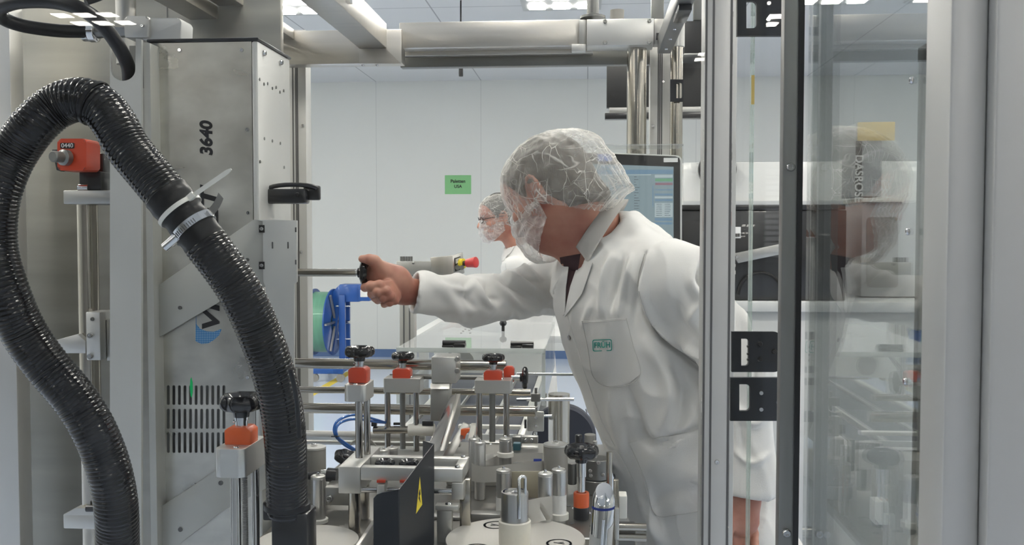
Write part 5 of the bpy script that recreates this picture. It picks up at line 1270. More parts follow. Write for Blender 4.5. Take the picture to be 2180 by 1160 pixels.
# small details on the deck
t = thing('limit_sensor', 'small clear-windowed sensor plate with two screws, right of the belt', 'sensor', at(1140, 900, 2.5))
B(1122, 876, 1158, 919, 2.5, .012, 'alu', 'plate', t, .003); B(1116, 893, 1121, 912, 2.5, .012, 'black', 'plug', t)
for q_ in ((1141, 889), (1141, 907)): screw(t, at(*q_, 2.4995), r=.005)
bm = BM(); tube(bm, smooth_path([at(1118, 875, 2.49), at(1122, 866, 2.49), at(1138, 868, 2.49), at(1150, 860, 2.49)], 5), .0012, 8); obj('sensor_wire', bm, 'white_plastic', t)
bm = BM(); p = at(1140, 920, 2.505); cyl(bm, (p.x, 2.506, DZ-.1), (p.x, 2.506, p.z), .005); obj('stand_rod', bm, 'chrome', t)
bm = BM(); cyl(bm, at(1141, 825, 2.5), at(1141, 876, 2.506), .004); pbox(bm, 1130, 838, 1150, 856, 2.49, .02, .003); obj('rod_clamp', bm, 'alu_dark', t)
t = thing('screw_bracket', 'aluminium bracket with two socket screws under the sensor plate', 'bracket', at(1125, 945, 2.2))
B(1110, 929, 1145, 945, 2.2, .02, 'alu', 'bar', t, .002); B(1090, 930, 1110, 960, 2.22, .03, 'alu_dark', 'side', t, .002); B(1092, 944, 1108, 964, 2.18, .02, pmat('petrol_block', (.02,.10,.13), .5), 'petrol_block', t, .002)
for q_ in ((1120, 937), (1132, 937)): screw(t, at(*q_, 2.1995), r=.005)
bm = BM(); box2(bm, at(1092, 965, 2.215)+Vector((0,0,0)), Vector((at(1145, 965, 2.215).x, 2.24, DZ+.0004)), .001); obj('foot', bm, 'alu', t)
t = thing('cross_plate', 'white and silver cross plate between the slim rollers and the dark belt end', 'plate', at(1060, 930, 2.25))
B(975, 905, 1108, 915, 2.34, .02, 'white_plastic', 'strip', t, .002)
B(1000, 941, 1064, 954, 2.24, .03, 'alu', 'bar', t, .002); B(990, 924, 1100, 940, 2.32, .01, 'paint', 'shelf', t, .001)
for q_ in ((1045, 948),): screw(t, at(*q_, 2.2395), r=.005)
bm = BM(); a = at(1000, 955, 2.245); box2(bm, (a.x, 2.245, DZ+.0005), (a.x+.07, 2.262, a.z), .001); obj('foot', bm, 'alu_dark', t)
t = thing('pneumatic_cylinder', 'small steel pneumatic cylinder with black fittings behind the two rods', 'cylinder', at(830, 915, 2.02))
bm = BM(); cyl(bm, at(795, 915, 2.0), at(870, 915, 2.0), .0085, bev=.001); obj('barrel', bm, 'tube', t)
bm = BM(); cyl(bm, at(870, 915, 2.0), at(925, 915, 2.0), .013); obj('end_cap', bm, 'white_plastic', t)
bm = BM(); pbox(bm, 790, 896, 801, 908, 1.99, .01, .001); cyl(bm, at(838, 902, 2.0), at(860, 902, 2.0), .003); pbox(bm, 898, 896, 922, 907, 1.99, .014, .002); obj('fitting', bm, 'black', t)
for i, off in enumerate((0, 5)):
    pts = [(752+off, 958, 1.86), (735, 948-off, 1.84), (716+off*.6, 930, 1.82), (711+off, 912, 1.82), (720+off, 895+off, 1.83), (745, 884+off*1.8, 1.86), (770, 885+off*1.6, 1.90), (800, 893+off, 1.95), (822, 900, 2.0)]
    bm = BM(); tube(bm, smooth_path([at(*p) for p in pts], 8), .0026, 10)
    tag(obj('air_tube', bm, 'blue_tube'), ['outer blue air tube curling left of the two rods', 'inner blue air tube curling left of the two rods'][i], 'air tube', 'blue air tubes')
bm = BM(); p = at(713, 928, 1.815); box2(bm, p+Vector((-.006, -.006, -.001)), p+Vector((.008, .004, .001))); tag(obj('tube_tie', bm, 'black'), 'tiny black tie binding the two blue air tubes', 'cable tie')
bm = BM(); tube(bm, smooth_path([at(742, 952, 1.9), at(755, 938, 1.9), at(780, 932, 1.92), at(800, 948, 1.93)], 6), .0022, 10); tag(obj('grey_cable', bm, 'alu'), 'thin grey cable looping behind the two rods', 'cable')
bm = BM(); pbox(bm, 640, 938, 980, 952, 2.16, .02, .002); tag(obj('rear_cross_bar', bm, 'alu'), 'flat aluminium bar crossing behind the carriage frame', 'bar')
t = thing('side_plate_block', 'aluminium side plate with a recessed screw left of the warning guard', 'plate', at(710, 1060, 1.66))
B(690, 1037, 763, 1077, 1.66, .05, 'alu', 'plate', t, .002); screw(t, at(702, 1061, 1.6595), r=.007)
B(700, 1077, 706, 1092, 1.70, .02, 'alu_dark', 'leg', t); B(745, 1077, 755, 1092, 1.70, .02, 'alu_dark', 'leg', t)
t = thing('small_coupling', 'black hose coupling with chrome rings behind the lone roller at left', 'coupling', at(690, 1015, 1.72))
bm = BM(); cyl(bm, at(648, 1014, 1.70), at(685, 1010, 1.72), .007); obj('black_sleeve', bm, 'rubber', t)
bm = BM(); cyl(bm, at(685, 1010, 1.72), at(697, 1009, 1.72), .009); obj('chrome_ring', bm, 'chrome', t)
bm = BM(); cyl(bm, at(697, 1010, 1.72), at(718, 1012, 1.72), .013); obj('knurled_end', bm, 'black', t)
t = thing('deck_clamp', 'small rectangular clamp with an upright screw on a post, right of the warning guard', 'clamp', at(953, 1100, 1.52))
B(926, 1076, 976, 1087, 1.50, .02, 'alu_light', 'clamp_bar', t, .001); B(930, 1087, 962, 1160, 1.51, .012, 'alu', 'post', t, .001)
p = at(955, 1076, 1.51); screw(t, p, (0, 0, 1), .006)
t = thing('slanted_rail', 'light rail rising diagonally in front of the carriage frame legs', 'rail', at(760, 1150, 1.45))
bm = BM(); prism(bm, [at(755, 1162, 1.40), at(793, 1105, 1.50), at(793, 1128, 1.50), at(775, 1175, 1.40)], (.006, .01, 0), .001); obj('bar', bm, 'alu_light', t)
# ------------------------------------------------------------------ signed-distance sculpting for the people
class Grid:
    def __init__(s, lo, hi, h):
        s.lo = np.array(lo, float); s.h = h; n = np.ceil((np.array(hi)-s.lo)/h).astype(int)+1; s.n = n
        s.F = np.full(tuple(n), 1.0, np.float32)
    def block(s, lo, hi):
        i0 = np.clip(np.floor((np.array(lo)-s.lo)/s.h).astype(int), 0, s.n-1); i1 = np.clip(np.ceil((np.array(hi)-s.lo)/s.h).astype(int)+1, 1, s.n)
        if (i1 <= i0).any(): return None
        sl = tuple(slice(a, b) for a, b in zip(i0, i1))
        ax = [s.lo[k]+s.h*np.arange(i0[k], i1[k]) for k in range(3)]
        X, Y, Z = np.meshgrid(*ax, indexing='ij'); return sl, X.astype(np.float32), Y.astype(np.float32), Z.astype(np.float32)
    def add(s, fn, lo, hi, k=.01, pad=.03, sub=False):
        lo = np.array(lo)-pad-k; hi = np.array(hi)+pad+k
        b = s.block(lo, hi)
        if b is None: return
        sl, X, Y, Z = b; d = fn(X, Y, Z).astype(np.float32); A = s.F[sl]
        if sub:
            d = -d; hh = np.clip(.5-.5*(A-d)/k, 0, 1); s.F[sl] = A*(1-hh)+d*hh+k*hh*(1-hh)
        else:
            hh = np.clip(.5+.5*(A-d)/k, 0, 1); s.F[sl] = A*(1-hh)+d*hh-k*hh*(1-hh)
    def capsule(s, a, b, ra, rb=None, k=.01, flat=None, sub=False):
        rb = ra if rb is None else rb; a = np.array(a, float); b = np.array(b, float); d = b-a; L2 = (d*d).sum()+1e-12
        def fn(X, Y, Z):
            px, py, pz = X-a[0], Y-a[1], Z-a[2]; t = np.clip((px*d[0]+py*d[1]+pz*d[2])/L2, 0, 1)
            qx, qy, qz = px-t*d[0], py-t*d[1], pz-t*d[2]
            if flat is not None:   # (unit vector, factor): wider or thinner across one direction
                f, fac = flat; c = qx*f[0]+qy*f[1]+qz*f[2]; e = c*(1/fac-1); qx = qx+f[0]*e; qy = qy+f[1]*e; qz = qz+f[2]*e
            return np.sqrt(qx*qx+qy*qy+qz*qz)-(ra+(rb-ra)*t)
        r = max(ra, rb)*(1.6 if flat is not None else 1); s.add(fn, np.minimum(a, b)-r, np.maximum(a, b)+r, k, sub=sub)
    def ell(s, c, r, Rm=None, k=.01, sub=False):
        c = np.array(c, float); r = np.array(r, float); Rm = np.eye(3) if Rm is None else np.array(Rm)
        def fn(X, Y, Z):
            px, py, pz = X-c[0], Y-c[1], Z-c[2]
            u = px*Rm[0, 0]+py*Rm[1, 0]+pz*Rm[2, 0]; v = px*Rm[0, 1]+py*Rm[1, 1]+pz*Rm[2, 1]; w = px*Rm[0, 2]+py*Rm[1, 2]+pz*Rm[2, 2]
            k0 = np.sqrt((u/r[0])**2+(v/r[1])**2+(w/r[2])**2); k1 = np.sqrt((u/r[0]**2)**2+(v/r[1]**2)**2+(w/r[2]**2)**2)+1e-9
            return k0*(k0-1)/k1
        m = r.max(); s.add(fn, c-m, c+m, k, sub=sub)
    def loft(s, rows, S, k=.02, e=2.3, sub=False):
        """rows (z, cx, cy, a, b) elliptical sections; S unit vector of the wide axis"""
        rows = sorted(rows); z = [r[0] for r in rows]; N_ = (-S[1], S[0])
        def fn(X, Y, Z):
            I = [np.interp(Z, z, [r[i] for r in rows]) for i in (1, 2, 3, 4)]
            px, py = X-I[0], Y-I[1]; u = px*S[0]+py*S[1]; v = px*N_[0]+py*N_[1]
            q = (np.abs(u/I[2])**e+np.abs(v/I[3])**e)**(1/e); d = (q-1)*np.minimum(I[2], I[3])
            return np.maximum(d, np.maximum(z[0]-Z, Z-z[-1]))
        m = max(max(r[3], r[4]) for r in rows)
        s.add(fn, (min(r[1] for r in rows)-m, min(r[2] for r in rows)-m, z[0]), (max(r[1] for r in rows)+m, max(r[2] for r in rows)+m, z[-1]), k, sub=sub)
    def mesh(s):
        F = s.F; n = s.n; ins = F < 0
        c = np.zeros(tuple(n-1), np.int8)
        for dx in (0, 1):
            for dy in (0, 1):
                for dz in (0, 1): c += ins[dx:n[0]-1+dx, dy:n[1]-1+dy, dz:n[2]-1+dz]
        act = (c > 0) & (c < 8); idx = np.argwhere(act); ids = np.full(act.shape, -1, np.int64); ids[act] = np.arange(len(idx))
        acc = np.zeros((len(idx), 3)); cnt = np.zeros(len(idx))
        for axis in range(3):
            o1, o2 = [a for a in range(3) if a != axis]
            for p in (0, 1):
                for q in (0, 1):
                    o = [0, 0, 0]; o[o1] = p; o[o2] = q; A = idx+o; Bq = A.copy(); Bq[:, axis] += 1
                    fa = F[A[:, 0], A[:, 1], A[:, 2]]; fb_ = F[Bq[:, 0], Bq[:, 1], Bq[:, 2]]; m = (fa < 0) != (fb_ < 0)
                    t = fa[m]/(fa[m]-fb_[m]); P = A[m].astype(float); P[:, axis] += t; acc[m] += P; cnt[m] += 1
        V = acc/np.maximum(cnt, 1)[:, None]*s.h+s.lo; faces = []
        for axis in range(3):
            o1, o2 = (axis+1) % 3, (axis+2) % 3
            sl0 = [slice(None)]*3; sl1 = [slice(None)]*3; sl0[axis] = slice(0, n[axis]-1); sl1[axis] = slice(1, n[axis])
            m = ins[tuple(sl0)] != ins[tuple(sl1)]; E = np.argwhere(m)
            ok = (E[:, o1] > 0) & (E[:, o2] > 0) & (E[:, o1] < n[o1]-1) & (E[:, o2] < n[o2]-1); E = E[ok]
            st = ins[tuple(sl0)][E[:, 0], E[:, 1], E[:, 2]]
            def g(a, b):
                q = E.copy(); q[:, o1] -= a; q[:, o2] -= b; return ids[q[:, 0], q[:, 1], q[:, 2]]
            Q = np.stack([g(1, 1), g(0, 1), g(0, 0), g(1, 0)], 1); Q[~st] = Q[~st][:, ::-1]; faces.append(Q)
        return V, np.concatenate(faces)
def npmesh(name, V, Fc):
    me = bpy.data.meshes.new(name); me.vertices.add(len(V)); me.vertices.foreach_set('co', V.astype(np.float32).ravel())
    me.loops.add(Fc.size); me.loops.foreach_set('vertex_index', Fc.astype(np.int32).ravel())
    me.polygons.add(len(Fc)); me.polygons.foreach_set('loop_start', np.arange(0, Fc.size, 4, dtype=np.int32)); me.polygons.foreach_set('loop_total', np.full(len(Fc), 4, np.int32))
    me.update(calc_edges=True); me.validate(); return me
def normals(V, Fc):
    a = V[Fc[:, 2]]-V[Fc[:, 0]]; b = V[Fc[:, 3]]-V[Fc[:, 1]]; n = np.cross(a, b); N_ = np.zeros_like(V)
    for k in range(4): np.add.at(N_, Fc[:, k], n)
    return N_/np.maximum(np.linalg.norm(N_, axis=1, keepdims=True), 1e-12)
def relax(V, Fc, it=1, w=.5):
    E = np.concatenate([Fc[:, [0, 1]], Fc[:, [1, 2]], Fc[:, [2, 3]], Fc[:, [3, 0]]])
    for _ in range(it):
        S = np.zeros_like(V); c = np.zeros(len(V))
        np.add.at(S, E[:, 0], V[E[:, 1]]); np.add.at(S, E[:, 1], V[E[:, 0]]); np.add.at(c, E[:, 0], 1); np.add.at(c, E[:, 1], 1)
        V = V*(1-w)+w*S/np.maximum(c, 1)[:, None]
    return V
def project(V):
    Rn = np.array(RMI); q = (V-np.array(CAM_LOC))@Rn.T
    return 1090+FPX*q[:, 0]/-q[:, 2], 580-FPX*q[:, 1]/-q[:, 2]
def vnoise(P, sc, seed=0):
    """cheap smooth vector-free noise: sum of rotated sines"""
    rs = np.random.RandomState(seed); o = np.zeros(len(P))
    for k in range(7):
        d = rs.normal(size=3); d /= np.linalg.norm(d); f = sc*(.6+rs.rand()*1.6); o += np.sin(P@d*f+rs.rand()*6.28+1.6*np.sin(P@np.roll(d, 1)*f*.6+rs.rand()*6))*(.8/(1+.3*k))
    return o/2.6
def crease(V, N_, folds, view=True):
    """folds: (polyline in picture coordinates, width px, height m) raised or sunk along the surface normal, only on the side that faces the viewer"""
    px, py = project(V); vd = V-np.array(CAM_LOC); vd /= np.linalg.norm(vd, axis=1, keepdims=True); fr = np.clip(-(vd*N_).sum(1)*3, 0, 1) if view else 1
    D = np.zeros(len(V))
    for pl, w, h in folds:
        pl = np.array(smooth2(pl)); best = np.full(len(V), 1e9); tb = np.zeros(len(V)); n = len(pl)-1
        near = (px > pl[:, 0].min()-3*w) & (px < pl[:, 0].max()+3*w) & (py > pl[:, 1].min()-3*w) & (py < pl[:, 1].max()+3*w); ii = np.where(near)[0]
        if not len(ii): continue
        x, y = px[ii], py[ii]; bd = np.full(len(ii), 1e9); bt = np.zeros(len(ii))
        for k in range(n):
            a, b = pl[k], pl[k+1]; d = b-a; t = np.clip(((x-a[0])*d[0]+(y-a[1])*d[1])/((d*d).sum()+1e-9), 0, 1)
            q = np.hypot(x-a[0]-t*d[0], y-a[1]-t*d[1]); m = q < bd; bd[m] = q[m]; bt[m] = (k+t[m])/n
        env = np.sin(np.pi*np.clip(bt*.92+.04, 0, 1))**.6
        D[ii] += h*env*np.exp(-(bd/w)**2)
    return V+N_*(D*fr)[:, None]
def smooth2(pl):
    return [(p.x, p.y) for p in smooth_path([Vector((x, y, 0)) for x, y in pl], 6)]
def v3(p): return np.array([p[0], p[1], p[2]], float)

# ---- a head in its own frame (x forward, y left, z up; origin between the ears)
def head_shape(G, T, sc=1.0, k=.012):
    """T: 4x4 head-to-world"""
    Rm = np.array(T.to_3x3().normalized()); 
    def P(x, y, z): return v3(T @ Vector((x*sc, y*sc, z*sc)))
    def E(c, r, kk=k, sub=False): G.ell(P(*c), np.array(r)*sc, Rm, kk, sub)
    E((-.012, 0, .045), (.098, .078, .092)); E((.025, 0, -.015), (.072, .062, .085), .03); E((.03, 0, .05), (.068, .066, .06), .02)
    E((.055, 0, -.075), (.036, .040, .034), .03); E((.01, 0, -.06), (.055, .056, .038), .03)
    G.capsule(P(.088, 0, .028), P(.116, 0, -.018), .009*sc, .0135*sc, .014)            # nose
    E((.108, .012, -.020), (.011, .009, .009), .008); E((.108, -.012, -.020), (.011, .009, .009), .008)
    for s in (1, -1):
        G.capsule(P(.088, s*.014, .036), P(.076, s*.045, .038), .008*sc, .007*sc, .012)   # brow
        E((.083, s*.031, .017), (.018, .017, .013), .006, True)                              # socket
        E((.074, s*.031, .017), (.0125, .0125, .0125), .003)
        G.capsule(P(.0835, s*.018, .0225), P(.0815, s*.043, .0225), .0030*sc, .0028*sc, .004)
        E((.055, s*.052, -.012), (.030, .018, .018), .02)                                    # cheek
        # ear
        c = (-.012, s*.079, .008)
        for j in range(9):
            a0 = R(-75+j*30); a1 = R(-75+(j+1)*30) if j < 8 else R(180)
            q0 = (c[0]-.017*math.cos(a0)+.004, c[1]+s*(.004+.006*math.cos(a0)), c[2]+.031*math.sin(a0)); q1 = (c[0]-.017*math.cos(a1)+.004, c[1]+s*(.004+.006*math.cos(a1)), c[2]+.031*math.sin(a1))
            if j < 7: G.capsule(P(*q0), P(*q1), .0040*sc, .0040*sc, .004)
        E((c[0]-.003, c[1]-s*.002, c[2]-.002), (.014, .005, .025), .006); E((c[0]+.004, c[1]+s*.004, c[2]-.027), (.007, .005, .010), .006)
        E((c[0]+.002, c[1]+s*.006, c[2]), (.006, .006, .010), .004, True)
    G.capsule(P(.093, -.020, -.052), P(.093, .020, -.052), .0055*sc, .0055*sc, .008); G.capsule(P(.092, -.017, -.060), P(.092, .017, -.060), .006*sc, .006*sc, .008)
    G.capsule(P(.100, -.022, -.0555), P(.100, .022, -.0555), .0016*sc, .0016*sc, .003, sub=True)
def shell(name, T, sc, fn, nu, nv, m, parent, u0=0, u1=2*math.pi, v0=0, v1=math.pi, th=.0006):
    """open shell given by fn(u, v) in head coordinates"""
    closed = abs(u1-u0-2*math.pi) < 1e-3; bm = BM(); rows = []
    for j in range(nv+1):
        v = v0+(v1-v0)*j/nv; row = []
        for i in range(nu if closed else nu+1):
            u = u0+(u1-u0)*i/nu; p = fn(u, v); row.append(bm.verts.new(T @ Vector((p[0]*sc, p[1]*sc, p[2]*sc))))
        rows.append(row)
    for a, b in zip(rows, rows[1:]):
        n = len(a)
        for i in range(n if closed else n-1): k = (i+1) % n; bm.faces.new((a[i], a[k], b[k], b[i]))
    bmesh.ops.remove_doubles(bm, verts=bm.verts, dist=1e-5)
    o = obj(name, bm, m, parent, smooth=180); return o
def wrink(x, y, z, s=60, seed=1):
    p = Vector((x, y, z))*s+Vector((seed*3.1, 0, 0)); a = noise.noise(p); b = noise.noise(p*2.1+Vector((5, 1, 2)))
    return (1-abs(a)*2.2)*.6+(1-abs(b)*2.2)*.3
def hairnet(T, sc, parent, sag=.05, seed=1, back=.05, m='net', front=.03):
    """bouffant cap: gathered lower edge round forehead, ears and nape; billows to the back"""
    def fn(u, v):
        # u round the head (0 = forehead), v from crown (0) to hem (1)
        cu, su = math.cos(u), math.sin(u)
        bk = max(0, -cu)
        hem = .018*cu+.004-.062*bk+ .0
        if v < .93:
            a = v/.93*math.pi*.60; rx = .112+back*bk**1.3*(math.sin(a)**2); ry = .092; rz = .091
            x = -.012+cu*math.sin(a)*rx; y = su*math.sin(a)*ry; z = .044+rz*math.cos(a)+ (0 if a < math.pi/2 else -.0*bk)
            low = max(0, a-math.pi/2)/(.1*math.pi)
            z = z - low*(.030+.062*bk+.012*abs(su)) - .008*bk**2*math.sin(a)**4; sagx = low*sag*.4*bk; x -= sagx
        else:
            t = (v-.93)/.07; a = math.pi*.60; rx = .112+back*bk**1.3*(math.sin(a)**2)
            x0 = -.012+cu*math.sin(a)*rx-sag*.4*bk; y0 = su*math.sin(a)*.094; z0 = .044+.091*math.cos(a)-(.030+.062*bk+.012*abs(su))
            x1 = -.010+cu*(.098-.018*bk); y1 = su*.083; z1 = z0-.004-.012*bk
            x, y, z = x0+(x1-x0)*t, y0+(y1-y0)*t, z0+(z1-z0)*t
        w = wrink(x, y, z, 26, seed)*.0045*min(1, v*3+.3) + wrink(x, y, z*.5, 70, seed+3)*.0016
        gather = .0022*math.sin(u*38)*max(0, v-.7)/.3
        r = 1+(w+gather)/.1
        return (-.012+(x+.012)*r, y*r, .047+(z-.047)*(1+w/.12))
    return shell('hairnet', T, sc, fn, 220, 70, m, parent, v0=.0, v1=1.0)
def face_mask(T, sc, parent, seed=2, m='mask'):
    def fn(u, v):
        # u: -1..1 ear to ear across the face, v: 0 nose bridge .. 1 under the chin
        a = u*R(86); top = .018-.036*abs(u)**1.3; bot = -.122+.060*abs(u)**1.8
        z = top+(bot-top)*v; bulge = math.sin(math.pi*min(1, max(0, v)))**.6*(1-abs(u)**2.4)
        rx = .112+.026*bulge-.008*v; ry = .074+.010*bulge
        x = -.010+math.cos(a)*rx*(1 if v < .9 else 1-.35*(v-.9)*5*(1-abs(u))); y = math.sin(a)*ry*1.02
        w = wrink(x, y, z, 40, seed)*.0035+.0015*math.sin(v*26+u*3)*(1-abs(u))
        return (x+w*math.cos(a), y+w*math.sin(a), z)
    return shell('face_mask', T, sc, fn, 90, 60, m, parent, u0=-1, u1=1, v0=0, v1=1)
def hair_cap(T, sc, parent, m, low=-.075, seed=0, h=.0028):
    """short hair: skull grown by a few millimetres, cut along hairline, temples and nape"""
    c = v3(T @ Vector((-.02, 0, .03))); G = Grid(c-.15*sc, c+.15*sc, h); Rm = np.array(T.to_3x3().normalized())
    def P(x, y, z): return v3(T @ Vector((x*sc, y*sc, z*sc)))
    G.ell(P(-.012, 0, .045), np.array((.103, .083, .097))*sc, Rm, .01); G.ell(P(.03, 0, .05), np.array((.071, .070, .064))*sc, Rm, .02)
    G.capsule(P(-.045, 0, .0), P(-.062, 0, -.05), .061*sc, .060*sc, .03); G.ell(P(-.03, 0, .0), np.array((.072, .072, .06))*sc, Rm, .02)
    Ti = np.array((T @ Matrix.Diagonal((sc, sc, sc, 1))).inverted())
    def cutf(X, Y, Z):
        x = Ti[0, 0]*X+Ti[0, 1]*Y+Ti[0, 2]*Z+Ti[0, 3]; y = Ti[1, 0]*X+Ti[1, 1]*Y+Ti[1, 2]*Z+Ti[1, 3]; z = Ti[2, 0]*X+Ti[2, 1]*Y+Ti[2, 2]*Z+Ti[2, 3]
        line = np.interp(x, [-.12, -.05, -.028, -.02, .012, .022, .045, .07, .10], [low, low+.01, -.02, .02, .03, -.005, .045, .085, .11])
        return np.maximum(z-line, -1)*-.7*-1
    G.add(lambda X, Y, Z: cutf(X, Y, Z), c-.2, c+.2, .002, sub=True)
    V, Fc = G.mesh(); N_ = normals(V, Fc); V = V+N_*(vnoise(V, 190, 11)*.0009+vnoise(V, 90, 12)*.0012)[:, None]
    return finish('hair', npmesh('hair', V, Fc), m, parent, smooth=180)

def patch(name, bvh, left, right, n, m, parent, off=.0015, th=.0012, cols=14, rows=None):
    """cloth piece lying on a surface: left and right edge lines in picture coordinates"""
    L_ = [Vector((x, y, 0)) for x, y in left]; R_ = [Vector((x, y, 0)) for x, y in right]
    def samp(pl, t):
        f = t*(len(pl)-1); i = min(int(f), len(pl)-2); return pl[i].lerp(pl[i+1], f-i)
    bm = BM(); G_ = []; last = None
    for j in range(n+1):
        row = []
        for i in range(cols+1):
            q = samp(L_, j/n).lerp(samp(R_, j/n), i/cols); d = ray(q.x, q.y).normalized(); hit = bvh.ray_cast(CAM_LOC, d)
            if hit[0] is None: row.append(None); continue
            else:
                nn = hit[1] if hit[1].dot(d) < 0 else -hit[1]; p = hit[0]+(nn*.4-d*.6).normalized()*off; last = (hit[0]-CAM_LOC).length-off
            row.append(bm.verts.new(p))
        G_.append(row)
    for a, b in zip(G_, G_[1:]):
        for i in range(cols):
            q4 = (a[i], a[i+1], b[i+1], b[i])
            if None in q4 or max((q4[k].co-q4[k-1].co).length for k in range(4)) > .12: continue
            bm.faces.new(q4)
    bmesh.ops.delete(bm, geom=[v for v in bm.verts if not v.link_faces], context='VERTS')
    for _ in range(2): bmesh.ops.smooth_vert(bm, verts=[v for v in bm.verts if not v.is_boundary], factor=.5, use_axis_x=True, use_axis_y=True, use_axis_z=True)
    bmesh.ops.solidify(bm, geom=bm.faces[:], thickness=-th)
    return obj(name, bm, m, parent, smooth=50)
def line_on(name, bvh, pix, r, m, parent, off=.001):
    pts = []
    for x, y in smooth2(pix):
        d = ray(x, y).normalized(); h_ = bvh.ray_cast(CAM_LOC, d)
        if h_[0] is not None: pts.append(h_[0]-d*off)
    bm = BM(); tube(bm, pts, r, 6); return obj(name, bm, m, parent)
def bvh_of(V, Fc): return BVHTree.FromPolygons([tuple(v) for v in V], [tuple(int(i) for i in f) for f in Fc])

# ================================================================== main man
MY = 2.05
man = thing('person', 'person in white lab coat, hairnet and face mask leaning in and gripping the star knob', 'person', (.28, 2.15, 0))
hc = at(1176, 420, 2.10)
# facing left and a little away, head bowed
TH = Matrix.Translation(hc) @ Matrix.Rotation(R(180-27), 4, 'Z') @ Matrix.Rotation(R(32), 4, 'Y') @ Matrix.Rotation(R(4), 4, 'X')
HS = 1.0
def Hp(x, y, z): return v3(TH @ Vector((x*HS, y*HS, z*HS)))
neck0 = Hp(-.030, 0, -.045); neck1 = v3(at(1298, 545, 2.13))
Rsh, Relb, Rwr = v3(at(1168, 610, 2.30)), v3(at(1015, 641, 2.19)), v3(at(858, 618, 2.00))
Lsh, Lelb, Lwr = v3(at(1446, 592, 1.93)), v3(at(1582, 800, 1.89)), v3(at(1594, 1040, 1.86))
pel = v3(at(1500, 1010, 2.10)); 
S = np.array([-.68, .735])          # from the near (left) shoulder to the far one
# ---- skin: head and neck
G = Grid(np.minimum(hc, neck1)-.20, np.maximum(hc, neck1)+np.array([.18, .20, .20]), .0027)
head_shape(G, TH, HS)
G.capsule(neck0, neck1, .060, .068, .03); G.capsule(Hp(-.045, 0, .0), v3(at(1262, 470, 2.12)), .055, .055, .03); G.capsule(Hp(.02, 0, -.075), v3(at(1240, 555, 2.09)), .035, .045, .03)
V1, F1 = G.mesh(); V1 = relax(V1, F1, 4, .5); VN, FN = V1, F1
# ---- skin: right forearm and gripping hand
def hand_axes(w, kn): 
    d = kn-w; return d/np.linalg.norm(d)
G = Grid(np.array([KN.x-.06, KN.y-.13, KN.z-.13]), np.array([Rwr[0]+.16, Rwr[1]+.20, KN.z+.10]), .0017)
def A_(px, py, dy): return v3(at(px, py, KN.y+dy))
G.capsule(Rwr+(Relb-Rwr)*.55, Rwr, .036, .027, .01, flat=((0, 1, 0), .85))
hw = v3(at(850, 604, 1.985))
G.capsule(Rwr, hw, .027, .027, .02, flat=((0, 1, 0), .8))
# palm
G.capsule(A_(840, 600, .03), A_(803, 590, .015), .028, .026, .02); G.capsule(A_(838, 612, .03), A_(808, 625, .012), .026, .022, .02); G.capsule(A_(842, 590, .025), A_(806, 570, .01), .024, .017, .018)
# thumb over the top of the knob
G.capsule(A_(815, 577, .0), A_(797, 556, -.016), .0165, .0125, .012); G.capsule(A_(797, 556, -.016), A_(786, 552, -.020), .0120, .0105, .006); G.capsule(A_(786, 552, -.020), A_(771, 551, -.016), .0102, .0080, .005)
# index finger curling under the knob, tip towards the viewer
fing = [
 ([(812, 617, -.016), (803, 616, -.034), (788, 613, -.030), (778, 612, -.012)], .0112),
 ([(815, 627, -.010), (808, 632, -.032), (793, 628, -.030), (786, 624, -.010)], .0110),
 ([(821, 634, -.004), (815, 638, -.026), (803, 637, -.026), (797, 632, -.008)], .0105),
 ([(828, 636, .004), (826, 642, -.016), (816, 645, -.020), (808, 641, -.006)], .0092)]
fing = [
 ([(826, 606, -.012), (808, 607, -.034), (789, 609, -.038), (777, 612, -.014), (783, 604, .012)], .0108),
 ([(834, 617, -.010), (822, 620, -.034), (803, 622, -.040), (791, 626, -.016), (797, 614, .010)], .0102),
 ([(841, 626, -.006), (832, 631, -.028), (815, 634, -.034), (804, 639, -.012), (809, 624, .008)], .0096),
 ([(846, 632, .0), (841, 640, -.016), (829, 644, -.022), (818, 648, -.006), (819, 633, .008)], .0084)]
for pts, r in fing:
    P_ = [A_(*p) for p in pts]
    for j in range(len(P_)-1): G.capsule(P_[j], P_[j+1], r*(1-.05*j), r*(1-.05*(j+1)), .0018 if j else .008)
    for j in (1, 2): G.ell(P_[j], (r*1.07,)*3, None, .0015)
V2, F2 = G.mesh(); V2 = relax(V2, F2, 1, .35)
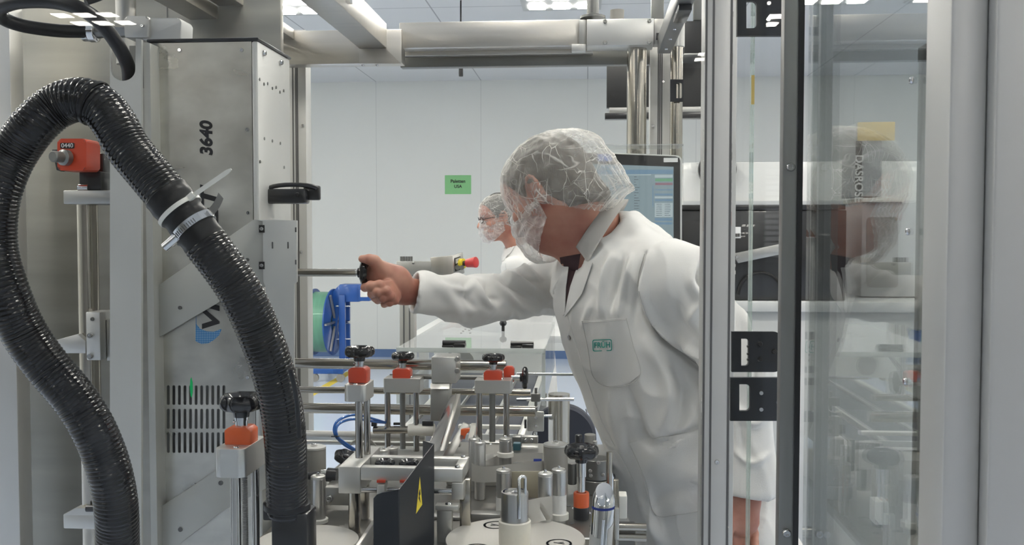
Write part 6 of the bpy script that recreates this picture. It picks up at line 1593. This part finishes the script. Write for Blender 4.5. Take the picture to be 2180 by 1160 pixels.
# ---- skin: left hand hanging, fingers slightly bent, plus forearm
hd = (Lwr-Lelb)/np.linalg.norm(Lwr-Lelb)
G = Grid(Lwr+np.array([-.09, -.09, -.22]), Lwr+np.array([.08, .08, .10]), .0019)
def Lq(px, py, dy): return v3(at(px, py, 1.86+dy))
G.capsule(Lwr-hd*.12, Lq(1588, 1062, 0), .034, .026, .01, flat=((0, 1, 0), .85))
G.capsule(Lq(1588, 1062, 0), Lq(1580, 1105, 0), .027, .034, .015, flat=((0, 1, 0), .75)); G.capsule(Lq(1577, 1085, -.002), Lq(1568, 1112, -.004), .024, .022, .015)
for i, (x0, y0, x1, y1, x2, y2, x3, y3, r) in enumerate(((1560, 1118, 1561, 1150, 1566, 1176, 1572, 1192, .0100), (1574, 1122, 1572, 1158, 1576, 1184, 1582, 1202, .0102), (1588, 1120, 1590, 1152, 1592, 1176, 1595, 1194, .0098), (1601, 1112, 1606, 1136, 1607, 1154, 1606, 1170, .0088))):
    dy = [0, -.002, -.004, -.012]; P_ = [Lq(x0, y0, .002*i), Lq(x1, y1, dy[1]+.002*i), Lq(x2, y2, dy[2]-.006), Lq(x3, y3, dy[3]-.012)]
    P_.insert(0, Lq(1580+(x0-1580)*.6, 1095, 0))
    for j in range(4): G.capsule(P_[j], P_[j+1], r*(1.06-.06*j), r*(1.0-.06*j), .009 if j == 0 else .0035)
G.capsule(Lq(1568, 1082, -.008), Lq(1553, 1112, -.022), .014, .0115, .012); G.capsule(Lq(1553, 1112, -.022), Lq(1551, 1140, -.028), .0105, .0088, .004)
V3_, F3 = G.mesh(); V3_ = relax(V3_, F3, 1, .35)
# ---- hidden skin: trunk, arms and legs under the clothes
G = Grid((-.35, 1.6, .02), (.75, 2.6, 1.42), .009)
G.capsule(v3(at(1325, 600, 2.12)), v3(at(1400, 800, 2.12)), .105, .10, .04); G.capsule(v3(at(1400, 800, 2.12)), pel, .10, .11, .04)
G.capsule(neck1, v3(at(1325, 600, 2.12)), .055, .09, .03); G.capsule(Lsh+[-.02, .04, 0], Lelb, .045, .036, .03); G.capsule(Lelb, Lwr, .036, .026, .01)
G.capsule(v3(at(1300, 600, 2.16)), Rsh, .05, .045, .03); G.capsule(Rsh, Relb, .042, .036, .02); G.capsule(Relb, Rwr, .034, .025, .01)
for s, fx, fy in ((-1, .30, 2.02), (1, .50, 2.30)):
    hp = pel+np.array([.03, .07*s, -.05]); kn = np.array([fx-.02, fy, .47]); an = np.array([fx+.02, fy, .09])
    G.capsule(hp, kn, .075, .05, .03); G.capsule(kn, an, .048, .032, .01); G.capsule(an, an+np.array([-.12, -.02, -.04]), .034, .028, .02)
V4, F4 = G.mesh()
Vs = [V1, V2, V3_, V4]; Fs = [F1, F2, F3, F4]; o_ = 0; FF = []
for v, f in zip(Vs, Fs): FF.append(f+o_); o_ += len(v)
VB = np.concatenate(Vs); FB = np.concatenate(FF)
def skin_material():
    m, nt, b = newmat('skin_tones'); N, L = nt.nodes, nt.links
    b.inputs['Roughness'].default_value = .5; b.inputs['Subsurface Weight'].default_value = .15; b.inputs['Subsurface Radius'].default_value = (.012, .004, .002)
    tc = N.new('ShaderNodeTexCoord'); nz = N.new('ShaderNodeTexNoise'); nz.inputs['Scale'].default_value = 16; nz.inputs['Detail'].default_value = 7
    L.new(tc.outputs['Object'], nz.inputs['Vector'])
    cr = N.new('ShaderNodeValToRGB'); cr.color_ramp.elements[0].position = .3; cr.color_ramp.elements[0].color = (.32,.11,.075,1); cr.color_ramp.elements[1].position = .72; cr.color_ramp.elements[1].color = (.50,.26,.185,1)
    L.new(nz.outputs['Fac'], cr.inputs[0]); L.new(cr.outputs[0], b.inputs['Base Color'])
    n2 = N.new('ShaderNodeTexNoise'); n2.inputs['Scale'].default_value = 240; L.new(tc.outputs['Object'], n2.inputs['Vector'])
    bp = N.new('ShaderNodeBump'); bp.inputs['Strength'].default_value = .25; bp.inputs['Distance'].default_value = .001; L.new(n2.outputs['Fac'], bp.inputs['Height']); L.new(bp.outputs[0], b.inputs['Normal'])
    return m
M['skin'] = skin_material()
body = finish('body', npmesh('body', VB, FB), 'skin', man, smooth=180)
# nails
for (px, py, dy) in ((768, 551, -.022),):
    pass
# eyes and brows on the head
for s in (1, -1):
    bm = BM(); bmesh.ops.create_uvsphere(bm, u_segments=20, v_segments=12, radius=.0118, matrix=Matrix.Translation(TH @ Vector((.0755, s*.031, .017)))); obj('eye', bm, 'paper_white', man, smooth=180)
    bm = BM(); lathe(bm, [(.0055, .0112), (.003, .0122), (.0005, .0124)], TH @ Vector((.0755, s*.031, .017)), (TH.to_3x3() @ Vector((1, 0, -.15))), 18); obj('iris', bm, 'ink', man, smooth=180)
    bm = BM(); tube(bm, [TH @ Vector(p) for p in ((.094, s*.014, .040), (.092, s*.026, .046), (.084, s*.042, .043))], .004, 8); obj('eyebrow', bm, 'hair', man)
hair_cap(TH, HS, man, 'hair')
hn = hairnet(TH, HS*1.02, man, seed=1, back=.034)
fm = face_mask(TH, HS, man)
bm = BM()
pts = [Hp(.02, .080, -.030), Hp(.0, .088, -.020), Hp(-.018, .092, -.012), Hp(-.03, .088, .008)]
tube(bm, smooth_path(pts, 5), .0012, 8); obj('mask_strap', bm, 'white_plastic', man)

# ---- the lab coat
cA, cB = Vector(at(1303, 436, 2.14)), Vector(at(1220, 545, 2.07))
def zc_(px, py, Y): p = at(px, py, Y); return p
G = Grid((-.62, 1.60, .40), (.62, 2.62, 1.475), .0044)
rows = []
for (py, cx, Y, a, b) in ((452, 1322, 2.14, .035, .030), (478, 1325, 2.13, .080, .068), (510, 1325, 2.11, .120, .085), (545, 1318, 2.11, .150, .098), (590, 1318, 2.11, .172, .112), (650, 1330, 2.10, .180, .124), (720, 1352, 2.10, .184, .130),
                         (800, 1380, 2.10, .186, .132), (880, 1412, 2.10, .188, .134), (960, 1446, 2.10, .190, .138), (1040, 1484, 2.11, .192, .142), (1100, 1510, 2.11, .194, .146), (1160, 1530, 2.12, .198, .150), (1300, 1545, 2.13, .205, .160), (1440, 1550, 2.14, .215, .170)):
    p = at(cx, py, Y); rows.append((p.z, p.x, p.y, a, b))
G.loft(rows, S, k=.02, e=2.25)
# sleeves
G.capsule(v3(at(1330, 560, 2.08)), Lsh, .060, .066, .045); G.capsule(Lsh, Lelb, .069, .060, .03); G.capsule(Lelb, Lwr, .059, .051, .02)
G.capsule(v3(at(1270, 575, 2.2)), Rsh, .058, .060, .04); G.capsule(Rsh, Relb, .063, .054, .03); G.capsule(Relb, Rwr+(Relb-Rwr)*.02, .054, .046, .02)
# cut the sleeves square at the cuffs and hollow them
def cut(G, p, d, ax0, ax1, rin):
    """open the sleeve: trim everything past the plane (p, d), then hollow the last stretch along the sleeve's own axis"""
    d = d/np.linalg.norm(d)
    def half(X, Y, Z):
        s = (X-p[0])*d[0]+(Y-p[1])*d[1]+(Z-p[2])*d[2]; return np.maximum(-s, np.sqrt((X-p[0])**2+(Y-p[1])**2+(Z-p[2])**2)-.135)
    G.add(half, p-.135, p+.135, .001, pad=.01, sub=True)
    G.capsule(ax0, ax1, rin, rin, .001, sub=True)
cufR = v3(at(884, 625, 2.02)); cut(G, cufR, np.array([-.93, -.34, .10]), Relb+(Rwr-Relb)*.55, Rwr+(Rwr-Relb)*.4, .0375)
cufL = v3(at(1594, 1047, 1.86)); cut(G, cufL, np.array([.05, 0, -1.0]), Lelb+(Lwr-Lelb)*.75, Lwr+(Lwr-Lelb)*.3, .0385)
# neck opening
G.capsule(np.array(cA+cB)/2-.03*np.array((-.78, .10, .60)), neck1*0+neck0, .060, .064, .004, sub=True); G.capsule(v3(at(1250, 500, 2.10)), v3(at(1215, 560, 2.04)), .045, .03, .006, sub=True)
VC, FC = G.mesh(); VC = relax(VC, FC, 2, .5)
NC = normals(VC, FC)
z_ = VC[:, 2]
VC = VC+NC*(vnoise(VC*np.array([1, 1, .55]), 26, 3)*.0060+vnoise(VC*np.array([1, 1, .45]), 60, 5)*.0022+(1-np.abs(vnoise(VC*np.array([1.1, 1, .5]), 34, 21)))**3*.0060)[:, None]
folds = [ # sleeve of the reaching arm
 ([(925, 600), (960, 640), (985, 690)], 14, .007), ([(990, 596), (1000, 640), (1015, 660)], 9, -.007), ([(1010, 600), (1030, 640), (1050, 652)], 8, .010), ([(1035, 600), (1042, 630), (1062, 640)], 7, -.008),
 ([(1040, 592), (1072, 620), (1110, 650), (1160, 668)], 8, .009), ([(1060, 585), (1100, 615), (1150, 640)], 7, -.009), ([(1075, 578), (1110, 598), (1150, 622)], 6, .008), ([(1095, 570), (1120, 590), (1150, 606)], 5, -.007), ([(1110, 560), (1135, 582), (1152, 596)], 5, .007),
 ([(900, 660), (980, 655), (1060, 668), (1140, 678)], 14, .004), ([(940, 610), (990, 618), (1010, 600)], 8, .004),
 # chest and shoulder
 ([(1300, 545), (1285, 600), (1278, 670)], 7, .008), ([(1325, 540), (1312, 600), (1300, 660)], 6, -.006), ([(1345, 545), (1330, 610), (1318, 668)], 6, .006), ([(1375, 560), (1355, 620), (1350, 690)], 9, -.005),
 ([(1372, 540), (1358, 600), (1372, 660), (1400, 710), (1450, 750), (1500, 790)], 6, -.013), ([(1385, 540), (1372, 600), (1386, 655), (1415, 700), (1460, 738), (1505, 770)], 9, .010),
 ([(1480, 570), (1470, 600), (1490, 640), (1470, 680)], 10, .010), ([(1495, 560), (1485, 590), (1502, 625)], 6, -.008), ([(1440, 640), (1450, 690), (1480, 720)], 12, -.006),
 ([(1260, 640), (1240, 700)], 8, .004), ([(1215, 560), (1195, 600), (1170, 640)], 8, .006),
 # waist and skirt
 ([(1380, 730), (1420, 790), (1430, 860), (1410, 920)], 20, .011), ([(1420, 760), (1450, 830), (1440, 900)], 14, -.010), ([(1300, 830), (1310, 900), (1340, 990)], 14, .007), ([(1340, 830), (1360, 900), (1375, 950)], 12, -.007),
 ([(1490, 820), (1470, 900), (1430, 950)], 16, .009), ([(1360, 925), (1400, 945), (1450, 925), (1495, 905)], 9, -.008), ([(1260, 850), (1290, 930), (1350, 1040)], 8, .004), ([(1390, 1100), (1400, 1060), (1450, 1045), (1500, 1050)], 12, -.007), ([(1350, 1010), (1390, 1110), (1420, 1160)], 14, .009),
 # near sleeve
 ([(1570, 640), (1590, 720), (1600, 800)], 10, .008), ([(1600, 700), (1612, 760), (1600, 830)], 8, -.007), ([(1560, 860), (1600, 900), (1635, 880)], 10, .007), ([(1565, 960), (1600, 985), (1636, 965)], 8, .006), ([(1575, 900), (1590, 980)], 8, -.005),
]
folds = [(p_, w_*.9, h_*1.9) for p_, w_, h_ in folds]; VC = crease(VC, NC, folds); VC = relax(VC, FC, 1, .3)
coat = finish('lab_coat', npmesh('lab_coat', VC, FC), 'cloth', man, smooth=180)
bv = bvh_of(VC, FC)
# collar: standing fold round the neck, open at the throat
cA, cB = Vector(at(1303, 436, 2.14)), Vector(at(1220, 545, 2.07))
cc = (cA+cB)/2; fu = (cB-cA).normalized(); nax = Vector((-.78, .10, .60)); nax = (nax-fu*nax.dot(fu)).normalized(); fv = nax.cross(fu); rC = (cB-cA).length/2
def collar_shell():
    bm = BM(); rowsC = []
    for j in range(9):
        t = j/8; row = []
        for i in range(49):
            a = R(28)+R(304)*i/48; e = (abs(i-24)/24)**2
            r = rC*(.97+.05*min(1, t*4))+.021*t
            up = .004*(1-t)-t*(.026+.012*e)+.006*math.sin(min(1, t*5)*math.pi)
            w = .0012*math.sin(a*7+t*3)
            row.append(bm.verts.new(cc+(fu*math.cos(a)*(1.0+.04*e)+fv*math.sin(a)*.92)*(r+w)+nax*up))
        rowsC.append(row)
    for a_, b_2 in zip(rowsC, rowsC[1:]):
        for i in range(48): bm.faces.new((a_[i], a_[i+1], b_2[i+1], b_2[i]))
    bmesh.ops.solidify(bm, geom=bm.faces[:], thickness=.0018)
    return bm
obj('collar', collar_shell(), 'cloth', coat, smooth=180)
bvn = bvh_of(VN, FN)
patch('shirt_collar', bvn, [(1192, 548), (1198, 575), (1200, 606)], [(1236, 540), (1230, 575), (1226, 606)], 8, 'shirt', coat, .0025, .001, 8)
patch('shirt', bv, [(1208, 568), (1200, 600), (1203, 662)], [(1240, 568), (1225, 600), (1206, 664)], 10, 'shirt', coat, .0015, .001, 8)
patch('lapel', bv, [(1180, 560), (1172, 620), (1200, 672)], [(1212, 548), (1206, 610), (1204, 668)], 12, 'cloth', coat, .005, .0016, 8)
patch('lapel', bv, [(1236, 552), (1215, 610), (1203, 672)], [(1262, 560), (1240, 625), (1204, 674)], 12, 'cloth', coat, .005, .0016, 8)
patch('front_placket', bv, [(1193, 668), (1222, 780), (1262, 900), (1330, 1030)], [(1207, 668), (1240, 780), (1282, 900), (1350, 1025)], 24, 'cloth', coat, .0012, .0012, 5)
pk = patch('breast_pocket', bv, [(1239, 683), (1252, 745), (1262, 800), (1290, 822)], [(1333, 677), (1348, 735), (1364, 795), (1335, 820)], 22, 'cloth', coat, .0022, .0014, 18)
for pl in ([(1239, 683), (1252, 745), (1262, 800), (1290, 822), (1336, 820), (1364, 795), (1348, 735), (1333, 677)], [(1240, 687), (1290, 684), (1333, 681)]):
    line_on('seam', bv, pl, .0006, 'stitch', coat, .0045)
patch('side_pocket', bv, [(1338, 943), (1370, 1020), (1390, 1090), (1400, 1100)], [(1497, 915), (1510, 980), (1520, 1060), (1520, 1085)], 22, 'cloth', coat, .0025, .0014, 20)
line_on('seam', bv, [(1341, 947), (1373, 1020), (1394, 1094), (1440, 1096), (1490, 1088)], .0006, 'stitch', coat, .0048)
line_on('seam', bv, [(1372, 540), (1358, 600), (1372, 660), (1400, 710), (1450, 750), (1498, 786)], .0006, 'stitch', coat, .001)
for (x, y) in ((1213, 718), (1250, 874), (1309, 1013)):
    d = ray(x, y).normalized(); h_ = bv.ray_cast(CAM_LOC, d)
    if h_[0]:
        nn = h_[1] if h_[1].dot(d) < 0 else -h_[1]; bm = BM(); lathe(bm, [(.0052, 0), (.0052, .0014), (.003, .002)], h_[0]+nn*.0012, nn, 16); obj('snap_button', bm, 'snap', coat)
# company badge on the breast pocket
def project_mesh(me, centre_px, scale, rot, off):
    """lay a flat drawing (x right, y up, metres) onto the coat around a picture position"""
    d = ray(*centre_px).normalized(); h_ = bv.ray_cast(CAM_LOC, d); c = h_[0]
    rx = RM @ Vector((1, 0, 0)); ry = RM @ Vector((0, 1, 0)); ca, sa = math.cos(rot), math.sin(rot)
    for v in me.vertices:
        x, y = v.co.x*scale, v.co.y*scale; p = c+rx*(x*ca-y*sa)+ry*(x*sa+y*ca)
        d = (p-CAM_LOC).normalized(); h2 = bv.ray_cast(CAM_LOC, d); v.co = (h2[0] if h2[0] else p)-d*(off+v.co.z)
    return me
bx = (1282, 735); W_, H_ = .0205, .0125
out = [(x, y) for x, y in rrect(-W_, -H_, W_, H_, .004)]; inn_ = [(x, y) for x, y in rrect(-W_+.0018, -H_+.0018, W_-.0018, H_-.0018, .003)]
bm = BM(); vo_ = [bm.verts.new((x, -y, 0)) for x, y in out]; vi_ = [bm.verts.new((x, -y, 0)) for x, y in inn_]
for k in range(len(vo_)): j = (k+1) % len(vo_); bm.faces.new((vo_[k], vo_[j], vi_[j], vi_[k]))
me = bpy.data.meshes.new('badge'); bm.to_mesh(me); bm.free(); project_mesh(me, bx, 1, R(2), .0064)
bdg = finish('badge_outline', me, 'logo', coat)
bm = BM(); prism(bm, [(x*.97, -y*.97, 0) for x, y in out], (0, 0, -.0003)); me = bpy.data.meshes.new('badge'); bmesh.ops.triangulate(bm, faces=bm.faces[:]); bm.to_mesh(me); bm.free(); project_mesh(me, bx, 1, R(2), .0047); finish('badge_ground', me, 'paper_white', coat)
me = text_mesh('FRÜH', .0165, Matrix.Diagonal((.84, 1, 1, 1)), 0.0001, bold=.0004); project_mesh(me, bx, 1, R(2), .0064); finish('badge_lettering', me, 'logo', coat)
# trousers and shoes
G = Grid((.0, 1.80, .03), (.78, 2.56, .92), .009)
for s, fx, fy in ((-1, .30, 2.02), (1, .50, 2.30)):
    hp = pel+np.array([.03, .07*s, -.05]); kn = np.array([fx-.02, fy, .47]); an = np.array([fx+.02, fy, .07])
    G.capsule(hp, kn, .072, .060, .03); G.capsule(kn, an, .060, .052, .03)
V_, F_ = G.mesh(); V_ = relax(V_, F_, 1); finish('trousers', npmesh('trousers', V_, F_), 'trouser', man, smooth=180)
for s, fx, fy in ((-1, .30, 2.02), (1, .50, 2.30)):
    G = Grid((fx-.24, fy-.10, -.01), (fx+.12, fy+.08, .16), .006)
    G.capsule((fx+.03, fy, .055), (fx-.14, fy-.02, .035), .050, .038, .02, flat=((0, 1, 0), .95)); G.capsule((fx+.03, fy, .10), (fx+.02, fy, .05), .045, .05, .02)
    G.add(lambda X, Y, Z: Z-.003, (fx-.3, fy-.2, -.02), (fx+.2, fy+.2, .004), .001, sub=True)
    V_, F_ = G.mesh(); finish('shoe', npmesh('shoe', V_, F_), 'shoe', man, smooth=180)

# ================================================================== second person, in the background
PY = 4.7
p2 = thing('person', 'smaller person with glasses, hairnet and face mask standing behind the reaching arm', 'person', (at(1130, 600, PY).x, PY+.05, 0))
hc2 = at(1063, 466, PY)
T2 = Matrix.Translation(hc2) @ Matrix.Rotation(R(180+18), 4, 'Z') @ Matrix.Rotation(R(12), 4, 'Y')
H2 = .93
def Q(x, y, z): return v3(T2 @ Vector((x*H2, y*H2, z*H2)))
G = Grid(v3(hc2)-[.16, .16, .26], v3(hc2)+[.22, .17, .18], .0036)
head_shape(G, T2, H2)
n1 = v3(at(1100, 522, PY+.03)); G.capsule(Q(-.03, 0, -.05), n1, .050, .056, .03); V1, F1 = G.mesh()
G = Grid((hc2.x-.35, PY-.35, .02), (hc2.x+.55, PY+.45, 1.40), .012)
tp = v3(at(1112, 560, PY+.05)); pv = tp+np.array([.03, 0, -.42])
G.capsule(n1, tp, .05, .09, .03); G.capsule(tp, pv, .10, .11, .04)
sA = tp+np.array([-.03, -.17, -.02]); sB = tp+np.array([.03, .17, -.02])
for s_, wr in ((sA, (-.16, -.14, .98)), (sB, (-.14, .16, .98))):
    e_ = s_+np.array([.02, -.02 if s_ is sA else .02, -.27]); w_ = np.array([hc2.x+wr[0]+.02, PY+wr[1], wr[2]])
    G.capsule(s_, e_, .045, .036, .02); G.capsule(e_, w_, .036, .026, .01)
    G.capsule(w_, w_+[-.07, 0, -.02], .030, .026, .01, flat=((0, 0, 1), .5))
    for f in range(4): G.capsule(w_+[-.07, (f-1.5)*.019, -.02], w_+[-.145+.008*abs(f-1.3), (f-1.5)*.021, -.045], .0095, .0085, .004)
    G.capsule(w_+[-.02, .02, -.01], w_+[-.06, .045, -.04], .012, .010, .008)
for s_ in (-1, 1):
    G.capsule(pv+np.array([0, .08*s_, -.03]), (pv[0], pv[1]+.09*s_, .46), .07, .05, .03); G.capsule((pv[0], pv[1]+.09*s_, .46), (pv[0]+.02, pv[1]+.09*s_, .08), .05, .033, .02); G.capsule((pv[0]+.02, pv[1]+.09*s_, .06), (pv[0]-.12, pv[1]+.09*s_, .045), .033, .028, .02)
V4, F4 = G.mesh()
finish('body', npmesh('body', np.concatenate([V1, V4]), np.concatenate([F1, F4+len(V1)])), 'skin', p2, smooth=180)
hair_cap(T2, H2, p2, 'hair_dark'); hairnet(T2, H2*1.02, p2, seed=4, back=.012); face_mask(T2, H2, p2, seed=6)
bm = BM()
for s in (1, -1):
    ringp = [T2 @ (Vector((.104, s*.033, .014))+Vector((-.003*abs(math.cos(k*math.pi/8)), s*.021*math.cos(k*math.pi/8), .015*math.sin(k*math.pi/8))))*H2 if False else T2 @ (Vector((.106-.006*max(0, math.cos(k*math.pi/8)), s*(.033+.022*math.cos(k*math.pi/8)), .014+.015*math.sin(k*math.pi/8)))*H2) for k in range(17)]
    tube(bm, ringp, .0022, 8); tube(bm, [T2 @ (Vector(q)*H2) for q in ((.100, s*.056, .018), (.05, s*.082, .018), (-.01, s*.086, .014))], .0018, 8)
tube(bm, [T2 @ (Vector(q)*H2) for q in ((.107, .011, .018), (.110, 0, .020), (.107, -.011, .018))], .0018, 8)
obj('glasses', bm, 'ink', p2)
G = Grid((hc2.x-.30, PY-.36, .44), (hc2.x+.50, PY+.46, 1.41), .008)
rows = []
for (dz, a, b) in ((.115, .060, .060), (.08, .10, .08), (.03, .155, .10), (-.05, .185, .12), (-.2, .19, .13), (-.4, .19, .14), (-.7, .21, .16), (-.80, .215, .165)):
    rows.append((tp[2]+dz, tp[0]+(.02 if dz < 0 else -.1*dz), tp[1], a, b))
G.loft(rows, np.array([-.17, .985]), k=.02)
for s_, wr in ((sA, (-.16, -.14, .98)), (sB, (-.14, .16, .98))):
    e_ = s_+np.array([.02, -.02 if s_ is sA else .02, -.27]); w_ = np.array([hc2.x+wr[0]+.02, PY+wr[1], wr[2]])
    G.capsule(s_, e_, .062, .052, .03); G.capsule(e_, w_+(e_-w_)*.1, .052, .044, .02)
G.capsule(Q(-.03, 0, -.05), n1, .054, .058, .004, sub=True)
V_, F_ = G.mesh(); N_ = normals(V_, F_); V_ = V_+N_*(vnoise(V_*np.array([1, 1, .5]), 30, 9)*.005)[:, None]; V_ = relax(V_, F_, 1)
c2 = finish('lab_coat', npmesh('lab_coat', V_, F_), 'cloth', p2, smooth=180)
b2 = bvh_of(V_, F_)
patch('lapel', b2, [(1078, 522), (1074, 540), (1066, 560)], [(1100, 515), (1090, 535), (1068, 562)], 8, 'cloth', c2, .006, .002, 5)
patch('breast_pocket', b2, [(1053, 562), (1053, 580)], [(1076, 560), (1078, 580)], 6, 'cloth', c2, .003, .002, 5)
patch('pocket_badge', b2, [(1054, 574), (1054, 578)], [(1064, 573), (1064, 578)], 4, pmat('pale_blue_badge', (.35,.50,.56), .6), c2, .006, .001, 4)
bm = BM(); q_ = b2.ray_cast(CAM_LOC, ray(1063, 563).normalized())[0]
if q_: cyl(bm, q_+Vector((-.012, -.006, .0)), q_+Vector((.008, -.006, .004)), .004); obj('pen', bm, 'ink', c2)
for s_ in (-1, 1):
    bm = BM(); y_ = pv[1]+.09*s_; cyl(bm, (pv[0]+.02, y_, .06), (pv[0]+.0, y_, .60), .062, .085); obj('trouser_leg', bm, 'trouser', p2)
    bm = BM(); box(bm, (pv[0]-.05, y_, .036), (.27, .095, .07), bev=.03); obj('shoe', bm, 'shoe', p2)
